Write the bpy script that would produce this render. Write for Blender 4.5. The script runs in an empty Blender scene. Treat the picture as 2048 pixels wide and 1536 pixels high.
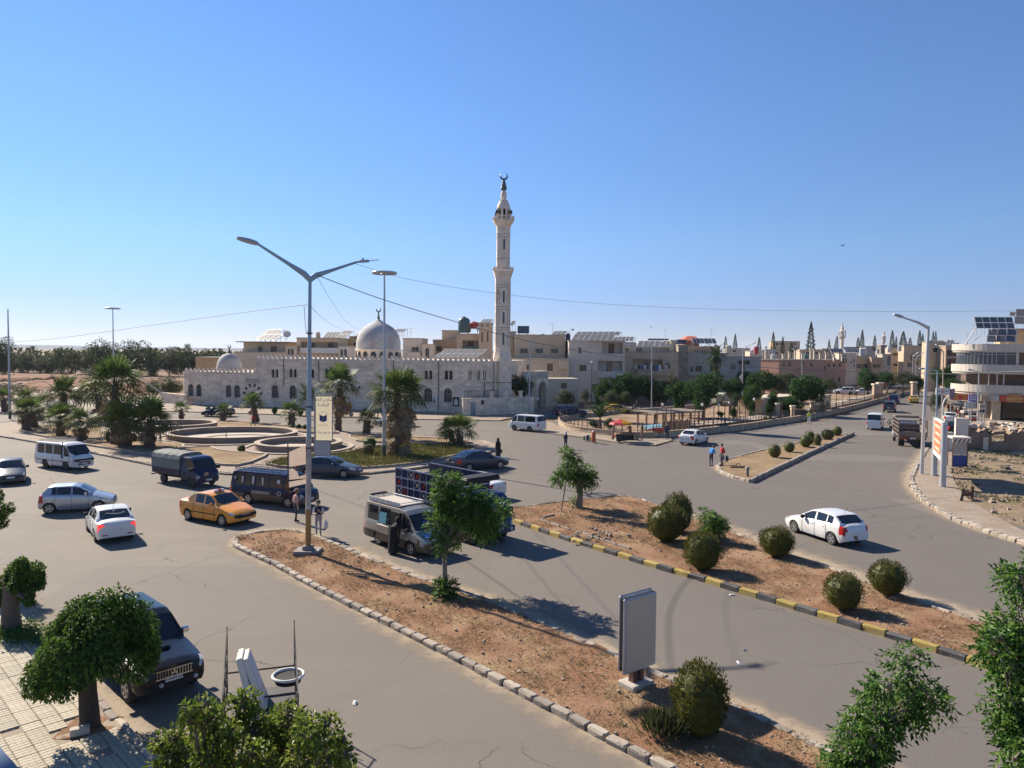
import bpy,bmesh,math,random
import numpy as np
from mathutils import Vector,Matrix,noise as mnoise
from mathutils.geometry import tessellate_polygon,delaunay_2d_cdt
R=math.radians
SC=bpy.context.scene
COL=SC.collection
random.seed(7)
# ------------------------------------------------------------------ camera
CAM_H=9.0
FPX=1480.0
PITCH=R(2.437)
ROLL=R(0.55)
cF=Vector((0,math.cos(PITCH),-math.sin(PITCH)))
cU0=Vector((0,math.sin(PITCH),math.cos(PITCH)))
cX0=Vector((1,0,0))
cR=cX0*math.cos(ROLL)+cU0*math.sin(ROLL)
cU=cU0*math.cos(ROLL)-cX0*math.sin(ROLL)
CAM=Vector((0,0,CAM_H))
cam_d=bpy.data.cameras.new('camera')
cam=bpy.data.objects.new('camera',cam_d)
COL.objects.link(cam)
cam_d.sensor_width=36.0
cam_d.lens=36.0*FPX/2048.0
cam_d.clip_start=0.1
cam_d.clip_end=40000
cam.matrix_world=Matrix(((cR.x,cU.x,-cF.x,0),(cR.y,cU.y,-cF.y,0),(cR.z,cU.z,-cF.z,CAM_H),(0,0,0,1)))
SC.camera=cam
# ------------------------------------------------------------------ sky, sun, exposure
SUN_EL,SUN_AZ=R(35.0),math.atan2(-0.743,0.669)
world=bpy.data.worlds.new('World')
SC.world=world
world.use_nodes=True
wn=world.node_tree
bg=wn.nodes['Background']
sky=wn.nodes.new('ShaderNodeTexSky')
sky.sky_type='NISHITA'
sky.sun_disc=False
sky.sun_elevation=SUN_EL
sky.sun_rotation=SUN_AZ
sky.altitude=500
sky.air_density=1.0
sky.dust_density=0.0
sky.ozone_density=5.0
gam=wn.nodes.new('ShaderNodeGamma');gam.inputs[1].default_value=1.18
wn.links.new(sky.outputs[0],gam.inputs[0])
tcw=wn.nodes.new('ShaderNodeTexCoord');spw=wn.nodes.new('ShaderNodeSeparateXYZ')
wn.links.new(tcw.outputs['Generated'],spw.inputs[0])
rw=wn.nodes.new('ShaderNodeValToRGB')
SKY_STOPS=[(0.0,(.46,.47,.72)),(.06,(.53,.53,.74)),(.14,(.72,.74,.82)),(.30,(.90,.95,1.0)),(.48,(1.0,1.08,1.12))]
er=rw.color_ramp.elements
while len(er)<len(SKY_STOPS):er.new(.5)
for e_,(p_,c_)in zip(er,SKY_STOPS):
 e_.position=p_;e_.color=(*c_,1)
wn.links.new(spw.outputs[2],rw.inputs[0])
mw_=wn.nodes.new('ShaderNodeMix');mw_.data_type='RGBA';mw_.blend_type='MULTIPLY';mw_.inputs[0].default_value=1
wn.links.new(gam.outputs[0],mw_.inputs[6]);wn.links.new(rw.outputs[0],mw_.inputs[7])
wn.links.new(mw_.outputs[2],bg.inputs[0])
bg.inputs[1].default_value=0.056
sun_d=bpy.data.lights.new('sun','SUN')
sun_d.energy=5.0
sun_d.angle=R(0.53)
sun_d.color=(1.0,0.89,0.74)
sun=bpy.data.objects.new('sun',sun_d)
COL.objects.link(sun)
sdir=Vector((math.sin(SUN_AZ)*math.cos(SUN_EL),math.cos(SUN_AZ)*math.cos(SUN_EL),math.sin(SUN_EL)))
sun.rotation_euler=sdir.to_track_quat('Z','Y').to_euler()
sun.location=(-60,60,80)
SC.view_settings.view_transform='Standard'
SC.view_settings.look='None'
SC.view_settings.gamma=1
SC.view_settings.use_curve_mapping=False
SC.view_settings.exposure=1.0
SC.render.engine='CYCLES'
SC.cycles.max_bounces=6
SC.cycles.diffuse_bounces=3
SC.cycles.glossy_bounces=3
SC.cycles.transmission_bounces=4
SC.cycles.transparent_max_bounces=8
# ------------------------------------------------------------------ photo -> place
def ray(px,py):
 return(cR*((px-1024)/FPX)-cU*((py-768)/FPX)+cF)
def G(px,py,z=0.0):
 """the point of the level z that is seen at photo pixel px, py"""
 d=ray(px,py)
 t=(z-CAM_H)/d.z
 return Vector((d.x*t,d.y*t,z))
def at(px,py,Y):
 d=ray(px,py)
 t=Y/d.y
 return CAM+d*t
def proj(p):
 d=Vector(p)-CAM
 k=d.dot(cF)
 return(1024+FPX*d.dot(cR)/k,768-FPX*d.dot(cU)/k,k)
def lerp(a,b,t):return a+(b-a)*t
# ------------------------------------------------------------------ mesh builder
class MB:
 def __init__(s):
  s.v,s.f,s.m=[],[],[]
 def add(s,vs,fs,mi=0):
  o=len(s.v)
  s.v.extend([tuple(p)for p in vs])
  s.f.extend([tuple(i+o for i in f)for f in fs])
  s.m.extend([mi]*len(fs))
  return s
 def box(s,x0,x1,y0,y1,z0,z1,mi=0,M=None):
  vs=[(x0,y0,z0),(x1,y0,z0),(x1,y1,z0),(x0,y1,z0),(x0,y0,z1),(x1,y0,z1),(x1,y1,z1),(x0,y1,z1)]
  if M is not None:vs=[M@Vector(p)for p in vs]
  return s.add(vs,[(3,2,1,0),(4,5,6,7),(0,1,5,4),(1,2,6,5),(2,3,7,6),(3,0,4,7)],mi)
 def bbox(s,x0,x1,y0,y1,z0,z1,b=0.02,mi=0,M=None):
  """box with chamfered upper and vertical edges"""
  b=min(b,(x1-x0)*.45,(y1-y0)*.45,(z1-z0)*.45)
  def ring(i,z):
   return[(x0+i+b,y0+i,z),(x1-i-b,y0+i,z),(x1-i,y0+i+b,z),(x1-i,y1-i-b,z),(x1-i-b,y1-i,z),(x0+i+b,y1-i,z),(x0+i,y1-i-b,z),(x0+i,y0+i+b,z)]
  vs=ring(0,z0)+ring(0,z1-b)+ring(b*.8,z1)
  if M is not None:vs=[M@Vector(p)for p in vs]
  fs=[tuple(range(7,-1,-1)),tuple(range(16,24))]
  for k in(0,8):
   for i in range(8):
    j=(i+1)%8
    fs.append((k+i,k+j,k+8+j,k+8+i))
  return s.add(vs,fs,mi)
 def quad(s,a,b,c,d,mi=0):
  return s.add([a,b,c,d],[(0,1,2,3)],mi)
 def poly(s,pts,mi=0):
  return s.add(pts,[tuple(range(len(pts)))],mi)
 def prism(s,poly,z0,z1,mi=0,M=None):
  n=len(poly)
  area=sum(poly[i][0]*poly[(i+1)%n][1]-poly[(i+1)%n][0]*poly[i][1]for i in range(n))
  if area<0:poly=poly[::-1]
  vs=[(p[0],p[1],z0)for p in poly]+[(p[0],p[1],z1)for p in poly]
  if M is not None:vs=[M@Vector(p)for p in vs]
  fs=[tuple(range(n-1,-1,-1)),tuple(range(n,2*n))]+[(i,(i+1)%n,n+(i+1)%n,n+i)for i in range(n)]
  return s.add(vs,fs,mi)
 def tube(s,pts,r,n=6,mi=0,cap=True):
  pts=[Vector(p)for p in pts]
  k=len(pts)
  rs=r if isinstance(r,(list,tuple))else[r]*k
  vs,fs=[],[]
  up=None
  for i,p in enumerate(pts):
   t=(pts[min(i+1,k-1)]-pts[max(i-1,0)])
   t=t.normalized()if t.length>1e-9 else Vector((0,0,1))
   if up is None:
    up=Vector((1,0,0))if abs(t.x)<.8 else Vector((0,1,0))
   a=(up-t*up.dot(t)).normalized()
   up=a
   b=t.cross(a)
   for j in range(n):
    g=2*math.pi*(j+.5)/n
    vs.append(p+(a*math.cos(g)+b*math.sin(g))*rs[i])
  for i in range(k-1):
   for j in range(n):
    j2=(j+1)%n
    fs.append((i*n+j,i*n+j2,(i+1)*n+j2,(i+1)*n+j))
  if cap:
   fs.append(tuple(range(n-1,-1,-1)))
   fs.append(tuple(range((k-1)*n,k*n)))
  return s.add(vs,fs,mi)
 def bar(s,a,b,w,h=None,mi=0):
  """square bar from a to b"""
  return s.tube([a,b],(w if h is None else(w+h)/2)*.7071,4,mi)
 def lathe(s,prof,n=16,c=(0,0,0),mi=0,M=None,cap=True,a0=0.0):
  vs,fs=[],[]
  for r,z in prof:
   for j in range(n):
    g=2*math.pi*j/n+a0
    vs.append((c[0]+r*math.cos(g),c[1]+r*math.sin(g),c[2]+z))
  for i in range(len(prof)-1):
   for j in range(n):
    j2=(j+1)%n
    fs.append((i*n+j,i*n+j2,(i+1)*n+j2,(i+1)*n+j))
  if cap:
   fs.append(tuple(range(n-1,-1,-1)))
   fs.append(tuple(range((len(prof)-1)*n,len(prof)*n)))
  if M is not None:vs=[M@Vector(p)for p in vs]
  return s.add(vs,fs,mi)
 def mesh(s,name,mats,smooth=False,angle=None):
  me=bpy.data.meshes.new(name)
  me.from_pydata(s.v,[],s.f)
  if not isinstance(mats,(list,tuple)):mats=[mats]
  for m in mats:me.materials.append(m)
  if len(mats)>1:me.polygons.foreach_set('material_index',s.m)
  if smooth:
   me.polygons.foreach_set('use_smooth',[True]*len(me.polygons))
   if angle:me.set_sharp_from_angle(angle=R(angle))
  me.update()
  return me
 def build(s,name,mats,parent=None,smooth=False,angle=None):
  return link(name,s.mesh(name,mats,smooth,angle),parent)
def link(name,me,parent=None,loc=None,rotz=None):
 o=bpy.data.objects.new(name,me)
 COL.objects.link(o)
 if parent is not None:o.parent=parent
 if loc is not None:o.location=loc
 if rotz is not None:o.rotation_euler=(0,0,rotz)
 return o
def tag(o,label,cat,group=None):
 o['label']=label
 o['category']=cat
 if group:o['group']=group
 return o
def thing(name,label,cat,loc=(0,0,0),rotz=0.0,group=None):
 o=bpy.data.objects.new(name,None)
 o.empty_display_size=0.3
 COL.objects.link(o)
 o.location=loc
 o.rotation_euler=(0,0,rotz)
 return tag(o,label,cat,group)
def struct(o,kind='structure'):
 o['kind']=kind
 return o
KIDS={}
def kids(o):
 return[c for c in bpy.data.objects if c.parent==o]
def dup_tree(o,kidmap,parent=None):
 c=o.copy()
 COL.objects.link(c)
 if parent is not None:c.parent=parent
 for ch in kidmap.get(o.name,()):dup_tree(ch,kidmap,c)
 return c
def kidmap():
 m={}
 for o in bpy.data.objects:
  if o.parent:m.setdefault(o.parent.name,[]).append(o)
 return m
# ------------------------------------------------------------------ materials
MATS={}
def nodes_of(name):
 m=bpy.data.materials.new(name)
 m.use_nodes=True
 nt=m.node_tree
 return m,nt,nt.nodes['Principled BSDF']
def N(nt,t,**kw):
 n=nt.nodes.new(t)
 for k,v in kw.items():setattr(n,k,v)
 return n
def mixc(nt,fac,a,b,blend='MIX'):
 n=nt.nodes.new('ShaderNodeMix')
 n.data_type='RGBA'
 n.blend_type=blend
 for sock,val in((n.inputs[0],fac),(n.inputs[6],a),(n.inputs[7],b)):
  if hasattr(val,'is_output'):nt.links.new(val,sock)
  elif isinstance(val,(int,float)):sock.default_value=val
  else:sock.default_value=(*val,1)
 return n.outputs[2]
def noise_tex(nt,co,scale,detail=4,rough=.55,dist=0.0):
 n=N(nt,'ShaderNodeTexNoise')
 n.inputs['Scale'].default_value=scale
 n.inputs['Detail'].default_value=detail
 n.inputs['Roughness'].default_value=rough
 n.inputs['Distortion'].default_value=dist
 nt.links.new(co,n.inputs['Vector'])
 return n.outputs['Fac']
def ramp(nt,fac,stops):
 n=N(nt,'ShaderNodeValToRGB')
 e=n.color_ramp.elements
 while len(e)<len(stops):e.new(0.5)
 for i,(p,c)in enumerate(stops):
  e[i].position=p
  e[i].color=(*c,1)if not isinstance(c,(int,float))else(c,c,c,1)
 nt.links.new(fac,n.inputs[0])
 return n.outputs[0]
def coords(nt,kind='Object'):
 return N(nt,'ShaderNodeTexCoord').outputs[kind]
def bump(nt,bs,h,dist=.01,strength=.6):
 b=N(nt,'ShaderNodeBump')
 b.inputs['Strength'].default_value=strength
 b.inputs['Distance'].default_value=dist
 nt.links.new(h,b.inputs['Height'])
 nt.links.new(b.outputs[0],bs.inputs['Normal'])
def sc(c,k):return tuple(min(1.0,x*k)for x in c)
def mat(name,col,rough=.6,var=.12,scale=3.0,bmp=0.0,metal=0.0,spec=.5,coat=0.0,rand=0.0,dirt=None,dirt_amt=.5):
 """painted, plastered or metal surface with uneven tone; dirt = colour of blotches"""
 if name in MATS:return MATS[name]
 m,nt,bs=nodes_of(name)
 co=coords(nt)
 f=noise_tex(nt,co,scale,6,.6)
 c=mixc(nt,f,sc(col,1-var),sc(col,1+var))
 if dirt:
  g=ramp(nt,noise_tex(nt,co,scale*.45,8,.7),[(.46,0.0),(.72,dirt_amt)])
  c=mixc(nt,g,c,dirt)
 if rand:
  oi=N(nt,'ShaderNodeObjectInfo')
  hsv=N(nt,'ShaderNodeHueSaturation')
  mr=N(nt,'ShaderNodeMapRange')
  mr.inputs[3].default_value=1-rand
  mr.inputs[4].default_value=1+rand
  nt.links.new(oi.outputs['Random'],mr.inputs[0])
  nt.links.new(mr.outputs[0],hsv.inputs['Value'])
  nt.links.new(c,hsv.inputs['Color'])
  c=hsv.outputs[0]
 nt.links.new(c,bs.inputs['Base Color'])
 bs.inputs['Roughness'].default_value=rough
 bs.inputs['Metallic'].default_value=metal
 bs.inputs['Specular IOR Level'].default_value=spec
 if coat:
  bs.inputs['Coat Weight'].default_value=coat
  bs.inputs['Coat Roughness'].default_value=.06
 if bmp:bump(nt,bs,noise_tex(nt,co,scale*6,5,.65),bmp,.7)
 MATS[name]=m
 return m
def glass_mat(name,col=(.02,.025,.03),rough=.05):
 if name in MATS:return MATS[name]
 m,nt,bs=nodes_of(name)
 bs.inputs['Base Color'].default_value=(*col,1)
 bs.inputs['Roughness'].default_value=rough
 bs.inputs['Specular IOR Level'].default_value=.6
 MATS[name]=m
 return m
def stone_mat(name,col,bw=.9,bh=.32,var=.18,mortar=.75,rough=.85,bmp=.012,stain=(.16,.14,.12),stain_amt=.45):
 """coursed masonry, in the wall's own x / z"""
 if name in MATS:return MATS[name]
 m,nt,bs=nodes_of(name)
 co=coords(nt)
 sep=N(nt,'ShaderNodeSeparateXYZ');nt.links.new(co,sep.inputs[0])
 ad=N(nt,'ShaderNodeMath',operation='ADD');nt.links.new(sep.outputs[0],ad.inputs[0]);nt.links.new(sep.outputs[1],ad.inputs[1])
 cb=N(nt,'ShaderNodeCombineXYZ');nt.links.new(ad.outputs[0],cb.inputs[0]);nt.links.new(sep.outputs[2],cb.inputs[1])
 br=N(nt,'ShaderNodeTexBrick')
 br.inputs['Scale'].default_value=1
 br.inputs['Brick Width'].default_value=bw
 br.inputs['Row Height'].default_value=bh
 br.inputs['Mortar Size'].default_value=.012
 br.inputs['Color1'].default_value=(*sc(col,1+var),1)
 br.inputs['Color2'].default_value=(*sc(col,1-var),1)
 br.inputs['Mortar'].default_value=(*sc(col,mortar),1)
 nt.links.new(cb.outputs[0],br.inputs[0])
 f=noise_tex(nt,co,.5,8,.65)
 c=mixc(nt,ramp(nt,f,[(.45,0.0),(.75,stain_amt)]),br.outputs[0],stain)
 st=N(nt,'ShaderNodeMapping');st.inputs['Scale'].default_value=(1.6,1.6,.12);nt.links.new(co,st.inputs[0])
 f2=noise_tex(nt,st.outputs[0],1.2,6,.6)
 c=mixc(nt,ramp(nt,f2,[(.5,0.0),(.8,stain_amt*.8)]),c,stain)
 nt.links.new(c,bs.inputs['Base Color'])
 bs.inputs['Roughness'].default_value=rough
 bump(nt,bs,br.outputs['Fac'],-bmp,.8)
 MATS[name]=m
 return m
def leaf_mat(name,cols,rough=.45,trans=.3,spec=.35):
 if name in MATS:return MATS[name]
 m,nt,bs=nodes_of(name)
 gi=N(nt,'ShaderNodeNewGeometry')
 k=len(cols)
 c=ramp(nt,gi.outputs['Random Per Island'],[((i+.5)/k,cc)for i,cc in enumerate(cols)])
 nt.links.new(c,bs.inputs['Base Color'])
 bs.inputs['Roughness'].default_value=rough
 bs.inputs['Specular IOR Level'].default_value=spec
 if trans:
  tr=N(nt,'ShaderNodeBsdfTranslucent')
  hs=N(nt,'ShaderNodeHueSaturation');hs.inputs['Value'].default_value=1.5;nt.links.new(c,hs.inputs['Color'])
  nt.links.new(hs.outputs[0],tr.inputs[0])
  mx=N(nt,'ShaderNodeMixShader');mx.inputs[0].default_value=trans
  nt.links.new(bs.outputs[0],mx.inputs[1]);nt.links.new(tr.outputs[0],mx.inputs[2])
  nt.links.new(mx.outputs[0],nt.nodes['Material Output'].inputs[0])
 MATS[name]=m
 return m
def asphalt_mat():
 m,nt,bs=nodes_of('dusty_asphalt')
 co=coords(nt)
 base=mixc(nt,ramp(nt,noise_tex(nt,co,.035,5,.55),[(.38,0.0),(.62,1.0)]),(.180,.158,.132),(.208,.178,.146))
 spx=N(nt,'ShaderNodeSeparateXYZ');nt.links.new(co,spx.inputs[0])
 mm=N(nt,'ShaderNodeMath',operation='MULTIPLY_ADD');nt.links.new(noise_tex(nt,co,.11,5,.6),mm.inputs[0]);mm.inputs[1].default_value=9;nt.links.new(spx.outputs[0],mm.inputs[2])
 mr_=N(nt,'ShaderNodeMapRange');nt.links.new(mm.outputs[0],mr_.inputs[0]);mr_.inputs[1].default_value=-3;mr_.inputs[2].default_value=13
 base=mixc(nt,mr_.outputs[0],base,(.105,.094,.091))
 base=mixc(nt,ramp(nt,noise_tex(nt,co,.22,7,.62,.6),[(.42,0.0),(.7,.55)]),base,(.135,.121,.107))
 mp=N(nt,'ShaderNodeMapping');mp.inputs['Rotation'].default_value=(0,0,R(38));mp.inputs['Scale'].default_value=(.04,.9,1);nt.links.new(co,mp.inputs[0])
 base=mixc(nt,ramp(nt,noise_tex(nt,mp.outputs[0],1.0,4,.5),[(.45,0.0),(.75,.35)]),base,(.105,.096,.088))
 vp=N(nt,'ShaderNodeTexVoronoi');vp.distance='CHEBYCHEV';vp.inputs['Scale'].default_value=.085;nt.links.new(co,vp.inputs['Vector'])
 sp2=N(nt,'ShaderNodeSeparateColor');nt.links.new(vp.outputs['Color'],sp2.inputs[0])
 base=mixc(nt,ramp(nt,sp2.outputs[0],[(.78,0.0),(.80,.38)]),base,(.115,.104,.094))
 base=mixc(nt,ramp(nt,sp2.outputs[1],[(.84,0.0),(.86,.35)]),base,(.235,.205,.172))
 base=mixc(nt,ramp(nt,noise_tex(nt,co,.8,3,.5,.3),[(.66,0.0),(.78,.3)]),base,(.115,.105,.095))
 base=mixc(nt,ramp(nt,noise_tex(nt,co,28,3,.7),[(.35,0.0),(.65,.6)]),base,(.24,.212,.178))
 base=mixc(nt,ramp(nt,noise_tex(nt,co,55,2,.6),[(.54,0.0),(.66,.6)]),base,(.085,.078,.072))
 ns=N(nt,'ShaderNodeTexNoise');ns.inputs['Scale'].default_value=.5;ns.inputs['Detail'].default_value=5;nt.links.new(co,ns.inputs['Vector'])
 va=N(nt,'ShaderNodeVectorMath',operation='SCALE');va.inputs['Scale'].default_value=2.2;nt.links.new(ns.outputs['Color'],va.inputs[0])
 vb=N(nt,'ShaderNodeVectorMath',operation='ADD');nt.links.new(co,vb.inputs[0]);nt.links.new(va.outputs[0],vb.inputs[1])
 vo=N(nt,'ShaderNodeTexVoronoi',feature='DISTANCE_TO_EDGE');vo.inputs['Scale'].default_value=.17;nt.links.new(vb.outputs[0],vo.inputs['Vector'])
 cr=ramp(nt,vo.outputs['Distance'],[(.0,1.0),(.0045,0.0)])
 msk=ramp(nt,noise_tex(nt,co,.12,3,.5),[(.48,0.0),(.56,1.0)])
 mu=N(nt,'ShaderNodeMath',operation='MULTIPLY');nt.links.new(cr,mu.inputs[0]);nt.links.new(msk,mu.inputs[1])
 base=mixc(nt,mu.outputs[0],base,(.06,.055,.05))
 nt.links.new(base,bs.inputs['Base Color'])
 bs.inputs['Roughness'].default_value=.8
 bs.inputs['Specular IOR Level'].default_value=.12
 bump(nt,bs,noise_tex(nt,co,40,3,.7),.006,.5)
 return m
def soil_mat(name,cols,sc1=.5,sc2=9,straw=(.36,.28,.16),straw_amt=.55):
 m,nt,bs=nodes_of(name)
 co=coords(nt)
 f=noise_tex(nt,co,sc1,8,.65,.4)
 c=ramp(nt,f,[(.32,cols[0]),(.5,cols[1]),(.68,cols[2])])
 c=mixc(nt,ramp(nt,noise_tex(nt,co,sc2,6,.75),[(.4,0.0),(.75,.5)]),c,sc(cols[1],1.5))
 c=mixc(nt,ramp(nt,noise_tex(nt,co,sc1*1.7,6,.7),[(.5,0.0),(.66,straw_amt)]),c,straw)
 c=mixc(nt,ramp(nt,noise_tex(nt,co,sc2*5,3,.7),[(.3,.45),(.5,0.0)]),c,sc(cols[0],.5))
 nt.links.new(c,bs.inputs['Base Color'])
 bs.inputs['Roughness'].default_value=.95
 bs.inputs['Specular IOR Level'].default_value=.1
 bump(nt,bs,noise_tex(nt,co,sc2*1.3,8,.7),.07,.8)
 MATS[name]=m
 return m
A_ASPH=asphalt_mat()
M_SOIL=soil_mat('red_soil',[(.16,.083,.046),(.24,.138,.083),(.305,.20,.13)],.45,7)
M_SOILD=soil_mat('dry_bed_soil',[(.17,.115,.07),(.23,.16,.095),(.285,.21,.13)],.3,6)
M_FIELD=soil_mat('field_soil',[(.13,.08,.052),(.185,.12,.082),(.25,.185,.13)],.06,1.2,(.35,.30,.2))
M_LOT=soil_mat('rubble_soil',[(.15,.105,.07),(.23,.17,.12),(.29,.23,.17)],.3,4,(.17,.15,.07),.8)
M_GRASS=soil_mat('worn_grass',[(.09,.10,.025),(.15,.145,.042),(.22,.175,.08)],.35,7,(.30,.26,.10))
M_PAVE=stone_mat('plaza_paving',(.40,.345,.285),.4,.4,.10,.8,.85,.006)
def pave_flat(name,col,bw,bh):
 m,nt,bs=nodes_of(name)
 co=coords(nt)
 br=N(nt,'ShaderNodeTexBrick');br.offset=0.5
 for k,v in(('Scale',1),('Brick Width',bw),('Row Height',bh),('Mortar Size',.012)):br.inputs[k].default_value=v
 br.inputs['Color1'].default_value=(*sc(col,1.12),1);br.inputs['Color2'].default_value=(*sc(col,.9),1);br.inputs['Mortar'].default_value=(*sc(col,.6),1)
 nt.links.new(co,br.inputs[0])
 c=mixc(nt,ramp(nt,noise_tex(nt,co,.5,8,.65),[(.40,0.0),(.62,.85)]),br.outputs[0],(.24,.17,.115))
 c=mixc(nt,ramp(nt,noise_tex(nt,co,14,4,.7),[(.4,0.0),(.8,.35)]),c,sc(col,.6))
 nt.links.new(c,bs.inputs['Base Color'])
 bs.inputs['Roughness'].default_value=.9
 bump(nt,bs,br.outputs['Fac'],-.012,.7)
 MATS[name]=m
 return m
M_PAVE=pave_flat('plaza_paving_flat',(.26,.205,.16),.4,.4)
M_SIDE=pave_flat('sidewalk_paving',(.29,.24,.185),.4,.4)
M_KERB=mat('kerb_stone',(.36,.31,.25),.9,.22,3.5,.02,rand=.18,dirt=(.17,.125,.085),dirt_amt=.8)
M_KERBD=mat('kerb_stone_grey',(.27,.235,.195),.9,.25,3.5,.02,rand=.18,dirt=(.14,.11,.08),dirt_amt=.8)
M_KY=mat('kerb_yellow',(.34,.25,.06),.8,.25,4,.015,rand=.15,dirt=(.24,.19,.12),dirt_amt=.85)
M_KB=mat('kerb_black',(.065,.065,.068),.8,.3,4,.015,rand=.2,dirt=(.2,.17,.13),dirt_amt=.7)
M_CONC=mat('pale_concrete',(.42,.38,.32),.9,.18,1.5,.012,dirt=(.22,.18,.14),dirt_amt=.6)
M_CONCD=mat('grey_concrete',(.24,.22,.20),.9,.2,1.5,.012,dirt=(.12,.10,.09),dirt_amt=.6)
M_BARK=mat('grey_bark',(.13,.105,.08),.95,.4,9,.04)
M_BARKP=mat('pale_bark',(.24,.20,.155),.95,.35,9,.03)
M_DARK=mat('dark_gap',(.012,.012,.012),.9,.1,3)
# ------------------------------------------------------------------ ground, roads, medians, kerbs
def inpoly(x,y,P):
 c=False
 n=len(P)
 j=n-1
 for i in range(n):
  if(P[i][1]>y)!=(P[j][1]>y)and x<(P[j][0]-P[i][0])*(y-P[i][1])/(P[j][1]-P[i][1])+P[i][0]:c=not c
  j=i
 return c
def densify(P,step,closed=True):
 out=[]
 n=len(P)
 for i in range(n if closed else n-1):
  a,b=Vector(P[i][:2]),Vector(P[(i+1)%n][:2])
  k=max(1,int((b-a).length/step))
  for j in range(k):out.append(a.lerp(b,j/k))
 if not closed:out.append(Vector(P[-1][:2]))
 return out
def smooth_path(P,it=2,closed=False):
 P=[Vector(p[:2])for p in P]
 for _ in range(it):
  Q=[]
  n=len(P)
  if not closed:Q.append(P[0])
  for i in range(n if closed else n-1):
   a,b=P[i],P[(i+1)%n]
   Q+=[a.lerp(b,.25),a.lerp(b,.75)]
  if not closed:Q.append(P[-1])
  P=Q
 return P
def sheet(name,P,z,mats,res=0.0,amp=0.0,nscale=.6,skirt=None,crown=0.0):
 """a ground sheet over polygon P; res > 0 gives it an uneven surface"""
 P=[Vector(p[:2])for p in P]
 mb=MB()
 if res<=0:
  tris=tessellate_polygon([[Vector((p.x,p.y,0))for p in P]])
  vs=[(p.x,p.y,z)for p in P]
  fs=[]
  for t in tris:
   a,b,c=(P[i]for i in t)
   fs.append(t if(b-a).cross(c-a)>0 else t[::-1])
  mb.add(vs,fs)
 else:
  B=densify(P,res)
  nb=len(B)
  xs=[p.x for p in P];ys=[p.y for p in P]
  pts=list(B)
  x=min(xs)
  rr=random.Random(3)
  while x<max(xs):
   y=min(ys)
   while y<max(ys):
    q=(x+rr.uniform(-.3,.3)*res,y+rr.uniform(-.3,.3)*res)
    if inpoly(q[0],q[1],P):pts.append(Vector(q))
    y+=res
   x+=res
  V,E,Fc,*_=delaunay_2d_cdt(pts,[(i,(i+1)%nb)for i in range(nb)],[],1,1e-4)
  vs=[]
  for p in V:
   dmin=min(((p-b).length for b in B),default=1)if crown else 0
   h=mnoise.fractal(Vector((p.x*nscale,p.y*nscale,3.1)),1.0,2.0,5)*amp
   vs.append((p.x,p.y,z+h+(crown*min(1,dmin/.8)if crown else 0)))
  fs=[]
  for t in Fc:
   a,b,c=(V[i]for i in t[:3])
   fs.append(tuple(t)if(b-a).cross(c-a)>0 else tuple(t[::-1]))
  mb.add(vs,fs)
 if skirt is not None:
  n=len(P)
  for i in range(n):
   a,b=P[i],P[(i+1)%n]
   mb.quad((a.x,a.y,skirt),(b.x,b.y,skirt),(b.x,b.y,z),(a.x,a.y,z))
 return mb.build(name,mats,smooth=res>0)
def GP(pts,z=0.0):return[G(x,y,z)for x,y in pts]
def kerb_variants(L,w,h,mats,n=5,seed=1):
 rr=random.Random(seed)
 out=[]
 for k in range(n):
  mb=MB()
  mb.bbox(-L/2,L/2,-w/2,w/2,-.05,h,.025+rr.random()*.02)
  mb.v=[(x+rr.uniform(-.018,.018),y+rr.uniform(-.015,.015),z+(rr.uniform(-.015,.012)if z>0 else 0))for x,y,z in mb.v]
  out.append(mb.mesh('kerb_stone',mats[k%len(mats)]))
 return out
def kerb(name,path,L,mats,w=.24,h=.17,gap=.035,inset=.12,most=290,z=0.0,alternate=False,seed=1,closed=False,wob=.025):
 """kerb stones laid one by one along path (inset to the left of travel is positive)"""
 root=bpy.data.objects.new(name,None);COL.objects.link(root);struct(root)
 P=densify(path,.05,closed)
 if closed:P.append(P[0])
 d=[0.0]
 for i in range(1,len(P)):d.append(d[-1]+(P[i]-P[i-1]).length)
 tot=d[-1]
 n=int(tot/L)
 L=tot/max(1,n)
 var=kerb_variants(L-gap,w,h,mats,6,seed)
 rr=random.Random(seed)
 def pos(s):
  k=int(np.searchsorted(d,s));k=max(1,min(len(P)-1,k))
  t=(s-d[k-1])/max(1e-6,d[k]-d[k-1])
  return P[k-1].lerp(P[k],t)
 rest=MB()
 cnt=0
 for i in range(n):
  a,b=pos(i*L),pos((i+1)*L)
  c=(a+b)/2
  t=(b-a).normalized()
  nrm=Vector((-t.y,t.x))
  c=c+nrm*(inset+rr.uniform(-wob,wob))
  ang=math.atan2(t.y,t.x)+rr.uniform(-.03,.03)
  px,py,k=proj((c.x,c.y,z))
  if k<.5 or px<-80 or px>2130 or py>1640:continue
  me=var[(i%2)+2*rr.randrange(3)]if alternate else var[rr.randrange(6)]
  if cnt<most and L*FPX/k>8:
   o=link('kerb_stone',me,root,(c.x,c.y,z+rr.uniform(-.012,.01)),ang)
   o.rotation_euler=(rr.uniform(-.03,.03),rr.uniform(-.012,.012),ang)
   cnt+=1
  else:
   M=Matrix.Translation((c.x,c.y,z))@Matrix.Rotation(ang,4,'Z')
   rest.bbox(-(L-gap)/2,(L-gap)/2,-w/2,w/2,-.05,h,.03,(i%2)if alternate else rr.randrange(len(mats)),M)
 if rest.f:struct(rest.build('kerb_stone_row',mats,root),'stuff')
 return root
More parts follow.
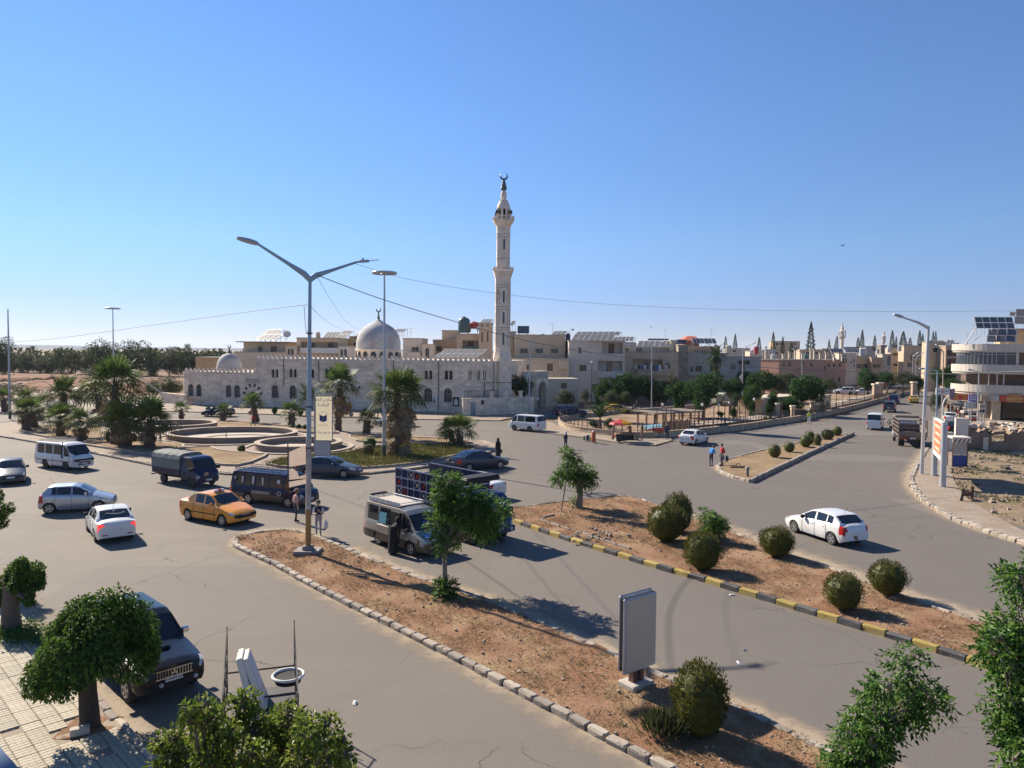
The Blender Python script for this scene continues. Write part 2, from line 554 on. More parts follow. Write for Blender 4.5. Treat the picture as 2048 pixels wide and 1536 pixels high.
# --- base ground to the horizon, asphalt
struct(sheet('ground',[(-9000,-60),(9000,-60),(9000,14000),(-9000,14000)],-.03,M_FIELD))
pn=[G(-500,812),G(-200,822),G(340,822),G(530,828),G(680,835),G(830,839),G(1000,842),G(1110,842)]
road=sheet('road',[(-170,-30),(130,-30),(130,60),(60,98)]+[tuple(p[:2])for p in reversed(pn)]+[(-170,60)],0.0,A_ASPH)
struct(road)
def strip_road(name,A,B,z=.004):
 return struct(sheet(name,GP(A)+GP(B[::-1]),z,A_ASPH))
strip_road('avenue',[(1340,880),(1480,864),(1640,842),(1720,820),(1835,786),(1850,770)],[(1850,960),(1858,905),(1875,860),(1880,830),(1886,795),(1890,772)],.004)
strip_road('side_street',[(1000,838),(1180,832),(1300,822),(1450,808),(1640,790),(1760,772)],[(1000,826),(1120,812),(1300,806),(1450,797),(1640,781),(1760,765)],.004)
# --- foreground median
tipL=[(465,1088),(468,1076),(480,1068),(520,1060),(565,1057),(608,1060),(650,1075)]
m1_far=[(700,1095),(760,1121),(845,1153),(905,1173),(985,1199),(1100,1245),(1200,1290),(1290,1330),(1450,1395),(1570,1450),(1690,1508),(1800,1562),(1930,1625)]
m1_near=[(465,1088),(540,1122),(640,1177),(740,1227),(830,1272),(920,1317),(1010,1365),(1100,1412),(1200,1466),(1290,1512),(1400,1570),(1560,1655)]
Zk=.15
m1_poly=GP(tipL[1:]+m1_far+m1_near[::-1],Zk)
med1=struct(sheet('median_soil',m1_poly,.11,M_SOIL,.3,.07,.9))
kerb('median_kerb',GP(m1_near,Zk),.62,[M_KERB,M_KERBD],inset=.10,seed=2)
kerb('median_kerb',GP(tipL+m1_far,Zk),.62,[M_KERBD,M_KERB,M_KERBD],inset=-.10,seed=3,h=.14)
# --- middle median
m2_front=[(1026,1040),(1100,1065),(1200,1096),(1300,1127),(1400,1155),(1500,1185),(1600,1215),(1700,1245),(1800,1274),(1900,1305),(2000,1337),(2120,1374)]
m2_back=[(1022,1014),(1100,1003),(1180,995),(1245,988),(1285,996),(1330,1013),(1400,1040),(1470,1062),(1520,1082),(1600,1113),(1660,1130),(1750,1168),(1850,1204),(1950,1234),(2048,1262),(2140,1290)]
m2_poly=GP(m2_back+m2_front[::-1],Zk)
struct(sheet('median_soil',m2_poly,.10,M_SOIL,.4,.08,.7))
kerb('median_kerb',GP(m2_front,Zk),.78,[M_KY,M_KB],inset=.11,alternate=True,seed=4,h=.2,w=.26,gap=.012,wob=.012)
kerb('median_kerb',GP(m2_back,Zk),.7,[M_KERB,M_KERBD],inset=-.10,seed=5,h=.13,w=.16)
# --- far median with the ball bushes
m3_left=[(1432,931),(1455,917),(1530,898),(1620,879),(1703,864)]
m3_right=[(1432,931),(1440,943),(1470,955),(1504,962),(1560,935),(1620,907),(1708,867)]
m3_poly=GP(m3_right+m3_left[:0:-1],Zk)
struct(sheet('median_soil',m3_poly,.14,M_SOILD,.6,.06,.7))
kerb('median_kerb',GP(m3_right[:4],Zk),.6,[M_KERB,M_KERB],inset=.12,seed=6,h=.22)
kerb('median_kerb',GP(m3_right[3:],Zk),.8,[M_KERBD,M_KERBD],inset=.12,seed=7,h=.3,w=.3,gap=.02)
kerb('median_kerb',GP(m3_left,Zk),.8,[M_KERBD,M_KERB],inset=-.12,seed=8,h=.2)
# --- right-hand pavement and the rubble lot
rs_edge=[(1852,895),(1838,918),(1825,938),(1818,957),(1822,976),(1845,1001),(1880,1023),(1930,1047),(1990,1067),(2048,1085),(2160,1118)]
rs_in=[(1925,905),(1902,935),(1908,962),(1932,994),(1985,1030),(2060,1068),(2200,1122)]
e=GP(rs_edge,Zk)
struct(sheet('pavement',e+GP(rs_in[::-1],Zk),.145,M_SIDE,0,skirt=0))
kerb('pavement_kerb',smooth_path(e,1),.55,[M_KERB,M_KERB,M_KERBD],inset=.14,seed=9,w=.32,h=.22,wob=.05)
lot_poly=GP(rs_in,Zk)+[Vector((60,30)),Vector((95,70)),G(2150,868),G(1935,872)]
struct(sheet('rubble_lot',lot_poly,.15,M_LOT,.9,.32,.25,skirt=-.02))
pv=[G(1858,893),G(1880,850),G(1892,812),G(1898,790),Vector((125,175)),Vector((125,80)),G(2150,850),G(1928,900)]
struct(sheet('pavement',pv,.13,M_SIDE,0,skirt=0))
# --- bottom left pavement with tiles laid one by one
k0,k1=G(297,1492,.15),G(55,1240,.15)
e1=Vector(((k1-k0).x,(k1-k0).y)).normalized()
e2=Vector((-e1.y,e1.x))
if e2.x>0:e2=-e2
kang=math.atan2(e1.y,e1.x)
def KP(s,t):return Vector((k0.x,k0.y))+e1*s+e2*t
walk=bpy.data.objects.new('tiled_pavement',None);COL.objects.link(walk);struct(walk)
mb=MB();mb.prism([KP(-14,.02),KP(40,.02),KP(40,12),KP(-14,12)],-.02,.118)
mb.build('bedding',mat('bedding_sand',(.27,.22,.165),.95,.25,5,.01),walk)
M_TILE=mat('yellowish_paver',(.40,.355,.27),.85,.12,5,.006,rand=.10,dirt=(.27,.22,.15),dirt_amt=.6)
M_SLAB=mat('grey_slab',(.37,.345,.30),.85,.15,3,.006,rand=.12,dirt=(.25,.21,.16),dirt_amt=.6)
def paver_mesh(w,d,cells,m,seed,h=.035):
 rr=random.Random(seed)
 mb=MB()
 mb.bbox(-w/2,w/2,-d/2,d/2,0,h,.012)
 if cells:
  c=w/cells
  for i in range(cells):
   for j in range(cells):
    x,y=-w/2+(i+.5)*c,-d/2+(j+.5)*c
    mb.box(x-c*.42,x+c*.42,y-c*.42,y+c*.42,h,h+.012)
 else:
  mb.v=[(x+rr.uniform(-.008,.008),y+rr.uniform(-.008,.008),z)for x,y,z in mb.v]
 return mb.mesh('tile',m)
pav=[paver_mesh(.385,.385,3,M_TILE,1)]
slabs=[paver_mesh(.76,.48,0,M_SLAB,k)for k in range(3)]
treepits=[G(178,1452,.15),G(20,1262,.15)]
kr=random.Random(5)
cand=[]
for i in range(-30,90):
 for j in range(0,8):
  p=KP(i*.4,.42+j*.4)
  px,py,k=proj((p.x,p.y,.15))
  if-25<px<2000 and py<1570 and k>1 and min((p-Vector(t[:2])).length for t in treepits)>.62 and kr.random()>.015:cand.append((py,pav[0],p,kang))
for i in range(-16,50):
 for j in range(0,12):
  p=KP(i*.78+(.39 if j%2 else 0),3.72+j*.5)
  px,py,k=proj((p.x,p.y,.15))
  if-40<px<2000 and py<1580 and k>1:cand.append((py,slabs[kr.randrange(3)],p,kang))
cand.sort(key=lambda c:-c[0])
rest=MB()
for i,(py,me,p,a)in enumerate(cand):
 if i<290:
  o=link('tile',me,walk,(p.x,p.y,.112+kr.uniform(-.006,.008)))
  o.rotation_euler=(kr.uniform(-.02,.02),kr.uniform(-.02,.02),a+kr.uniform(-.012,.012))
 else:
  M=Matrix.Translation((p.x,p.y,.112+kr.uniform(-.006,.008)))@Matrix.Rotation(a+kr.uniform(-.012,.012),4,'Z')
  b=1 if me is not pav[0]else 0
  rest.add([M@v.co for v in me.vertices],[tuple(f.vertices)for f in me.polygons],b)
if rest.f:struct(rest.build('tile_field',[M_TILE,M_SLAB],walk),'stuff')
kerb('pavement_kerb',[KP(-6,-.02),KP(32,-.02)],.6,[M_KERBD,M_KERB],inset=.12,seed=11,h=.16,w=.2)
# --- roundabout island
isl=[(-90,858),(0,871),(90,886),(190,905),(300,928),(450,946),(600,951),(740,945),(850,933),(930,918),(980,903),(998,892),(965,881),(900,873),(816,868),(683,861),(600,852),(520,842),(440,836),(330,835),(200,836),(80,840),(-30,846)]
ip=GP(isl,Zk)
struct(sheet('roundabout_paving',ip,.13,M_PAVE,0,skirt=0))
front=smooth_path(GP(isl[:13],Zk),1)
kerb('roundabout_kerb',front,.75,[M_KERB,M_KERBD],inset=.12,seed=12,h=.17,w=.3,most=200)
kerb('roundabout_kerb',smooth_path(GP(isl[12:],Zk),1),.9,[M_KERB,M_KERBD],inset=.12,seed=13,h=.17,w=.3,most=0)
M_BKERB=mat('bed_kerb',(.36,.295,.23),.9,.15,2,.01,dirt=(.25,.19,.14))
def bed(pts,m,name,kh=.3,z=.22,res=.8,seed=0):
 P=smooth_path(GP(pts,.2),1,True)
 struct(sheet(name,P,z,m,res,.07,.5))
 mb=MB()
 Q=P+[P[0]]
 n=len(P)
 c=sum((Vector(p)for p in P),Vector((0,0)))/n
 W=.2
 inn=[]
 for i in range(n):
  t=(P[(i+1)%n]-P[i-1]).normalized()
  nn=Vector((-t.y,t.x))
  if(c-P[i]).dot(nn)<0 and False:nn=-nn
  inn.append(P[i]+nn*W)
 area=sum(P[i].x*P[(i+1)%n].y-P[(i+1)%n].x*P[i].y for i in range(n))
 if area<0:inn=[P[i]*2-inn[i]for i in range(n)]
 for i in range(n):
  j=(i+1)%n
  a,b,ai,bi=P[i],P[j],inn[i],inn[j]
  mb.quad((a.x,a.y,.1),(b.x,b.y,.1),(b.x,b.y,kh),(a.x,a.y,kh))
  mb.quad((a.x,a.y,kh),(b.x,b.y,kh),(bi.x,bi.y,kh),(ai.x,ai.y,kh))
  mb.quad((ai.x,ai.y,kh),(bi.x,bi.y,kh),(bi.x,bi.y,.1),(ai.x,ai.y,.1))
 o=struct(mb.build('bed_kerb',M_BKERB))
 return P
BEDS={}
BEDS['left']=bed([(30,858),(60,868),(105,876),(215,878),(225,864),(340,862),(330,850),(180,850),(80,852)],M_SOILD,'flower_bed')
BEDS['lowleft']=bed([(150,886),(190,893),(245,901),(300,910),(372,897),(365,886),(300,880),(225,877)],M_SOILD,'flower_bed')
BEDS['front']=bed([(330,908),(345,898),(421,892),(434,899),(456,903),(514,908),(543,908),(487,931),(440,930),(380,922)],M_SOILD,'flower_bed')
BEDS['grass']=bed([(528,931),(545,921),(590,912),(680,908),(740,893),(800,888),(905,890),(958,895),(930,907),(850,925),(740,936),(640,939)],M_GRASS,'grass_bed')
BEDS['north']=bed([(392,849),(430,842),(470,842),(560,851),(640,857),(690,866),(640,866),(560,862),(490,859),(440,856)],M_SOILD,'flower_bed')
BEDS['northeast']=bed([(690,872),(720,868),(800,873),(900,878),(958,885),(905,887),(800,884),(720,885)],M_SOILD,'flower_bed')
BEDS['northwest']=bed([(120,847),(200,841),(360,840),(388,841),(360,846),(250,848)],M_SOILD,'flower_bed')
M_POOLW=stone_mat('pool_wall_stone',(.27,.205,.165),.5,.25,.15,.7)
M_POOLF=mat('pool_floor',(.42,.355,.285),.9,.12,.8,.01,dirt=(.33,.25,.19),dirt_amt=.6)
def pool(name,cx,yb,yf,hw,h,label):
 """round basin; yb, yf = pixel rows of the back and front foot of the rim"""
 c0,c1=G(cx,yf,.13),G(cx,yb,.13)
 c=(c0+c1)/2
 ry=(c1-c0).length/2
 rx=hw*(c.y/FPX)
 t=thing(name,label,'basin',(c.x,c.y,.13),group='dry basins of the roundabout')
 n=72
 mb,fl,cp=MB(),MB(),MB()
 for k in range(n):
  g0,g1=2*math.pi*k/n,2*math.pi*(k+1)/n
  def P(g,o,z):return((rx+o)*math.cos(g),(ry+o)*math.sin(g),z)
  mb.quad(P(g0,0,0),P(g1,0,0),P(g1,0,h),P(g0,0,h))
  mb.quad(P(g0,-.4,h),P(g1,-.4,h),P(g1,-.4,.02),P(g0,-.4,.02))
  cp.quad(P(g0,.06,h),P(g1,.06,h),P(g1,.06,h+.07),P(g0,.06,h+.07))
  cp.quad(P(g0,.06,h+.07),P(g1,.06,h+.07),P(g1,-.46,h+.07),P(g0,-.46,h+.07))
  cp.quad(P(g0,-.46,h+.07),P(g1,-.46,h+.07),P(g1,-.46,h),P(g0,-.46,h))
 fl.add([((rx-.4)*math.cos(2*math.pi*k/n),(ry-.4)*math.sin(2*math.pi*k/n),.03)for k in range(n)],[tuple(range(n))])
 mb.build('rim_wall',M_POOLW,t,True,40);fl.build('floor',M_POOLF,t);cp.build('coping',M_BKERB,t,True,40)
 st=MB()
 for k in range(n):
  g0,g1=2*math.pi*k/n,2*math.pi*(k+1)/n
  def P(g,o,z):return((rx+o)*math.cos(g),(ry+o)*math.sin(g),z)
  st.quad(P(g0,1.1,0),P(g1,1.1,0),P(g1,1.1,.1),P(g0,1.1,.1));st.quad(P(g0,1.1,.1),P(g1,1.1,.1),P(g1,.7,.1),P(g0,.7,.1));st.quad(P(g0,.7,.1),P(g1,.7,.1),P(g1,.7,0),P(g0,.7,0))
 st.build('foot_ring',M_BKERB,t)
 return t,rx,ry
pl,prx,pry=pool('basin',466,864,888,126,.55,'largest round dry basin in the middle of the roundabout, pale floor')
pp=MB();pp.tube([(-2.5,-1.2,.12),(-1,-.6,.3),(2,.2,.3),(4.5,.6,.15)],.05,6);pp.tube([(-.5,-.5,.03),(-.5,-.5,.5)],.06,6)
pp.build('fountain_pipe',M_CONC,pl)
pool('basin',598,884,906,84,.5,'smaller round dry basin at front right of the largest basin')
pool('basin',352,852,866,78,.7,'round basin at back left behind the largest basin')
# --- pavement by the mosque and in front of the park wall
mk=[(-60,826),(340,822),(530,828),(680,834),(830,838),(1000,841),(1010,838),(1060,830),(1110,818)]
mw=[(1100,806),(990,826),(700,816),(520,810),(330,806),(-60,812)]
struct(sheet('mosque_pavement',GP(mk+mw,.1),.12,M_SIDE,0,skirt=0))
pk=[(1040,858),(1100,866),(1180,876),(1255,887),(1310,890),(1345,880),(1335,872),(1300,876),(1200,870),(1140,860),(1112,850),(1100,843),(1060,848)]
struct(sheet('park_pavement',GP(pk,.12),.135,M_SIDE,0,skirt=0))
def dust_mat():
 m,nt,bs=nodes_of('kerb_dust')
 co=coords(nt)
 bs.inputs['Base Color'].default_value=(.34,.27,.195,1)
 bs.inputs['Roughness'].default_value=.95
 at_=N(nt,'ShaderNodeAttribute');at_.attribute_name='dust'
 f=noise_tex(nt,co,1.6,7,.7)
 ad=N(nt,'ShaderNodeMath',operation='MULTIPLY_ADD');nt.links.new(f,ad.inputs[0]);ad.inputs[1].default_value=1.4;ad.inputs[2].default_value=-.62
 ad2=N(nt,'ShaderNodeMath',operation='ADD');nt.links.new(ad.outputs[0],ad2.inputs[0]);nt.links.new(at_.outputs['Fac'],ad2.inputs[1])
 al=ramp(nt,ad2.outputs[0],[(.25,0.0),(.85,.85)])
 nt.links.new(al,bs.inputs['Alpha'])
 return m
M_DUST=dust_mat()
def dust(path,width,z=.006,side=1):
 P=densify(smooth_path(path,1),.5,False)
 vs,fs,w=[],[],[]
 for i,p in enumerate(P):
  t=(P[min(i+1,len(P)-1)]-P[max(i-1,0)]).normalized()
  nn=Vector((-t.y,t.x))*side
  for k in range(4):
   q=p+nn*(width*k/3-.15)
   vs.append((q.x,q.y,z));w.append(1-k/3)
 for i in range(len(P)-1):
  for k in range(3):
   a=i*4+k
   f=(a,a+4,a+5,a+1)
   fs.append(f if side<0 else f[::-1])
 me=bpy.data.meshes.new('kerb_dust');me.from_pydata(vs,[],fs);me.materials.append(M_DUST)
 at_=me.attributes.new('dust','FLOAT','POINT');at_.data.foreach_set('value',w)
 return struct(link('kerb_dust',me))
dust(GP(m1_near),1.3,side=-1)
dust(GP(tipL[::-1]),.8,side=-1)
dust(GP(m1_far),.9,side=1,z=.007)
dust(GP(m2_front),.9,side=-1,z=.008)
dust(GP(m2_back[5:]),1.6,side=1,z=.009)
dust(GP(m3_right),1.0,side=-1)
dust(GP(rs_edge),1.2,side=-1)
dust([KP(-6,0),KP(32,0)],1.5,side=1 if e2.dot(Vector((-e1.y,e1.x)))<0 else-1)
dust(GP(isl[:13]),1.0,side=-1)
# ------------------------------------------------------------------ facades and buildings
M_MOSQ=stone_mat('mosque_limestone',(.76,.625,.475),.8,.34,.17,.8,stain=(.26,.20,.15),stain_amt=.5)
M_MOSQT=mat('mosque_trim',(.76,.64,.50),.85,.12,2,.01,dirt=(.26,.21,.17),dirt_amt=.5)
M_DOME=mat('dome_render',(.44,.435,.42),.85,.2,.9,.05,dirt=(.22,.20,.18),dirt_amt=.75)
M_FRAME=mat('window_frame_grey',(.30,.31,.32),.5,.1,3)
M_FRAMEW=mat('window_frame_white',(.55,.55,.54),.5,.08,3)
M_PANE=glass_mat('window_pane')
M_IRON=mat('dark_iron',(.035,.03,.028),.6,.3,5,dirt=(.12,.06,.03),dirt_amt=.4)
M_RUST=mat('rusty_iron',(.13,.065,.04),.85,.35,4,.01)
M_PL={k:mat('plaster_'+k,c,.92,.10,.8,.012,dirt=sc(c,.55),dirt_amt=.5)for k,c in dict(tan=(.54,.42,.29),cream=(.60,.505,.385),pale=(.585,.51,.425),grey=(.43,.39,.34),orange=(.56,.38,.21),white=(.66,.59,.50),pink=(.43,.25,.175),brown=(.40,.29,.205),dark=(.24,.20,.17),sand=(.53,.45,.345)).items()}
M_PANEL=mat('solar_glass',(.12,.122,.13),.6,.08,2,0,spec=.12)
M_ALU=mat('aluminium',(.42,.43,.44),.5,.08,4,0,metal=.3)
class Fac:
 """a vertical wall plane; local x runs along it, -y looks out of it, z is up"""
 def __init__(s,A,B):
  s.A=Vector(A[:2]);d=Vector(B[:2])-s.A
  s.L=d.length;s.u=d/s.L;s.n=Vector((s.u.y,-s.u.x))
  s.yaw=math.atan2(s.u.y,s.u.x)
 def hit(s,px,py,off=0.0):
  """(x along the wall, z) where photo pixel px, py meets the plane pushed out by off"""
  d=ray(px,py)
  o=s.A+s.n*off
  t=(o-Vector((CAM.x,CAM.y))).dot(s.n)/Vector((d.x,d.y)).dot(s.n)
  p=CAM+d*t
  return(Vector((p.x,p.y))-s.A).dot(s.u),p.z
 def root(s,name,label,cat,group=None):
  return thing(name,label,cat,(s.A.x,s.A.y,0),s.yaw,group)
def arch(u0,u1,z0,z1,n=8,point=0.0):
 c,r=(u0+u1)/2,(u1-u0)/2
 pts=[(u0,z0),(u1,z0)]
 for k in range(n+1):
  g=math.pi*k/n
  pts.append((c+r*math.cos(g),z1-r+r*math.sin(g)+point*r*(1-abs(math.cos(g)))))
 return pts
def rect(u0,u1,z0,z1):return[(u0,z0),(u1,z0),(u1,z1),(u0,z1)]
def wall_holes(mb,outer,holes,y=0.0,reveal=.22,mi=0):
 loops=[[Vector((p[0],p[1],0))for p in outer]]+[[Vector((p[0],p[1],0))for p in h]for h in holes]
 flat=[p for l in loops for p in l]
 tris=tessellate_polygon(loops)
 fs=[]
 for t in tris:
  a,b,c=(flat[i]for i in t)
  cr=(b-a).cross(c-a).z
  if abs(cr)<1e-9:continue
  fs.append(tuple(t)if cr>0 else tuple(t[::-1]))
 mb.add([(p.x,y,p.y)for p in flat],fs,mi)
 for h in holes:
  n=len(h)
  for i in range(n):
   a,b=h[i],h[(i+1)%n]
   mb.quad((a[0],y,a[1]),(b[0],y,b[1]),(b[0],y+reveal,b[1]),(a[0],y+reveal,a[1]),mi)
def poly_face(mb,pts,y,mi=0):
 """a flat polygon in the wall plane, facing out (-y)"""
 tris=tessellate_polygon([[Vector((p[0],p[1],0))for p in pts]])
 fs=[]
 for t in tris:
  a,b,c=(Vector(pts[i])for i in t)
  fs.append(tuple(t)if(b-a).cross(c-a)>0 else tuple(t[::-1]))
 mb.add([(p[0],y,p[1])for p in pts],fs,mi)
def window(parent,pts,y=.18,frame=M_FRAME,pane=M_PANE,bars=1,cross=True,name='window',fw=.07):
 us=[p[0]for p in pts];zs=[p[1]for p in pts]
 u0,u1,z0,z1=min(us),max(us),min(zs),max(zs)
 mb=MB()
 n=len(pts)
 c=Vector((sum(us)/n,sum(zs)/n))
 for i in range(n):
  a,b=pts[i],pts[(i+1)%n]
  mb.tube([(a[0],y,a[1]),(b[0],y,b[1])],fw*.7,4)
 for k in range(bars):
  u=u0+(u1-u0)*(k+1)/(bars+1)
  mb.tube([(u,y,z0),(u,y,z1-.03)],fw*.55,4)
 if cross:
  zc=z0+(z1-z0)*.62
  mb.tube([(u0,y,zc),(u1,y,zc)],fw*.55,4)
 w=mb.build(name,frame,parent)
 pb=MB();poly_face(pb,pts,y+.03);pb.build('pane',pane,w)
 return w
def sill(mb,u0,u1,z,out=.12,h=.1):mb.box(u0-.1,u1+.1,-out,.03,z-h,z)
def body_box(mb,L,D,H,open_front=True,mi=0,z0=0.0):
 """the other five faces of a building L x D x H whose front stands at y = 0"""
 mb.quad((0,D,z0),(0,0,z0),(0,0,H),(0,D,H),mi)
 mb.quad((L,0,z0),(L,D,z0),(L,D,H),(L,0,H),mi)
 mb.quad((L,D,z0),(0,D,z0),(0,D,H),(L,D,H),mi)
 mb.quad((0,0,H),(L,0,H),(L,D,H),(0,D,H),mi)
def house(label,x0,x1,ytop,Y,m,wins=(),depth=9,Y1=None,balc=(),coping=True,name='house',group='houses along the back of the junction',z0=0.0,cat='building',eave=0,recess=()):
 """x0, x1, ytop: left, right and top of the front wall in the photo; Y, Y1: distance of its two ends.
    wins: (px0, py0, px1, py1, kind); balc: (px0, py0, px1, py1) parapets; recess: (px0, py0, px1, py1) open loggias"""
 Y1=Y1 or Y
 depth=min(depth,3.0 if x0>1600 else 5.0 if x0>1200 else 12)
 f=Fac(at(x0,ytop,Y),at(x1,ytop,Y1))
 H=f.hit((x0+x1)/2,ytop)[1]
 t=f.root(name,label,cat,group)
 L=f.L
 mb=MB()
 holes,wl=[],[]
 for w in wins:
  a,b=f.hit(w[0],w[3]),f.hit(w[2],w[1])
  u0,u1,za,zb=max(.12,a[0]),min(L-.12,b[0]),max(.1,a[1]),min(H-.1,b[1])
  if u1-u0<.15 or zb-za<.15:continue
  k=w[4]if len(w)>4 else 'w'
  pts=arch(u0,u1,za,zb)if k=='a' else rect(u0,u1,za,zb)
  holes.append(pts);wl.append((pts,k))
 if x0>1000 and Y<400:
  rw_=random.Random(int(x0*7+ytop));zf=H-1.4
  occ=[(min(q[0]for q in h)-.3,max(q[0]for q in h)+.3,min(q[1]for q in h)-.3,max(q[1]for q in h)+.3)for h in holes]
  for bx in list(recess)+[b_[:4]for b_ in balc]:
   a,b=f.hit(bx[0],bx[3]),f.hit(bx[2],bx[1]);occ.append((a[0]-.3,b[0]+.3,a[1]-.3,b[1]+.3))
  while zf>2.2:
   u=1.0+rw_.random()
   while u<L-2.0:
    w_,h_=rw_.uniform(.9,1.6),rw_.uniform(1.0,1.4)
    if all(u+w_<o[0]or u>o[1]or zf<o[2]or zf-h_>o[3]for o in occ)and rw_.random()<.7 and u+w_<L-.3:
     pts=rect(u,u+w_,zf-h_,zf);holes.append(pts);wl.append((pts,rw_.choice('wwsW')))
    u+=w_+rw_.uniform(1.0,2.4)
   zf-=3.2
 rl=[]
 for r in recess:
  a,b=f.hit(r[0],r[3]),f.hit(r[2],r[1])
  u0,u1,za,zb=max(.15,a[0]),min(L-.15,b[0]),max(.1,a[1]),min(H-.15,b[1])
  holes.append(rect(u0,u1,za,zb));rl.append((u0,u1,za,zb))
 wall_holes(mb,rect(0,L,z0,H),holes,0,.2)
 body_box(mb,L,depth,H,z0=z0)
 for u0,u1,za,zb in rl:
  d=1.6
  mb.quad((u0,d,za),(u1,d,za),(u1,d,zb),(u0,d,zb))
  mb.quad((u0,.2,za),(u1,.2,za),(u1,d,za),(u0,d,za))
  mb.quad((u0,d,zb),(u1,d,zb),(u1,.2,zb),(u0,.2,zb))
  mb.quad((u0,.2,za),(u0,d,za),(u0,d,zb),(u0,.2,zb));mb.quad((u1,d,za),(u1,.2,za),(u1,.2,zb),(u1,d,zb))
  w_=(u1-u0)
  for k in range(max(1,int(w_/3))):
   dw=MB()
   c=u0+w_*(k+.5)/max(1,int(w_/3))
   dw.box(c-.55,c+.55,d-.06,d-.01,za+.05,min(zb-.15,za+2.1))
   dw.build('balcony_door',M_PANE if w_>4 else mat('brown_shutter',(.16,.10,.06),.7,.2,3),t)
 mb.build('wall',m,t)
 for pts,k in wl:
  if k=='s':
   pb=MB();poly_face(pb,pts,.12);pb.build('shutter',mat('brown_shutter',(.16,.10,.06),.7,.2,3),t)
  else:
   window(t,pts,.16,M_FRAMEW if k=='W' else M_FRAME,bars=1 if(max(p[0]for p in pts)-min(p[0]for p in pts))<2 else 2,cross=False)
 if coping:
  cb=MB();e=.12+eave
  cb.box(-e,L+e,-e,depth+e,H+.004,H+.18)
  cb.build('roof_slab',M_CONCD if eave else M_CONC,t)
 for b in balc:
  p,q=f.hit(b[0],b[3],.9),f.hit(b[2],b[1],.9)
  u0,u1,za,zb=p[0],q[0],p[1],q[1]
  bb=MB()
  bb.box(u0,u1,-1.1,-.98,za,zb);bb.box(u0,u0+.12,-.98,-.01,za,zb);bb.box(u1-.12,u1,-.98,-.01,za,zb);bb.box(u0+.12,u1-.12,-.98,-.01,za,za+.15)
  bb.build('balcony',m if len(b)<5 else b[4],t)
 return t,f,H
# ================================================================== the mosque
MA,MBp=G(369,810),G(990,829)
fm=Fac(MA,MBp)
mosque=fm.root('mosque','long pale limestone mosque with a big grey onion dome','mosque')
uS=fm.hit(511,760)[0]
uE=fm.L
HL,HU=fm.hit(440,744)[1],fm.hit(740,719)[1]
low_h,up_h=[],[]
def mw_(px0,py0,px1,py1):
 a,b=fm.hit(px0,py1),fm.hit(px1,py0)
 return a[0],b[0],a[1],b[1]
low_w=[(375.7,768,387,792),(391.8,768.5,403,793),(451,770,462.6,794),(468,770,480,795)]
up_twin=[(543,738,557,755),(578.6,738,593.5,755),(613.5,738,628.5,756),(650,737.5,664,756),(812,740,827,758.5),(849,740.7,865,759),(889,741,905,759.5)]
up_arch=[(543,770,557,796),(578.6,771,593.3,797),(613.6,772,629,798),(848,776,864.5,803.6),(887.7,776.5,904,804.5)]
slits=[(937,741,943,759.5),(955,741,960.5,759.5),(966,741,972,760)]
wins=[]
for w in low_w:
 p=arch(*mw_(*w));low_h.append(p);wins.append((p,2))
for w in up_twin:
 u0,u1,z0,z1=mw_(*w);m_=(u0+u1)/2
 for a,b in((u0,m_-.07),(m_+.07,u1)):
  p=arch(a,b,z0,z1);up_h.append(p);wins.append((p,0))
for w in up_arch:
 p=arch(*mw_(*w));up_h.append(p);wins.append((p,2))
for w in slits:
 u0,u1,z0,z1=mw_(*w)
 for a,b in((u0,u0+.17),(u1-.17,u1)):
  p=arch(a,b,z0,z1);up_h.append(p);wins.append((p,0))
door=arch(*mw_(497.5,783,513.6-3,812))
dc=fm.hit(505.6,790)[0]
low_d=arch(dc-.85,dc+.85,.3,fm.hit(505,783)[1])
low_h.append(low_d)
mb=MB()
wall_holes(mb,rect(0,uS,0,HL),low_h,0,.35)
mb.quad((0,14,0),(0,0,0),(0,0,HL),(0,14,HL))
mb.quad((0,0,HL),(uS,0,HL),(uS,14,HL),(0,14,HL))
mb.build('low_wing',M_MOSQ,mosque)
mb=MB()
wall_holes(mb,rect(uS,uE,0,HU),up_h,-.05,.35)
mb.quad((uS,20,0),(uS,-.05,0),(uS,-.05,HU),(uS,20,HU));mb.quad((uE,-.05,0),(uE,20,0),(uE,20,HU),(uE,-.05,HU));mb.quad((uE,20,0),(uS,20,0),(uS,20,HU),(uE,20,HU))
mb.quad((uS,-.05,HU),(uE,-.05,HU),(uE,20,HU),(uS,20,HU))
mb.build('prayer_hall',M_MOSQ,mosque)
for p,b in wins:window(mosque,p,.28,M_FRAME,bars=b,cross=b>0)
tr=MB()
for p,b in wins:
 us=[q[0]for q in p];z0=min(q[1]for q in p)
 sill(tr,min(us),max(us),z0,.14,.1)
tr.box(0,uS-.02,-.08,-.003,HL-.42,HL-.3);tr.box(uS,uE,-.14,-.053,HU-.5,HU-.36)
tr.build('sill_and_string_course',M_MOSQT,mosque)
def merlon_mesh():
 m_=MB();m_.prism([(-.26,0),(.26,0),(.20,.22),(.24,.34),(0,.62),(-.24,.34),(-.20,.22)],-.09,.09,M=Matrix.Rotation(R(90),4,'X'))
 return m_.mesh('merlon',M_MOSQT)
mer=merlon_mesh()
k=0
for u0,u1,h,st in((.3,uS-.2,HL,.78),(uS+.3,uE-.2,HU,.78)):
 u=u0
 while u<u1:
  o=link('merlon',mer,mosque,(u,.12,h));u+=st;k+=1
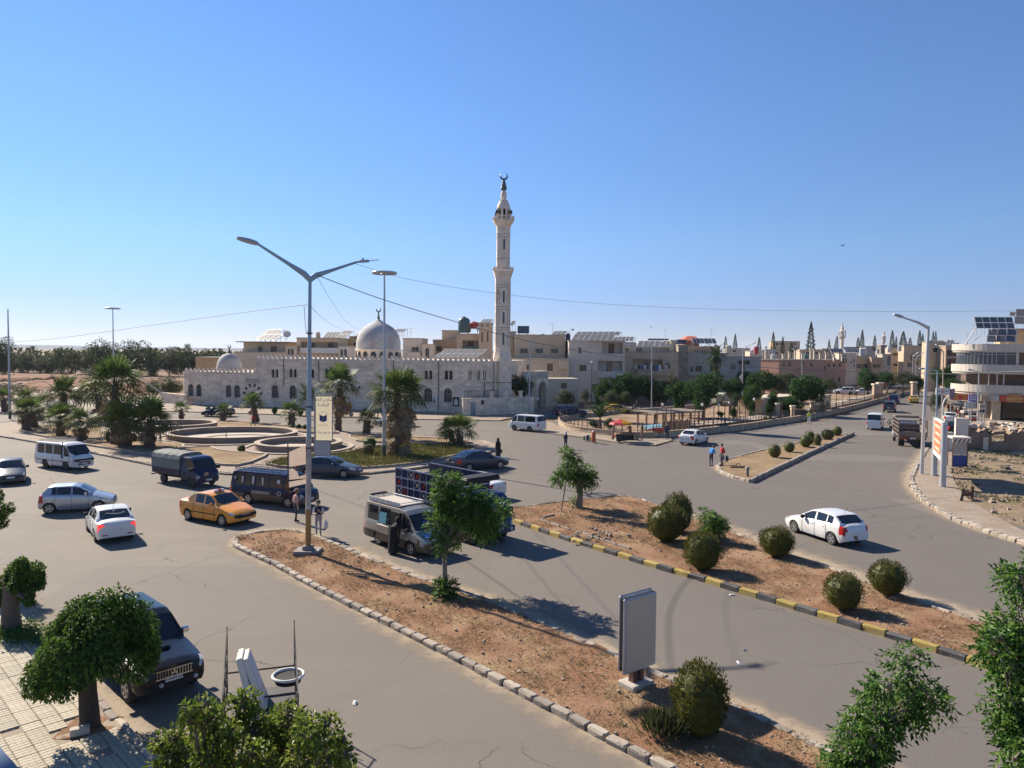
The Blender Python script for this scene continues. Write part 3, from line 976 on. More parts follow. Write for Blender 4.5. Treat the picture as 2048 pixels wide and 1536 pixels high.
for k in range(11):
 g0,g1=math.pi*k/11,math.pi*(k+1)/11
 zc=fm.hit(505,790)[1]+.1
 v=MB();ri,ro=1.25,1.72
 v.prism([(dc+ri*math.cos(g0),zc+ri*math.sin(g0)),(dc+ro*math.cos(g0),zc+ro*math.sin(g0)),(dc+ro*math.cos(g1),zc+ro*math.sin(g1)),(dc+ri*math.cos(g1),zc+ri*math.sin(g1))],.003,.12,M=Matrix.Rotation(R(90),4,'X'))
 v.build('arch_stone',M_MOSQT if k%2 else mat('basalt',(.07,.065,.065),.8,.2,4),mosque)
v=MB();v.box(dc-.45-.85,dc+1.3,-.06,-.003,*sorted((fm.hit(505,766)[1],fm.hit(505,757)[1])));v.build('plaque',M_CONC,mosque)
v=MB();poly_face(v,low_d,.25);v.build('door',mat('green_grey_door',(.06,.075,.08),.5,.1,3),mosque)
v=MB()
for px in(568,638,787,877,640+1618*.2148):
 u=fm.hit(px,760)[0]
 v.tube([(u,-.13,HU-.1),(u+.05,-.13,HU*.6),(u,-.13,.3 if px==877 else HU*.45)],.05,5)
v.build('drain_pipe',M_IRON,mosque)
def ac_unit(fac,px,py,label,off=.35):
 u,z=fac.hit(px,py,off)
 w=fac.A+fac.u*u+fac.n*.06
 t=thing('air_conditioner',label,'air conditioner',(w.x,w.y,z-.3),fac.yaw)
 b=MB();b.bbox(-.42,.42,-.36,0,0,.6,.03);b.build('case',M_PL['white'],t)
 b=MB();b.lathe([(.0,0),(.22,0),(.22,.02),(.0,.02)],14,M=Matrix.Translation((.08,-.36,.3))@Matrix.Rotation(R(90),4,'X'),cap=False);b.build('fan_grille',M_IRON,t)
 b=MB();b.box(-.4,-.36,-.3,0,-.06,-.002);b.box(.36,.4,-.3,0,-.06,-.002);b.build('bracket',M_IRON,t)
ac_unit(fm,718,775,'white air conditioner on the mosque wall left of the thick shaggy palm')
def poster(fac,x0,y0,x1,y1,label,face,inner,art):
 a,b=fac.hit(x0,y1,.08),fac.hit(x1,y0,.08)
 w=fac.A+fac.u*a[0]+fac.n*.08
 t=thing('wall_poster',label,'poster',(w.x,w.y,a[1]),fac.yaw)
 W,Hh=b[0]-a[0],b[1]-a[1]
 v=MB();v.box(0,W,-.05,0,0,Hh);v.build('board',face,t)
 v=MB();v.box(W*.12,W*.88,-.058,-.052,Hh*.08,Hh*.92)if inner else None
 if inner:v.build('print',inner,t)
 if art is not None:
  v=MB();poly_face(v,[(W*x,Hh*z)for x,z in art[0]],-.064);v.build('emblem',art[1],t)
M_BLK=mat('black_print',(.02,.02,.022),.6,.1,3)
M_WHT=mat('white_print',(.62,.60,.56),.7,.08,3)
poster(fm,866.6,793,875,806,'white poster with a black figure on the mosque wall, left of the framed one',M_WHT,None,([(.05,.05),(.5,.05),(.4,.35),(.22,.8),(.1,.75)],M_BLK))
poster(fm,906,794,918.6,812.5,'black framed poster with white calligraphic emblem on the mosque wall',M_BLK,M_BLK,([(.3,.12),(.7,.12),(.86,.3),(.8,.55),(.62,.74),(.5,.9),(.38,.74),(.2,.55),(.14,.3)],M_WHT))
dY=121
dcx=at(757,700,dY)
rd=43.5*dY/FPX
zb=at(757,698,dY).z
zt=at(757,637,dY).z
hD=zt-zb
loc=mosque.matrix_world.inverted()if False else None
def to_local(t,p):
 c,s_=math.cos(-t.rotation_euler.z),math.sin(-t.rotation_euler.z)
 x,y=p[0]-t.location.x,p[1]-t.location.y
 return(c*x-s_*y,s_*x+c*y)
lx,ly=to_local(mosque,dcx)
prof=[(1.0,-.02),(1.01,.12),(1.0,.25),(.965,.36),(.92,.46),(.85,.55),(.75,.64),(.64,.715),(.51,.78),(.38,.835),(.26,.88),(.16,.92),(.09,.955),(.03,1.0),(0.0,1.01)]
v=MB();v.lathe([(r*rd,zb+z*hD)for r,z in prof],48,(lx,ly,0));v.build('dome',M_DOME,mosque,True,60)
v=MB();v.lathe([(rd*1.0,HU-1),(rd*1.0,zb-.25),(rd*1.05,zb-.22),(rd*1.05,zb-.02),(rd*1.0,zb)],32,(lx,ly,0),cap=False);v.build('drum',M_MOSQT,mosque,True,40)
for k in range(16):
 g=2*math.pi*(k+.5)/16
 M=Matrix.Translation((lx,ly,0))@Matrix.Rotation(g+R(90),4,'Z')@Matrix.Translation((0,-rd*1.0-.02,0))
 if math.sin(g)>.35:continue
 v=MB();pts=arch(-.42,.42,HU+.1,zb-.42)
 poly_face(v,pts,-.02);v.v=[M@Vector(p)for p in v.v];v.build('dome_window',M_PANE,mosque)
def finial(parent,x,y,z,h,r,mats,crescent=True,rot=0):
 v=MB()
 v.tube([(x,y,z-.1),(x,y,z+h*.62)],r*.18,6)
 for k,q in((.12,1.0),(.32,.75),(.48,.55)):
  v.lathe([(0.001,-r*q*.5),(r*q*.4,-r*q*.3),(r*q*.5,0),(r*q*.4,r*q*.3),(.001,r*q*.5)],8,(x,y,z+h*k),cap=False)
 R0=h*.19
 n=20
 pts,rs=[],[]
 for k in range(n+1):
  g=R(-235)+(R(290))*k/n
  pts.append((x+R0*math.cos(g),y,z+h*.62+R0+R0*math.sin(g)*1.0))
  rs.append(.02+R0*.28*math.sin(math.pi*k/n))
 v.tube(pts,rs,5)
 return v.build('finial',mats,parent)
M_FIN=mat('finial_metal',(.10,.13,.13),.45,.2,4,metal=.5)
finial(mosque,lx,ly,zt-.1,at(757,617,dY).z-zt+.3,.5,M_FIN)
sY=126
sx,sy=to_local(mosque,at(459,735,sY))
rs_=24*sY/FPX
z0s,z1s=at(459,736,sY).z,at(459,706,sY).z
v=MB();v.lathe([(r*rs_,z0s+z*(z1s-z0s))for r,z in((1.12,-.06),(1.12,0),(1.0,.0),(1.0,.15),(.97,.32),(.88,.52),(.73,.72),(.5,.88),(.25,.97),(.0,1.0))],32,(sx,sy,0));v.build('small_dome',M_DOME,mosque,True,50)
v=MB();v.lathe([(rs_*.98,HL-1),(rs_*.98,z0s-.1)],24,(sx,sy,0));v.build('small_drum',M_MOSQT,mosque,True,40)
for k in range(7):
 g=R(-160+k*23)
 M=Matrix.Translation((sx,sy,0))@Matrix.Rotation(g+R(90),4,'Z')@Matrix.Translation((0,-rs_*.98-.02,0))
 v=MB();poly_face(v,arch(-.28,.28,HL+.1,z0s-.2),0);v.v=[M@Vector(p)for p in v.v];v.build('dome_window',mat('ochre_glass',(.20,.11,.05),.4,.2,3),mosque)
finial(mosque,sx,sy,z1s-.05,at(459,688,sY).z-z1s,.45,M_FIN)
cw=Fac(G(322,806),G(369,812))
t=cw.root('forecourt_wall','low pale stone wall at the left end of the mosque','wall')
v=MB();v.box(0,cw.L,0,.35,0,cw.hit(345,789)[1]);v.build('wall',M_MOSQ,t);v=MB();v.box(-.06,cw.L+.02,-.07,.42,cw.hit(345,789)[1]+.003,cw.hit(345,789)[1]+.16);v.build('coping',M_MOSQT,t)
# ================================================================== minaret
nY=108.0
nx=at(1004.5,700,nY)
minaret=thing('minaret','tall slender pale octagonal minaret beside the mosque','minaret',(nx.x,nx.y+1.2,0))
def nz(py):return at(1004.5,py,nY).z
k_=nY/FPX
def octa(mb,prof,rot=R(22.5+8)):
 mb.lathe(prof,8,a0=rot)
c8=1/math.cos(R(22.5))*.985
v=MB();octa(v,[(17.5*k_*c8*1.06,0),(17.5*k_*c8*1.06,nz(716)),(15.3*k_*c8,nz(702)),(15.3*k_*c8,nz(556))]);v.build('lower_shaft',M_MOSQT,minaret)
v=MB();octa(v,[(13.3*k_*c8,nz(536)),(13.3*k_*c8,nz(455))]);v.build('upper_shaft',M_MOSQT,minaret)
def balcony(z0,z1,r0,r1):
 v=MB();octa(v,[(r0,z0),(r0*1.12,z0+(z1-z0)*.25),(r1*.93,z0+(z1-z0)*.5),(r1,z0+(z1-z0)*.62),(r1,z0+(z1-z0)*.7)]);v.build('corbel',M_MOSQT,minaret)
 za,zb_=z0+(z1-z0)*.7,z1
 for k in range(8):
  g0,g1=R(30.5)+math.pi*k/4,R(30.5)+math.pi*(k+1)/4
  a,b=Vector((r1*math.cos(g0),r1*math.sin(g0),0)),Vector((r1*math.cos(g1),r1*math.sin(g1),0))
  v=MB();v.tube([a+Vector((0,0,zb_)),b+Vector((0,0,zb_))],.07,4)
  for i in range(6):
   p=a.lerp(b,i/6+.08);v.tube([p+Vector((0,0,za)),p+Vector((0,0,zb_))],.06,4)
  v.build('railing',M_MOSQT,minaret)
balcony(nz(556),nz(534),15.3*k_*c8,20*k_*c8)
balcony(nz(455),nz(431),13.3*k_*c8,20.5*k_*c8)
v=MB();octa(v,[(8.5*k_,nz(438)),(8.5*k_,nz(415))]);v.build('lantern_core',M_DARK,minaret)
for k in range(8):
 g=R(30.5)+math.pi*k/4
 v=MB();v.tube([(12.2*k_*math.cos(g),12.2*k_*math.sin(g),nz(438)),(12.2*k_*math.cos(g),12.2*k_*math.sin(g),nz(414))],.2,6);v.build('column',M_MOSQT,minaret)
 if k%2==0:
  v=MB();g2=g+R(20);M=Matrix.Translation((13*k_*math.cos(g2),13*k_*math.sin(g2),nz(423)))@Matrix.Rotation(g2,4,'Z')@Matrix.Rotation(R(90),4,'Y')
  v.lathe([(.08,0),(.12,.25),(.3,.5)],10,M=M);v.build('loudspeaker',M_IRON,minaret)
v=MB();v.lathe([(13.5*k_,nz(416)),(13.5*k_,nz(412)),(11.5*k_,nz(405)),(8.5*k_,nz(399)),(8.8*k_,nz(398)),(8.8*k_,nz(397)),(7.5*k_,nz(396.9))],16);v.build('shoulder',M_MOSQT,minaret,True,40)
v=MB();v.lathe([(4.0*k_,nz(397)),(5.6*k_,nz(393)),(6.3*k_,nz(388)),(5.4*k_,nz(382)),(3*k_,nz(378)),(.6*k_,nz(376))],16);v.build('bulb',M_MOSQT,minaret,True,60)
finial(minaret,0,0,nz(377),nz(341)-nz(377),.95,M_FIN)
Rf=15.3*k_*c8*math.cos(R(22.5))
def face_M(k,r):return Matrix.Rotation(R(30.5+22.5)+math.pi*k/4+R(90),4,'Z')@Matrix.Translation((0,-r,0))
for k in(4,5,6,3):
 for py0,py1 in((581,605),(623,647),(665,690)):
  z0,z1=nz(py1),nz(py0)
  if k%2==1:
   v=MB();poly_face(v,arch(-.13,.13,z0,z1),-.012);v.v=[face_M(k,Rf)@Vector(p)for p in v.v];v.build('slit_window',M_PANE,minaret)
  else:
   v=MB();P=arch(-.2,.2,z0-.2,z1+.2);v.tube([(p[0],-.01,p[1])for p in P+P[:1]],.025,4);v.v=[face_M(k,Rf)@Vector(p)for p in v.v];v.build('groove',M_IRON,minaret)
Ru=13.3*k_*c8*math.cos(R(22.5))
v=MB();poly_face(v,arch(-.13,.13,nz(498),nz(477)),-.012);v.v=[face_M(5,Ru)@Vector(p)for p in v.v];v.build('slit_window',M_PANE,minaret)
for r,pys in((13.5*k_*c8,(467,473,516)),(15.5*k_*c8,(570,575,613,618,655,659))):
 v=MB()
 for py in pys:
  n=32
  v.tube([(r*math.cos(2*math.pi*(i//4)/8+R(30.5))+0*i,r*math.sin(2*math.pi*(i//4)/8+R(30.5)),nz(py))for i in range(0,n+1,4)],.03,4)
 v.build('string_course',mat('dark_joint',(.12,.10,.08),.9,.2,4),minaret)
# ================================================================== roof things
def solar(label,bl,brx,tl,cols,rows,Y,gap=.03,tilt_k=1.6,legs=True):
 """bl, tl: pixels of the lower-left and upper-left corner, brx: pixel x of the lower right; distance Y"""
 P=at(bl[0],bl[1],Y)
 ez=(tl[1]-bl[1])*-Y/FPX
 ey=abs(ez)*tilt_k
 ex=(tl[0]-bl[0])*Y/FPX
 T=at(tl[0],tl[1],Y+ey)
 e=T-P
 Lx=(brx-bl[0])*Y/FPX
 b=Vector((Lx,-Lx*e.x/e.y if abs(e.x/e.y)<.6 else-Lx*.4,0))
 t=thing('solar_array',label,'solar panels',P,0,'solar arrays on the roofs')
 ux,uy=b.normalized(),e.normalized()
 nz_=ux.cross(uy)
 Mx=Matrix(((ux.x,uy.x,nz_.x,0),(ux.y,uy.y,nz_.y,0),(ux.z,uy.z,nz_.z,0),(0,0,0,1)))
 w,h=b.length/cols,e.length/rows
 mb=MB();mb.box(gap,w-gap,gap,h-gap,0,.04,0)
 mb.box(gap+.05,w-gap-.05,gap+.05,h-gap-.05,.04,.046,1)
 me=mb.mesh('panel',[M_ALU,M_PANEL])
 for i in range(cols):
  for j in range(rows):
   o=link('panel',me,t)
   o.matrix_local=Mx@Matrix.Translation((i*w,j*h,0))
 if legs:
  v=MB()
  for i in range(0,cols+1,max(1,cols//3)):
   for j in(0,rows):
    p=Mx@Vector((i*w,j*h,-.02))
    v.tube([p,(p.x,p.y,-.9 if j==0 else-.9)],.04,4)
   v.tube([Mx@Vector((i*w,0,-.05)),Mx@Vector((i*w,rows*h,-.05))],.04,4)
  v.build('support_frame',M_ALU,t)
 return t
def tank(label,px,py,Y,r,h,m,ox=False):
 p=at(px,py,Y)
 t=thing('water_tank',label,'water tank',p,0,'water tanks on the roofs')
 v=MB()
 if ox:v.bbox(-r,r,-r*.7,r*.7,.2,h,.06)
 else:v.lathe([(r*.96,.15),(r,.25),(r,h*.8),(r*.8,h*.93),(r*.3,h),(r*.3,h*1.05)],16)
 v.build('tank',m,t,not ox,40)
 v=MB()
 for x in(-.7,.7):
  for y in(-.5,.5):v.box(x*r-.05,x*r+.05,y*r-.05,y*r+.05,-.5,.18)
 v.build('stand',M_IRON,t)
 return t
M_TBLUE=mat('tank_navy',(.03,.05,.10),.5,.2,2);M_TRED=mat('tank_red',(.35,.05,.06),.5,.15,2);M_TGRN=mat('tank_green',(.05,.10,.10),.5,.15,2)
def antenna(label,px,py0,py1,Y):
 a,b=at(px,py0,Y),at(px,py1,Y)
 t=thing('roof_antenna',label,'antenna',a)
 h=b.z-a.z
 v=MB();v.tube([(0,0,-.5),(0,0,h)],.035,5);v.build('mast',M_ALU,t)
 v=MB()
 for z,w in((h*.97,.9),(h*.6,.5)):
  v.tube([(-w,0,z),(w*.6,0,z)],.02,4)
  for k in range(5):v.tube([(-w+k*w*.35,-.3,z),(-w+k*w*.35,.3,z)],.012,4)
 v.build('elements',M_ALU,t)
def dish(label,px,py,Y,r=.5):
 p=at(px,py,Y)
 t=thing('satellite_dish',label,'satellite dish',p,R(20),'satellite dishes on the roofs')
 M=Matrix.Translation((0,0,.7))@Matrix.Rotation(R(60),4,'X')
 v=MB();v.lathe([(r*k/4,.25*(k/4)**2*r)for k in range(5)],14,M=M,cap=False);v.build('bowl',M_PL['white'],t,True)
 v=MB();v.tube([(0,.1,-.4),(0,.1,.7)],.04,5);v.build('mast',M_ALU,t)
 v=MB();v.tube([M@Vector((0,-r*.9,.2*r)),M@Vector((0,0,.7))],.015,4);v.build('arm',M_ALU,t)
# ================================================================== houses behind the mosque
house('flat roofed orange house behind the small dome at the left end',391,452,716,150,M_PL['orange'],[(402,738,420,744,'s')],8)
t,f,H=house('pale house with wide flat roof slab behind the left of the mosque',487,572,685,146,M_PL['tan'],[(516,693,525,705),(541,692,553,705,'s')],10,eave=1.0)
house('low cream terrace block just behind the left part of the mosque roof',470,572,705.5,143,M_PL['cream'],[],3)
house('narrow cream stair tower with twin arches left of the lamp pole',571,593.5,693,141,M_PL['cream'],[(575,697,580.5,711,'a'),(582,697,587.5,711,'a')],6)
house('tan house with a long panelled balcony behind the mosque roof',593.5,679,677,142,M_PL['tan'],[],10,balc=[(601,696,678,706,M_FRAMEW)],recess=[(602,684,676,700)])
house('narrow white tower with dark twin arches left of the big dome',677,699,693.5,141,M_PL['white'],[(680.5,698,686,718,'a'),(688,698,693.5,718,'a')],6)
house('orange tan house half hidden left of the big dome',699,724,674,150,M_PL['orange'],[(706,686,716,697)],9)
house('white house with small square window right of the big dome',806,845,678,140,M_PL['pale'],[(823,694,837,703)],9,balc=[(816,705,841,716)])
house('small gabled porch with tall arched window right of the big dome',844,868,690,139,M_PL['cream'],[(850.5,695.5,858.5,717,'a')],4)
house('weathered brown block behind the mosque solar array',866,915,681,148,M_PL['brown'],[(868,692,884,703)],8)
house('brown roof room under a dark lean-to roof',884,917,662,152,M_PL['tan'],[],5)
house('tan house with open loggia left of the minaret',913,962,669,143,M_PL['tan'],[],9,recess=[(925,681,956,697)],balc=[(925,693,957,698,M_TGRN)])
house('tan stair tower with two square openings left of the minaret',958,984,647,141,M_PL['tan'],[(962,649,966.5,653),(973,649,977.5,653),(962.5,664,966,684,'s'),(973.5,664,977,684,'s')],6)
house('brown house right of the minaret with three small dark windows',1030,1131,671,140,M_PL['tan'],[(1040.6,697,1055.7,706.5),(1070.7,697,1086,706.5),(1102,697,1116.6,706.5)],11)
house('lower tan storey below the three dark windows',1021,1138,719,134,M_PL['sand'],[(1028,729,1060,739,'s'),(1094,727,1106,742,'s')],6,balc=[(1118,723,1138,738)])
house('house with slanted white wall behind the minaret',1014,1032,664,147,M_PL['grey'],[],6)
t8,f8,H8=house('large pale corner house with two balconies right of the gate arch',1138,1250,683,136,M_PL['pale'],[(1156.6,694.7,1163,707),(1158.6,730,1173,742,'s')],11,recess=[(1204,685,1246,707),(1196,722,1245,745)],balc=[(1195,743,1252,756)])
house('brown house with laundry balcony behind the dark hedge',1250,1357,705,145,M_PL['tan'],[(1329,725,1341,738,'a')],10,recess=[(1265,719,1326,739)],balc=[(1275,738,1341,750.5)])
house('mottled roof storey above the laundry balcony',1247,1342,695,151,M_PL['grey'],[(1250,696,1260,703),(1272,696,1284,703)],8)
house('square cream roof tower next to the block pier',1342,1357,682,150,M_PL['cream'],[],5)
house('grey block pier between two houses',1357,1377,691,147,stone_mat('screen_blocks',(.30,.26,.21),.6,.3,.25,.45),[],8)
house('grey house with brown windows behind the tall park palm',1376,1456,707,150,M_PL['grey'],[(1381,733,1386,743,'s'),(1391,732,1404,743,'s'),(1420,732,1438,743,'s')],10,balc=[(1376,744,1455,751)])
house('brown upper storey under the red roofed hut',1370,1440,694,156,M_PL['brown'],[(1390,700,1397,706,'W'),(1404,700,1412,706,'W')],8)
t,f,H=house('small red roof hut on the brown storey',1370,1399,681,158,mat('red_plaster',(.36,.13,.08),.85,.15,2),[],6,coping=False)
v=MB();Lh=f.L;v.add([(-.4,-.4,H),(Lh+.4,-.4,H),(Lh+.4,6.4,H),(-.4,6.4,H),(1.0,2,H+1.0),(Lh-.6,2,H+1.0),(Lh-.6,4,H+1.0),(1.0,4,H+1.0)],[(0,1,5,4),(1,2,6,5),(2,3,7,6),(3,0,4,7),(4,5,6,7)])
v.build('tiled_roof',mat('red_tiles',(.42,.10,.06),.8,.2,3),t)
house('grey house with big round arches right of the park palm',1450,1522,714,158,M_PL['grey'],[(1461,727,1472,739,'a'),(1478,729,1490,740,'a')],10,recess=[(1476,721,1500,729)])
house('pink stone building with many roof posts, long shaded front',1558,1692,720,178,M_PL['pink'],[(1564,723,1570,726),(1576,723,1582,726),(1564,728,1570,733),(1576,728,1582,733),(1597,722,1608,729),(1620,724,1625,726),(1620,728,1625,733),(1655,727,1660,734),(1666,727,1671,734),(1677,727,1682,734)],14,Y1=200)
v=MB()
house('far apartment block with flat roof among the firs',1546,1600,683,330,M_PL['tan'],[(1552,686,1557,690),(1562,686,1568,690),(1587,686,1592,690),(1586,696,1594,702)],16)
house('cream house under the far minaret',1678,1713,707,205,M_PL['cream'],[(1684,711,1693,714),(1702,722,1705,727),(1707,717,1710,724),(1707,729,1710,735)],12)
house('tan house with a deep open ground floor right of the cream house',1711,1743,713,208,M_PL['tan'],[(1713,728,1738,737)],10)
house('brown house with white roof rail further right',1743,1765,716,206,M_PL['brown'],[(1746,728,1760,735)],10)
house('grey house with a tall dark arch',1765,1783,709,207,M_PL['grey'],[(1774,711,1781,731,'a')],10)
house('tan house with a bay window left of the roof terrace house',1781,1812,697,210,M_PL['sand'],[(1786,706,1796,712,'s'),(1787,727,1796,732),(1803,727,1812,733)],12)
house('tan house with dark flat roof terrace behind the tall right lamp',1808,1857,692,205,M_PL['tan'],[(1821,711,1826,721),(1832,724,1837,731),(1847,722,1853,733)],12,balc=[(1826,708,1855,713),(1826,716,1855,720)])
house('tall tan apartment house left of the striped balconies',1857,1893,685,190,M_PL['tan'],[(1880,722,1887,727),(1882,708,1887,711)],12)
house('apartment house with two dark balconies left of the white curved building',1892,1924,692,186,M_PL['brown'],[],12,recess=[(1894,700,1917,712),(1894,717,1917,730)])
house('low distant house row on the left of the far firs',1455,1500,697,260,M_PL['grey'],[(1466,700,1472,704)],12)
house('distant grey house under the cypress pair',1722,1750,693,290,M_PL['grey'],[(1730,696,1736,700)],12)
house('distant grey house with panel roof between the cypresses',1600,1650,700,270,M_PL['tan'],[(1612,704,1618,708),(1630,704,1636,708)],12)
house('distant pale house left of the far minaret',1644,1680,698,280,M_PL['grey'],[(1650,702,1656,706)],12)
house('distant grey house behind the bay window house',1762,1800,691,300,M_PL['dark'],[(1770,694,1776,698)],12)
house('distant tan house behind the solar panels right of the arches',1500,1548,703,240,M_PL['sand'],[(1510,706,1515,710)],10)
gw=Fac(at(1096,800,123),at(1157,800,124))
t=gw.root('yard_wall','tan yard wall with small brown window right of the gate arch','wall')
v=MB();hz=gw.hit(1120,757)[1]
p=[gw.hit(1122,777),gw.hit(1134,766)]
wall_holes(v,rect(0,gw.L,0,hz),[rect(p[0][0],p[1][0],p[0][1],p[1][1])],0,.15);body_box(v,gw.L,4,hz);v.build('wall',M_PL['sand'],t)
v=MB();poly_face(v,rect(p[0][0],p[1][0],p[0][1],p[1][1]),.12);v.build('shutter',MATS['brown_shutter'],t)
gw2=Fac(at(1268,800,136),at(1346,800,140))
t=gw2.root('garden_wall','long grey garden wall below the laundry balcony','wall')
v=MB();v.box(0,gw2.L,0,.3,0,gw2.hit(1300,789)[1]);v.build('wall',M_CONCD,t);v=MB();v.box(-.05,gw2.L+.05,-.06,.36,gw2.hit(1300,789)[1]+.002,gw2.hit(1300,789)[1]+.14);v.build('coping',M_CONC,t)
ga=Fac(at(1073,800,118),at(1096,800,120.5))
t=ga.root('gate_arch','tall pale gate tower with pointed arch and sign right of the minaret','gate')
hz=ga.hit(1084,742)[1]
o0,o1=ga.hit(1075.5,812)[0],ga.hit(1092.5,812)[0]
ap=arch(o0,o1,0.02,ga.hit(1084,766)[1],10,.25)
v=MB();wall_holes(v,rect(0,ga.L,0,hz),[ap],0,1.2);body_box(v,ga.L,1.2,hz);v.build('portal',M_MOSQT,t)
v=MB();P=[(q[0],-.04,q[1])for q in arch(o0-.18,o1+.18,0.02,ga.hit(1084,764)[1],10,.25)[1:]]+[(o0-.18,-.04,.02)];v.tube(P,.12,5);v.build('moulding',M_MOSQ,t)
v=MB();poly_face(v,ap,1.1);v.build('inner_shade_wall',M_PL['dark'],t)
v=MB();v.box(.15,ga.L-.1,-.06,-.003,ga.hit(1084,757)[1],ga.hit(1084,743)[1]);v.build('sign_board',M_CONC,t)
v=MB();v.box(-2.2,-.01,1.0,1.4,0,hz-.1);v.build('side_wall',M_PL['grey'],t)
v=MB();v.box(-1.2,-.2,.93,.997,hz-2.0,hz-.2);v.build('poster',M_WHT,t)
v=MB();poly_face(v,[(-1.05,hz-1.9),(-.4,hz-1.9),(-.5,hz-1.3),(-.62,hz-.7),(-.85,hz-.7),(-1.0,hz-1.2)],.92);v.build('portrait',M_BLK,t)
yw=Fac(G(926,833),G(1068,828))
t=yw.root('yard_wall','whitewashed yard wall with small pillars right of the mosque','wall')
hz=yw.hit(1000,797)[1]
v=MB();v.box(0,yw.L,0,.3,0,hz);v.build('wall',M_MOSQ,t)
v=MB();v.box(-.04,yw.L+.04,-.06,.36,hz+.003,hz+.14);v.build('coping',M_MOSQT,t)
for px in(983,1013,1042):
 u=yw.hit(px,800)[0];v=MB();v.box(u-.22,u+.22,-.05,.4,hz+.145,hz+.9);v.box(u-.3,u+.3,-.13,.48,hz+.903,hz+1.05);v.build('pillar',M_MOSQT,t)
u=yw.hit(946,815)[0];v=MB();v.box(u-.38,u+.38,-.04,-.002,.1,1.95);v.build('door',mat('grey_blue_steel',(.20,.25,.28),.6,.15,2,dirt=(.12,.08,.06)),t)
u=yw.hit(965,806)[0];v=MB();v.box(u-.22,u+.22,-.05,-.002,1.6,2.2);v.build('vent_window',M_IRON,t)
v=MB()
for k in range(26):
 u=.3+k*(yw.L*.48)/26;v.tube([(u,.2,hz),(u,.2,hz+1.2)],.03,4)
for z in(.4,1.15):v.tube([(.3,.2,hz+z),(yw.L*.48,.2,hz+z)],.04,4)
for z in(2.2,):v.tube([(4,1.5,hz+z),(9.8,1.5,hz+z)],.06,4)
v.tube([(4,1.5,0),(4,1.5,hz+2.2)],.06,4)
v.build('fence_bars',mat('navy_fence',(.03,.045,.08),.5,.1,3),t)
rr_l=random.Random(4)
for k in range(11):
 px=1272+k*6;p=at(px,730,142.5);t=thing('laundry',('pale shirt','dark towel','blue trousers','white sheet','brown cloth','grey shirt','dark trousers','pale towel','navy cloth','white shirt','blue cloth')[k]+' hung over the laundry balcony, number %d from the left'%(k+1),'laundry',p,0,'washing on the laundry balcony')
 v=MB();h_=rr_l.uniform(.7,1.2);v.add([(-.24,0,0),(.24,.03,0),(.22,-.05,-h_),(-.22,.04,-h_)],[(0,3,2,1)]);v.build('cloth',mat('wash_%d'%(k%5),[(.5,.47,.43),(.06,.06,.07),(.08,.12,.22),(.6,.6,.6),(.2,.13,.1)][k%5],.9,.1,4),t)
solar('double solar array on the house with wide flat roof slab, left end',(510,680),558,(530,669),4,1,147,tilt_k=1.2)
solar('small upper solar array behind the double one at the left end',(527,669),560,(540,659),2,1,151,tilt_k=1.2)
solar('solar array right of the round chimney',(645,676),676,(655,664),4,1,150,tilt_k=1.4)
solar('tilted solar array at the left flank of the big dome',(671,676),693,(688,661),2,2,148,tilt_k=1.2)
solar('solar array peeping out left of the big dome',(706,676),722,(722,664),2,1,150)
solar('high thin solar array right of the big dome',(786,664),806,(796,658),3,1,140,tilt_k=2.2)
solar('wide solar array on the mosque roof left of the minaret',(866,716),955,(893,698),7,2,114,tilt_k=1.5)
solar('steep solar array on the stair tower left of the minaret',(957,648),978,(971,639),3,1,142,tilt_k=1.0)
solar('small solar array right of the minaret top of the roofs',(1019,651),1026,(1024,642),1,1,148)
solar('front row of solar panels on the pale corner house',(1142,681),1220,(1153,668),7,1,137,tilt_k=1.2)
solar('back row of solar panels on the pale corner house',(1150,671),1233,(1156,663.5),8,1,142,tilt_k=1.2)
solar('right block of solar panels beside the corner house rows',(1218,682),1262,(1224,673.5),6,1,140,tilt_k=1.2)
solar('small solar array left of the corner house rows',(1101,671),1128,(1112,662.5),3,1,141,tilt_k=1.2)
solar('row of solar panels above the mottled roof storey',(1273,694),1335,(1280,682),6,1,152,tilt_k=1.2)
solar('dark little solar row above the mottled roof storey',(1296,681),1336,(1296,677),5,1,158,tilt_k=.8)
solar('low solar table left of the mottled roof storey',(1247,694),1270,(1247,684),2,2,149,tilt_k=1.4)
solar('solar array beside the red roofed hut',(1387,687),1435,(1383,676.5),6,1,155,tilt_k=1.2)
solar('pale solar array left of the far fir pair',(1500,707),1522,(1506,700),3,1,200,tilt_k=1.4)
solar('solar array left of the pink building roof',(1526,707),1548,(1526,698.5),4,1,200,tilt_k=1.2)
solar('long solar array right of the far minaret',(1692,705),1722,(1686,693.5),6,1,206,tilt_k=1.2)
solar('striped solar array left of the far minaret',(1664,706),1690,(1658,697),4,1,210,tilt_k=1.2)
solar('solar array on the apartment house left of the white curved building',(1893,694),1914,(1895,685.5),4,1,187,tilt_k=1.2)
solar('pair of collectors behind the apartment house solar array',(1894,686),1905,(1895,680),2,1,190,tilt_k=1.0)
solar('solar array on the house right of the tall right lamp',(1866,688),1883,(1866,681),4,1,192,tilt_k=1.0)
tank('big dark green roof tank with domed top left of the minaret',928,667,144,1.15,3.1,M_TGRN)
tank('narrow dark roof tank between the green and the red one',937.5,659,146,.42,1.4,M_TBLUE)
tank('round red roof tank left of the minaret',948,659,146,1.0,1.5,M_TRED)
tank('square navy roof tank right of the minaret',1046.5,669,141,1.1,1.6,M_TBLUE,True)
tank('black roof tank on the block pier',1362,690,149,.9,1.1,M_TBLUE,True)
tank('blue tank behind the corner house',1136,684,141,.45,1.6,M_TBLUE)
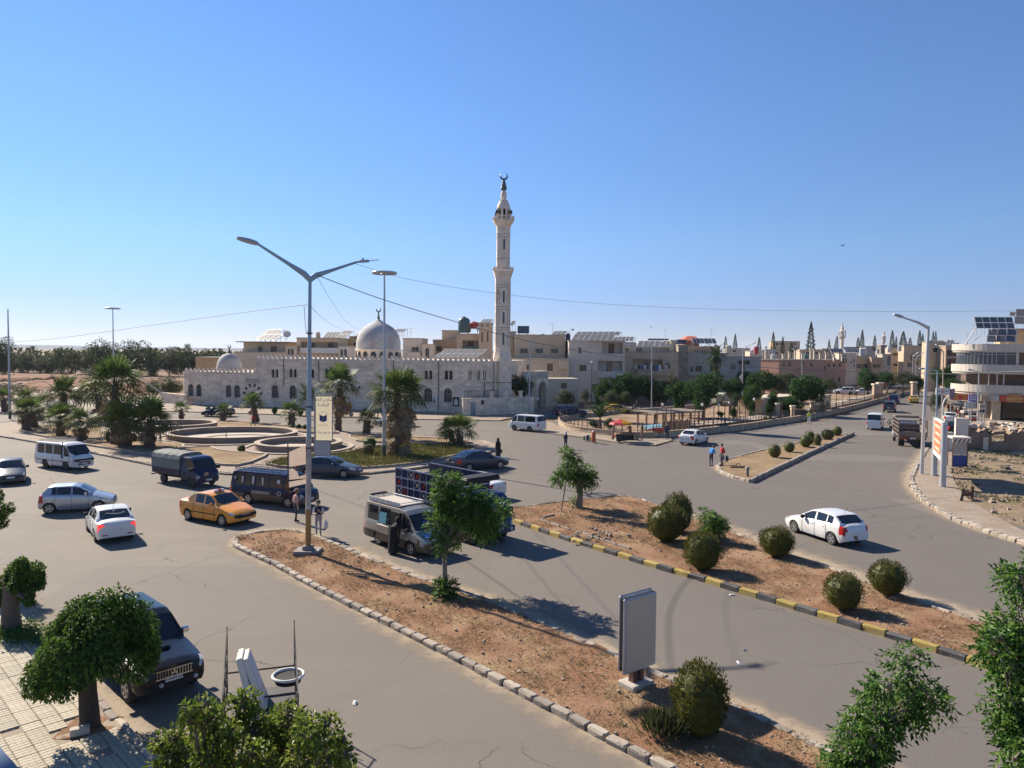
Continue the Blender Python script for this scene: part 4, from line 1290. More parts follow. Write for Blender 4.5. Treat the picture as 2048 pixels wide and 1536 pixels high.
ch=at(636,677,143);t=thing('chimney','round topped tan chimney right of the double arm lamp pole','chimney',ch)
v=MB();v.lathe([(.45,-.5),(.45,.95),(.35,1.2),(0.01,1.3)],12);v.build('flue',M_PL['tan'],t,True,40)
dish('white satellite dish beside the left solar array',574,676,146,.75)
dish('small satellite dish right of the red tank',956,665,140,.45)
antenna('thin aerial left of the corner house solar rows',1105,670,648,141)
antenna('branched aerial above the mottled roof storey',1330,690,660,151)
antenna('big branched aerial on the solar array beside the red roofed hut',1422,679,656,156)
antenna('aerial mast right of the big dome',822,678,656,141)
for k,px in enumerate((1531,1566,1578,1590,1604,1621,1628,1640,1652,1668,1684)):
 p=at(px,719,184+k);h=(3,1.2,1.8,2.4,1.4,2.6,2.4,1.5,1.8,1.0,1.2)[k]
 t=thing('roof_post','bare concrete stub on the unfinished roof of the pink building','post',p,0,'concrete stubs on the pink building')
 v=MB();v.box(-.18,.18,-.18,.18,-.5,h);v.box(-.35,.35,-.25,.25,h+.002,h+.22);v.build('stub',M_PL['sand'],t)
rc=random.Random(12)
for k in range(34):
 px=rc.choice([rc.uniform(1250,1345),rc.uniform(1380,1520),rc.uniform(1530,1690),rc.uniform(1700,1900)])
 py=np.interp(px,[1250,1345,1380,1520,1530,1690,1700,1800,1900],[694,694,694,702,718,718,708,696,688])+rc.uniform(-2,3);Y=np.interp(px,[1250,1500,1600,1900],[152,165,190,200])+rc.uniform(0,6)
 p=at(px,py,Y);kc=rc.randrange(6);t=thing('roof_tank','small %s tank among the roof clutter of the houses at right'%('navy','white','grey','dark green','red','metal')[kc],'water tank',p,rc.uniform(0,1),'small %s tanks on the crowded roofs'%('navy','white','grey','dark green','red','metal')[kc])
 v=MB();r_=rc.uniform(.35,.7);v.lathe([(r_,-.6),(r_,r_*1.5),(r_*.7,r_*1.8),(.05,r_*1.9)],10);v.build('tank',(M_TBLUE,M_PL['white'],M_PL['grey'],M_TGRN,M_TRED,M_ALU)[kc],t,True,40)
def small_minaret(label,px,ytop,yball,ybase,Y,w,m):
 p=at(px,ybase,Y);t=thing('minaret',label,'minaret',(p.x,p.y,0))
 z=lambda y:at(px,y,Y).z
 k=Y/FPX
 v=MB();v.lathe([(w*k,0),(w*k,z(yball+6)),(w*1.9*k,z(yball+3)),(w*2.1*k,z(yball))],8);v.build('shaft',m,t)
 for i in range(8):
  g=math.pi*i/4;v=MB();v.tube([(w*1.7*k*math.cos(g),w*1.7*k*math.sin(g),z(yball)),(w*1.7*k*math.cos(g),w*1.7*k*math.sin(g),z(yball-9))],.2,5);v.build('column',m,t)
 v=MB();v.lathe([(w*.6*k,z(yball)),(w*.6*k,z(yball-9))],8);v.build('core',m,t)
 v=MB();v.lathe([(w*2.1*k,z(yball-9)),(w*2.1*k,z(yball-10)),(w*.9*k,z(yball-11)),(w*.9*k,z(yball-17)),(w*.5*k,z(yball-19)),(.05,z(ytop))],8);v.build('spire',m,t)
small_minaret('slim far minaret with open lantern and pointed spire',1683.5,643,672,700,300,3.6,M_PL['white'])
small_minaret('tiny far minaret between the cypresses',1767,668,682,692,420,1.8,M_PL['white'])
# ================================================================== white curved building at the right
cbY=104
RAD,LEN,DEP=4.5,26,12
cbW=R(-28)
cA=at(1983,800,108.5);cA=Vector((cA.x,cA.y,0))-Matrix.Rotation(cbW,3,'Z')@Vector((RAD,RAD,0))
cb=thing('corner_building','white shop building with rounded striped balconies and solar panels at right edge','building',(cA.x,cA.y,0),cbW)
def cz(py):return at(1990,py,cbY-1).z
def plan(off,n=14):
 r=RAD+off
 pts=[]
 for k in range(n+1):
  g=math.pi+(math.pi/2)*k/n
  pts.append((RAD+r*math.cos(g),RAD+r*math.sin(g)))
 return pts+[(LEN,-off)]
M_CW=stone_mat('white_cladding',(.56,.50,.42),.22,40,.05,.75,.7,.008,(.30,.25,.20),.35)
def band(name,off,z0,z1,m,th=.25):
 P,Q=plan(off),plan(off-th)
 v=MB()
 for i in range(len(P)-1):
  a,b,c,d=P[i],P[i+1],Q[i+1],Q[i]
  v.quad((a[0],a[1],z0),(b[0],b[1],z0),(b[0],b[1],z1),(a[0],a[1],z1))
  v.quad((a[0],a[1],z1),(b[0],b[1],z1),(c[0],c[1],z1),(d[0],d[1],z1))
  v.quad((d[0],d[1],z0),(c[0],c[1],z0),(b[0],b[1],z0),(a[0],a[1],z0))
  v.quad((c[0],c[1],z0),(d[0],d[1],z0),(d[0],d[1],z1),(c[0],c[1],z1))
 return v.build(name,m,cb)
def slab(name,off,z0,z1,m):
 v=MB();v.prism(plan(off)+[(LEN,DEP),(RAD,DEP)],z0,z1);return v.build(name,m,cb)
zg1,zb3a,zb3b,zb2a,zb2b,zb1a,zb1b=cz(802),cz(786),cz(771),cz(745),cz(729.5),cz(701),cz(687.5)
slab('floor_slab',.6,zb3a-.3,zb3a,M_CW);band('balcony_parapet',.75,zb3a+.004,zb3b,M_CW)
slab('floor_slab',.6,zb2a-.25,zb2a,M_CW);band('balcony_parapet',.75,zb2a+.004,zb2b,M_CW)
slab('roof_slab',.6,zb1a-.25,zb1a,M_CW);band('roof_parapet',.75,zb1a+.004,zb1b,M_CW)
v=MB();v.prism(plan(-2.0)[:-1]+[(LEN,2.0),(LEN,DEP),(RAD,DEP)],0,zb3a-.3);v.build('ground_floor_wall',M_PL['dark'],cb)
v=MB();v.prism(plan(-1.2)[:-1]+[(LEN,1.2),(LEN,DEP),(RAD,DEP)],zb3a+.01,zb2a-.26);v.build('first_floor_wall',stone_mat('brown_block',(.20,.125,.09),.4,.2,.2,.7),cb)
v=MB();v.prism(plan(-1.5)[:-1]+[(LEN,1.5),(LEN,DEP),(RAD,DEP)],zb2a+.01,zb1a-.26);v.build('second_floor_wall',M_PL['brown'],cb)
P=plan(.3)
seg=[]
for i in range(len(P)-2):seg.append((P[i],P[i+1]))
k=0
for(a,b)in seg[2:]+[((RAD+i*1.1,-.3),(RAD+(i+1)*1.1,-.3))for i in range(2)]:
 v=MB();zz=lerp(zb2b,zb1a,.72)
 for z0,z1 in((zb2b-.1,zz),(zz+.06,zb1a-.26)):
  v.quad((a[0],a[1],z0),(b[0],b[1],z0),(b[0],b[1],z1),(a[0],a[1],z1))
 v.build('pane',glass_mat('shop_glass',(.05,.06,.07),.04),cb)
 v=MB();v.tube([(a[0],a[1],zb2b-.1),(a[0],a[1],zb1a-.26)],.06,4)
 for z0 in(zz+.03,):v.tube([(a[0],a[1],z0),(b[0],b[1],z0)],.05,4)
 v.build('mullion',M_ALU,cb)
v=MB();v.box(RAD+2.25,RAD+2.6,-.5,.8,zb2b,zb1a-.26);v.build('pier',M_CW,cb)
for x in(3.6,4.6,5.4,9.5,17):
 v=MB();v.box(x,x+(.5 if x>9 else .12),-.3,.1,zb3b,zb2a-.26);v.build('column',M_PL['white'],cb)
for x in(4.2,10.5,17,25):
 v=MB();v.box(x,x+1.0,-.2,1.9,0,zb3a-.31);v.build('column',M_PL['tan'],cb)
for x in(5.6,11.8,18.4):
 v=MB();v.box(x,x+4.2,1.6,1.95,.2,zg1-.2);v.build('shop_window',glass_mat('dark_shop',(.012,.014,.018),.08),cb)
def art(v,pts,y,mi):poly_face(v,pts,y,mi)
M_SRED=mat('sign_red',(.50,.06,.04),.5,.1,2);M_SORG=mat('sign_orange',(.62,.25,.04),.5,.15,2);M_SYEL=mat('sign_yellow',(.60,.42,.10),.5,.1,2);M_SCRM=mat('sign_cream',(.55,.47,.34),.5,.1,2);M_SGRY=mat('sign_grey',(.45,.44,.42),.5,.1,2);M_BUN=mat('bun_brown',(.42,.20,.07),.6,.2,4);M_PUR=mat('sign_purple',(.22,.16,.36),.5,.1,2)
def shop_sign(name,x0,x1,m,z0=zg1-.1,z1=zb3a-.35,y=-.85):
 v=MB();v.box(x0,x1,y,y+.2,z0,z1);o=v.build(name,m,cb);return(x0,x1,z0,z1,y-.012,o)
s1=shop_sign('shop_sign',-.8,1.5,M_SRED)
v=MB()
for px_,w in((.1,.28),(.55,.25)):
 for j in range(4):
  u=s1[0]+(s1[1]-s1[0])*px_;W=(s1[1]-s1[0])*w*(1-.15*(j%2));z=s1[2]+(s1[3]-s1[2])*(.12+j*.2)
  art(v,[(u+.04*j,z),(u+W,z+.05),(u+W-.04,z+.28),(u+.06,z+.3)],s1[4],0)
v.build('sign_picture',M_SORG,s1[5])
s2=shop_sign('shop_sign',1.6,4.9,M_SGRY)
s3=shop_sign('shop_sign',5.0,14.5,M_SRED)
v=MB()
for c_,r_ in((.18,.9),):
 u=lerp(s3[0],s3[1],c_);zc=(s3[2]+s3[3])/2
 for dz,h_ in((.18,.55),(-.5,.35)):
  art(v,[(u-r_*1.1,zc+dz),(u+r_*1.1,zc+dz),(u+r_*.85,zc+dz+h_*.7),(u,zc+dz+h_),(u-r_*.85,zc+dz+h_*.7)]if dz>0 else[(u-r_,zc+dz),(u+r_,zc+dz),(u+r_*1.05,zc+dz+h_),(u-r_*1.05,zc+dz+h_)],s3[4],0)
v.build('burger_picture',M_BUN,s3[5])
v=MB()
for c_,r_ in((.18,.95),):
 u=lerp(s3[0],s3[1],c_);zc=(s3[2]+s3[3])/2
 art(v,[(u-r_*1.1,zc-.1),(u+r_*1.1,zc-.05),(u+r_,zc+.12),(u-r_,zc+.1)],s3[4]-.004,0)
v.build('burger_filling',M_SYEL,s3[5])
TXT=[]
v=MB();v.box(5.2,LEN,4.0,DEP,zb1a+.01,cz(659));v.build('roof_room',M_PL['orange'],cb)
v=MB();v.box(4.2,9,3.4,8,cz(659)+.004,cz(659)+.3);v.build('roof_room_slab',M_PL['pink'],cb)
solar('big upper solar array of dark panels on the white curved building',(1953,657),2022,(1948,634),5,2,cbY+1.5,tilt_k=.55)
solar('lower solar array of dark panels on the white curved building',(1973,684),2018,(1978,658),3,2,cbY+.6,tilt_k=.5)
solar('highest solar array at the right edge on the white curved building',(2028,648),2068,(2034,618),2,2,cbY+4,tilt_k=.6)
solar('small solar array behind the highest one at the right edge',(2018,632),2040,(2022,624),2,1,cbY+8,tilt_k=.6)
v=MB();a_=at(1930,690,cbY+1);b_=at(1951,656,cbY+2.5)
t=thing('roof_brace','slanted white steel brace left of the big roof panels','brace',a_)
v.tube([(0,0,0),b_-a_],.09,5);v.build('beam',M_FRAMEW,t)
v=MB();v.tube([(1.2,1.4,0),(1.2,1.4,1.9)],.05,5);v.tube([(0.8,.4,0),(2.4,.4,1.4)],.04,5);v.build('strut',M_FRAMEW,t)
# ================================================================== hills on the horizon
def hills(name,pts,Y,m):
 v=MB();top=[at(px,py,Y)for px,py in pts]
 for i in range(len(top)-1):
  a,b=top[i],top[i+1]
  v.quad((a.x,a.y,-20),(b.x,b.y,-20),b,a)
  v.quad(a,b,(b.x,b.y+1500,b.z*.6),(a.x,a.y+1500,a.z*.6))
 return struct(v.build(name,m,smooth=True))
hp=[(-500,686),(-150,682),(0,688),(25,689),(60,690),(110,690.5),(150,691.5),(180,693),(240,694),(330,695),(420,696),(520,697),(800,699),(1200,703),(1600,707),(2000,711),(2400,714)]
hq=[]
for i in range(len(hp)-1):
 for j in range(6):
  t_=j/6;hq.append((lerp(hp[i][0],hp[i+1][0],t_),lerp(hp[i][1],hp[i+1][1],t_)+random.uniform(-.5,.5)))
hills('hills',hq,9000,mat('hill_earth',(.20,.16,.12),.95,.2,.01))
# ------------------------------------------------------------------ vegetation
LG=leaf_mat('mulberry_leaves',[(.028,.058,.009),(.048,.098,.012),(.078,.145,.017),(.125,.20,.026)],.5,.22,.25)
LM=leaf_mat('melia_leaves',[(.028,.075,.014),(.05,.12,.020),(.08,.165,.028),(.13,.21,.04)],.5,.35,.2)
LP=leaf_mat('park_leaves',[(.014,.045,.010),(.026,.075,.015),(.05,.11,.022)],.55,.25,.2)
LO=leaf_mat('olive_leaves',[(.045,.060,.022),(.065,.080,.030),(.09,.10,.045)],.55,.2)
LE=leaf_mat('eucalyptus_leaves',[(.022,.042,.018),(.035,.06,.022),(.055,.075,.025),(.08,.075,.028)],.6,.2,.2)
LT=leaf_mat('thuja_sprays',[(.030,.042,.008),(.055,.066,.011),(.085,.090,.015),(.125,.11,.02)],.6,.25)
LF=leaf_mat('foreground_leaves',[(.05,.085,.012),(.085,.125,.016),(.13,.17,.024),(.19,.21,.04)],.45,.4,.25)
LC=leaf_mat('cypress_needles',[(.012,.022,.012),(.02,.032,.016),(.03,.042,.02)],.7,.1)
LFAN=leaf_mat('palm_fans',[(.045,.075,.018),(.06,.095,.022),(.085,.12,.03)],.6,.25,.2)
LFAND=leaf_mat('palm_fans_old',[(.05,.07,.022),(.07,.085,.03),(.10,.10,.04)],.65,.2,.15)
LDEAD=leaf_mat('dead_fans',[(.15,.105,.06),(.20,.145,.085),(.26,.195,.12)],.8,.1,.1)
LBR=leaf_mat('brown_shrub',[(.09,.075,.035),(.12,.095,.045),(.15,.12,.06)],.8,.1,.1)
M_PTR=mat('palm_trunk_bark',(.13,.095,.07),.95,.45,6,.05)
def leaf(mb,p,d,nrm,L,W,fold=.25):
 """one leaf: two triangles folded along the midrib"""
 d=d.normalized()
 s=d.cross(nrm)
 s=s.normalized()if s.length>1e-4 else Vector((1,0,0))
 n=s.cross(d)
 a=p;b=p+d*L-n*L*.12
 m=p+d*L*.45
 mb.add([a,m+s*W*.5+n*W*fold,b,m-s*W*.5+n*W*fold],[(0,1,2),(0,2,3)])
def rdir(rr):
 while True:
  v=Vector((rr.uniform(-1,1),rr.uniform(-1,1),rr.uniform(-1,1)))
  if .05<v.length<1:return v.normalized()
def clump_leaves(mb,c,r,n,L,rr,droop=.5,flat=1.0,W=.5,inner=.55):
 c=Vector(c)
 for _ in range(n):
  o=rdir(rr)
  rad=r*(inner+(1-inner)*rr.random()**.5)*rr.uniform(.9,1.08)
  p=c+Vector((o.x,o.y,o.z*flat))*rad
  d=(o+rdir(rr)*.8+Vector((0,0,-droop))).normalized()
  nrm=(o+Vector((0,0,.7))+rdir(rr)*.5).normalized()
  k=rr.uniform(.7,1.25)
  leaf(mb,p,d,nrm,L*k,L*W*k)
def sprig_leaves(mb,c,r,n,L,rr,droop=.6,flat=1.0,m=7):
 """compound leaves: n stalks with m leaflets each"""
 c=Vector(c)
 for _ in range(n):
  o=rdir(rr)
  rad=r*(.5+.5*rr.random()**.5)
  p=c+Vector((o.x,o.y,o.z*flat))*rad
  d=(o*.8+rdir(rr)*.6+Vector((0,0,.15))).normalized()
  for k in range(m):
   t=(k+1)/m
   q=p+d*(L*2.6*t)+Vector((0,0,-droop*L*1.6*t*t))
   sd=d.cross(Vector((0,0,1)))
   if sd.length<.1:sd=Vector((1,0,0))
   sd=sd.normalized()*(1 if k%2 else-1)
   dd=(sd*.9+d*.7+Vector((0,0,-droop*.6))+rdir(rr)*.25)
   if k==m-1:dd=d
   leaf(mb,q,dd,Vector((0,0,1))+rdir(rr)*.4,L*rr.uniform(.8,1.35),L*.62)
def limb(mb,a,b,r0,r1,rr,n=5,wob=.08):
 a,b=Vector(a),Vector(b)
 L=(b-a).length
 pts,rs=[],[]
 for i in range(n+1):
  t=i/n
  pts.append(a.lerp(b,t)+(rdir(rr)*wob*L*math.sin(math.pi*t)*.6 if 0<i<n else Vector()))
  rs.append(lerp(r0,r1,t))
 mb.tube(pts,rs,8)
 return pts
def crown_core(mb,c,r,rr,mi):
 """knot of twigs in the heart of a clump"""
 for _ in range(5):
  o=rdir(rr);o.z=abs(o.z)
  mb.tube([Vector(c)-Vector((0,0,r*.5)),Vector(c)+o*r*.75],[.02+r*.03,.006],4,mi)
def tree(name,label,base,trunk_r,fork_z,clumps,leafm,L,n_per,seed=1,kind='leaf',bark=None,group=None,droop=.5,flat=1.0,cat='tree',m=7,z0=0.0,tpath=None):
 """clumps: (x, y, z, r) in the tree's own frame; every clump is reached by a limb"""
 rr=random.Random(seed)
 t=thing(name,label,cat,(base[0],base[1],z0),0,group)
 tb=MB()
 top=Vector((rr.uniform(-.05,.05),rr.uniform(-.05,.05),fork_z))if tpath is None else Vector(tpath)
 if trunk_r>0:
  P=[Vector((0,0,-.1)),Vector((trunk_r*.1,0,.15)),Vector((0,0,0)).lerp(top,.5)+Vector((rr.uniform(-.3,.3)*trunk_r,rr.uniform(-.3,.3)*trunk_r,0)),top]
  tb.tube(P,[trunk_r*1.35,trunk_r*1.08,trunk_r*.95,trunk_r*.9],10)
  for(x,y,z,r)in clumps:
   limb(tb,top-Vector((0,0,.15)),(x*.9,y*.9,z),trunk_r*(.42 if len(clumps)<30 else .2),.008,rr)
  tb.build('trunk',bark or M_BARK,t,True,60)
 cb_=MB()
 tw=MB()
 tot=sum(c[3]**2 for c in clumps)
 for(x,y,z,r)in clumps:
  n=int(n_per*r*r/tot)
  if kind=='sprig':sprig_leaves(cb_,(x,y,z),r,max(6,n//m),L,rr,droop,flat,m)
  else:clump_leaves(cb_,(x,y,z),r,max(10,n),L,rr,droop,flat)
  crown_core(tw,(x,y,z),r,rr,0)
 cb_.build('crown',leafm,t)
 if trunk_r>0:struct(tw.build('twigs',bark or M_BARK,t),'stuff')
 return t
def px_clumps(base,Y,lst,dy=.5,rr=None,z0=0.0):
 """(px, py, r px) seen in the photo at distance about Y -> clumps in the tree's own frame"""
 rr=rr or random.Random(1)
 out=[]
 for c in lst:
  yy=Y+(c[3]if len(c)>3 else rr.uniform(-dy,dy))
  p=at(c[0],c[1],yy)
  out.append((p.x-base[0],p.y-base[1],p.z-z0,c[2]*yy/FPX))
 return out
def splinter(clumps,k,rr,spread=.75,size=.55):
 """break clumps into smaller ones so that the outline is uneven and gaps show"""
 out=[]
 for x,y,z,r in clumps:
  for _ in range(k):
   o=rdir(rr)
   out.append((x+o.x*r*spread,y+o.y*r*spread,z+o.z*r*spread*.85,r*size*rr.uniform(.75,1.2)))
 return out
rv=random.Random(21)
# --- umbrella mulberry on the tiled pavement
b=G(178,1452,.12)
cl=px_clumps(b,b.y+.2,[(258,1222,28),(280,1240,28),(292,1268,26),(240,1205,24),(296,1298,24),(272,1225,16)],.1)
for k in range(46):
 g=rv.uniform(0,6.283);q=rv.random()**.5*1.12
 cl.append((.18+q*math.cos(g),q*math.sin(g),2.75-q*q*.95+rv.uniform(-.12,.12),rv.uniform(.28,.42)))
for k in range(16):
 g=rv.uniform(0,6.283);cl.append((.1+1.15*math.cos(g),1.15*math.sin(g),1.45+rv.uniform(-.15,.15),.26))
t=tree('mulberry_tree','round umbrella crowned tree with thick dark trunk beside the parked black pickup',b,.21,1.75,cl,LG,.105,21000,3,droop=.75,z0=.1,bark=mat('dark_bark',(.06,.045,.034),.95,.4,9,.04))
st=thing('paving_block','loose pale concrete block at the foot of the umbrella tree','block',G(160,1468,.15)+Vector((0,0,0)),.5)
v=MB();v.bbox(-.2,.2,-.1,.1,0,.16,.015);v.build('block',M_CONC,st)
for k,tp in enumerate(treepits):
 struct(sheet('tree_pit',[(tp.x-.55,tp.y-.55),(tp.x+.55,tp.y-.55),(tp.x+.55,tp.y+.55),(tp.x-.55,tp.y+.55)],.122,M_SOIL,.15,.05,2))
# --- pollarded tree further up the pavement
b=G(22,1264,.12)
rr=random.Random(5)
cl=splinter(px_clumps(b,b.y,[(20,1160,34),(55,1140,26),(62,1165,22),(15,1185,24),(48,1185,20),(75,1160,12),(60,1200,12)],.4,rr,.1),4,rr)
tree('pollarded_tree','pollarded tree with stout trunk and fresh sprouts at the left edge',b,.27,1.5,cl,LG,.10,9000,6,droop=.6,z0=.1)
cut=MB();rr=random.Random(8)
for _ in range(1500):
 q=G(rr.gauss(40,42),rr.gauss(1272,11),.15);leaf(cut,q+Vector((0,0,rr.uniform(0,.22))),Vector((rr.uniform(-1,1),rr.uniform(-1,1),rr.uniform(-.2,.8))),Vector((0,0,1)),.12,.05)
struct(cut.build('weeds',LM),'stuff');bpy.context.scene.objects[-1]
b=G(-62,1165,.12)
rr=random.Random(9)
cl=splinter(px_clumps(b,b.y,[(-30,1000,30),(0,1015,22),(-40,1040,34),(-5,1035,18)],.4,rr,.1),4,rr)
tree('street_tree','dark tree whose crown just enters at the left edge above the pollarded one',b,.2,2.0,cl,LG,.11,6000,10,z0=.1)
# --- young tree on the near median, with shoots at its foot
b=G(889,1172,.12)
rr=random.Random(12)
cl=splinter(px_clumps(b,b.y,[(893,958,24),(900,990,30),(905,1025,40),(955,1010,34),(980,1005,26),(1005,1020,14),(940,1045,40),(970,1050,22),(880,1040,24),(990,1040,18),(910,1065,22),(890,1090,16),(884,1100,10)],.7,rr,.1),3,rr,.75,.48)
tree('young_tree','young green tree on the near median in front of the silver van',b,.10,1.55,cl,LM,.11,13000,13,'sprig',M_BARKP,droop=.6,z0=.1)
b2=G(889,1194,.12)
cl=px_clumps(b2,b2.y,[(889,1182,20),(880,1172,12),(898,1172,13),(889,1196,14)],.2,rr,.1)
tree('shrub','low leafy shoots around the foot of the young tree',b2,.03,.2,cl,LM,.09,1800,14,'sprig',cat='shrub',z0=.1)
# --- sapling and stump tree on the middle median
b=G(1123,1022,.12);rr=random.Random(15)
cl=splinter(px_clumps(b,b.y,[(1139,903,13),(1141,915,11),(1133,938,9),(1122,955,11),(1115,962,7)],.2,rr,.1),3,rr)
tree('sapling','thin tall sapling leaning beside the stump tree on the middle median',b,.035,2.6,cl,LM,.13,1500,16,'sprig',M_BARKP,z0=.1,tpath=(.42,0,3.0))
b=G(1157,1014,.12)
cl=splinter(px_clumps(b,b.y,[(1152,940,20),(1170,946,18),(1138,944,15),(1158,952,20),(1184,946,9),(1176,958,10),(1128,950,8)],.4,rr,.1),3,rr)
tree('stump_tree','thick pollarded stump with a tuft of leaves on the middle median',b,.21,1.75,cl,LM,.13,3600,17,'sprig',M_BARKP,droop=.7,z0=.1)
b2=G(1150,1012,.12);cl=px_clumps(b2,b2.y-.3,[(1148,1005,8),(1155,985,6)],.1,rr,.1)
tree('shrub','small shoots at the foot of the stump tree',b2,.02,.1,cl,LM,.1,300,18,'sprig',cat='shrub',z0=.1)
b=G(1430,1085,.12);cl=splinter(px_clumps(b,b.y,[(1428,1055,22),(1440,1048,12),(1416,1062,14),(1432,1035,6)],.3,rr,.1),3,rr)
tree('shrub','bright leafy shrub behind a trimmed ball bush on the middle median',b,.05,.5,cl,LM,.11,3200,19,'sprig',cat='shrub',z0=.1)
b=G(1409,1050,.12);cl=px_clumps(b,b.y,[(1408,1029,9),(1401,1031,5),(1416,1030,5)],.1,rr,.1)
tree('shrub','tiny umbrella shaped seedling right of the tall ball bush pair',b,.02,.4,cl,LM,.1,400,20,'sprig',cat='shrub',z0=.1)
# --- trees close to the balcony
rr=random.Random(31)
cl=splinter(px_clumps((-2.55,6.6),6.6,[(405,1420,34),(440,1445,45),(500,1440,50),(560,1450,55),(620,1480,60),(670,1500,32),(340,1490,35),(400,1500,50),(480,1510,70),(560,1530,80),(640,1545,60),(330,1540,35),(450,1580,110),(580,1620,120),(390,1640,90)],.55,rr,.1),4,rr,.8,.55)
tree('near_tree','small leaved tree in the foreground below, in front of the metal cart',(-2.55,6.6),.09,3.9,cl,LF,.062,15000,32,z0=.1,bark=M_BARK,droop=.35)
rr=random.Random(33)
cl=splinter(px_clumps((6.7,13.2),13.2,[(1812,1325,26),(1835,1360,34),(1815,1395,36),(1770,1385,34),(1745,1420,30),(1850,1410,28),(1780,1440,40),(1730,1460,36),(1700,1455,22),(1715,1500,44),(1760,1500,30),(1690,1530,40),(1730,1560,50)],.5,rr,.1),3,rr,.75,.58)
tree('median_tree','loose branching tree at the bottom right over the grey road',(6.7,13.2),.09,2.2,cl,LM,.10,6800,34,'sprig',M_BARKP,droop=.85,z0=.1)
rr=random.Random(35)
cl=splinter(px_clumps((8.7,11.9),11.9,[(2030,1145,26),(2055,1160,35),(2025,1265,32),(2060,1280,60),(1985,1285,28),(2010,1310,42),(2050,1350,60),(2015,1395,34),(2050,1430,50),(2000,1425,16),(2040,1500,40),(2080,1560,60)],.5,rr,.1),3,rr,.7,.6)
tree('median_tree','tall dark green tree cut by the right edge of the picture',(8.7,11.9),.10,2.6,cl,LM,.10,9500,36,'sprig',M_BARKP,droop=.7,z0=.1)
# --- trimmed thuja bushes
def thuja_mesh(seed,n_blob=64,per=70,tall=1.0):
 """unit bush: radius 1, height 2 (base at 0)"""
 rr=random.Random(seed)
 mb=MB()
 mb.lathe([(.25,.02),(.62,.3),(.78,.8),(.72,1.3),(.45,1.68),(.05,1.78)],12)
 for k in range(n_blob):
  zz=1-2*(k+.5)/n_blob
  g=k*2.39996+rr.uniform(-.2,.2)
  if zz<-.82:continue
  r=math.sqrt(1-zz*zz)
  bump_=rr.uniform(.84,1.03)*(1+.09*mnoise.noise(Vector((math.cos(g)*1.3+seed*5,math.sin(g)*1.3,zz*1.4))))
  if rr.random()<.03:continue
  c=Vector((r*math.cos(g)*.80*bump_,r*math.sin(g)*.80*bump_,1+zz*.80*bump_))
  ax=Vector((r*math.cos(g)*.55,r*math.sin(g)*.55,.75+zz*.5)).normalized()
  br=rr.uniform(.17,.25)
  for _ in range(per):
   o=rdir(rr)
   p=c+Vector((o.x,o.y,o.z*1.5))*br*rr.uniform(.5,1.0)
   d=ax+o*.55+rdir(rr)*.25
   leaf(mb,p,d,(p-Vector((0,0,1))).normalized()+rdir(rr)*.6,rr.uniform(.07,.13),.045,.1)
 return mb
TH=[thuja_mesh(s,60+6*s,80)for s in(1,2,3,4)]
THM=[m_.mesh('foliage',LT)for m_ in TH]
THF=[thuja_mesh(s,40,34).mesh('foliage',LT)for s in(7,8)]
def bush(label,cx,ytop,ybase,hw,k=0,far=False,group='trimmed ball bushes on the medians',m=None,name='ball_bush',rotz=None):
 p=G(cx,ybase-(3 if not far else 1),.12)
 dep=(p-CAM).dot(cF)
 r=hw*dep/FPX
 top=at(cx,ytop,p.y+r*.2).z
 t=thing(name,label,'bush',(p.x,p.y+r*.55,.1),0,group)
 o=link('foliage',(THF if far else THM)[k%(2 if far else 4)],t)
 o.scale=(r*1.0,r*1.0,(top-.1)/1.93)
 o.rotation_euler=(0,0,rotz if rotz is not None else k*1.3)
 if m:
  me=o.data.copy();me.materials.clear();me.materials.append(m);o.data=me
 v=MB();v.tube([(0,0,-.1),(0,0,.6)],.05,6);v.build('stem',M_BARK,t)
 return t
bush('taller rear one of the merged bush pair on the middle median',1360,990,1070,33,0)
bush('front one of the merged bush pair on the middle median',1337,1013,1090,44,1)
bush('dark ball bush in front of the bright leafy shrub',1411,1067,1148,42,2)
bush('wide low ball bush in front of the white hatchback',1560,1058,1120,38,3)
bush('ball bush at the far kerb of the middle median, right of the white hatchback',1786,1127,1198,41,1,rotz=3)
bush('ball bush beside the yellow and black kerb at right',1697,1152,1228,42,0,rotz=4)
bush('largest ball bush in the foreground, right of the blank advertising panel',1408,1337,1490,62,2,rotz=1)
for i,(cx,yt,yb,hw,lab)in enumerate([(1552,888,917,15,'nearest ball bush on the far median'),(1581,884,906,13,'second ball bush on the far median, smaller than the nearest'),(1614,871,896,14,'front left bush of the cluster of three on the far median'),(1622,861,890,12,'rear bush of the cluster of three on the far median'),(1637,867,893,9,'right bush of the cluster of three on the far median'),(1659,858,881,15,'wide bush beyond the cluster of three on the far median'),(1677,852,873,11,'last ball bush at the far end of the far median')]):
 bush(lab,cx,yt,yb,hw,i,True)
for i,(cx,yt,yb,hw,lab,m)in enumerate([(217,859,886,12,'dark round bush between the palms left of the basins',None),(263,867,885,11,'low bush between the two thick palms on the roundabout',LO),(282,868,885,11,'yellowish bush at the foot of the right thick palm',LO),(481,889,907,10,'lone round bush in front of the basins',None),(548,812,829,7,'round bush on the mosque pavement by the door',LP),(415,813,824,6,'small round bush on the mosque pavement near the left end',LP),(583,849,858,6,'left bush of the low row behind the basins',LP),(596,848,859,7,'middle bush of the low row behind the basins',LP),(609,849,860,6,'right bush of the low row behind the basins',LP),(738,875,897,16,'bright green bush left of the tall lamp mast',LP),(735,887,913,15,'brown dried bush in front of the bright green one',LBR),(600,815,832,7,'round bush under the spiky palm by the mosque',LP)]):
 bush(lab,cx,yt,yb,hw,i,True,'bushes on the roundabout',m,'round_bush')
b=G(1330,1468,.12);rr=random.Random(41);v=MB()
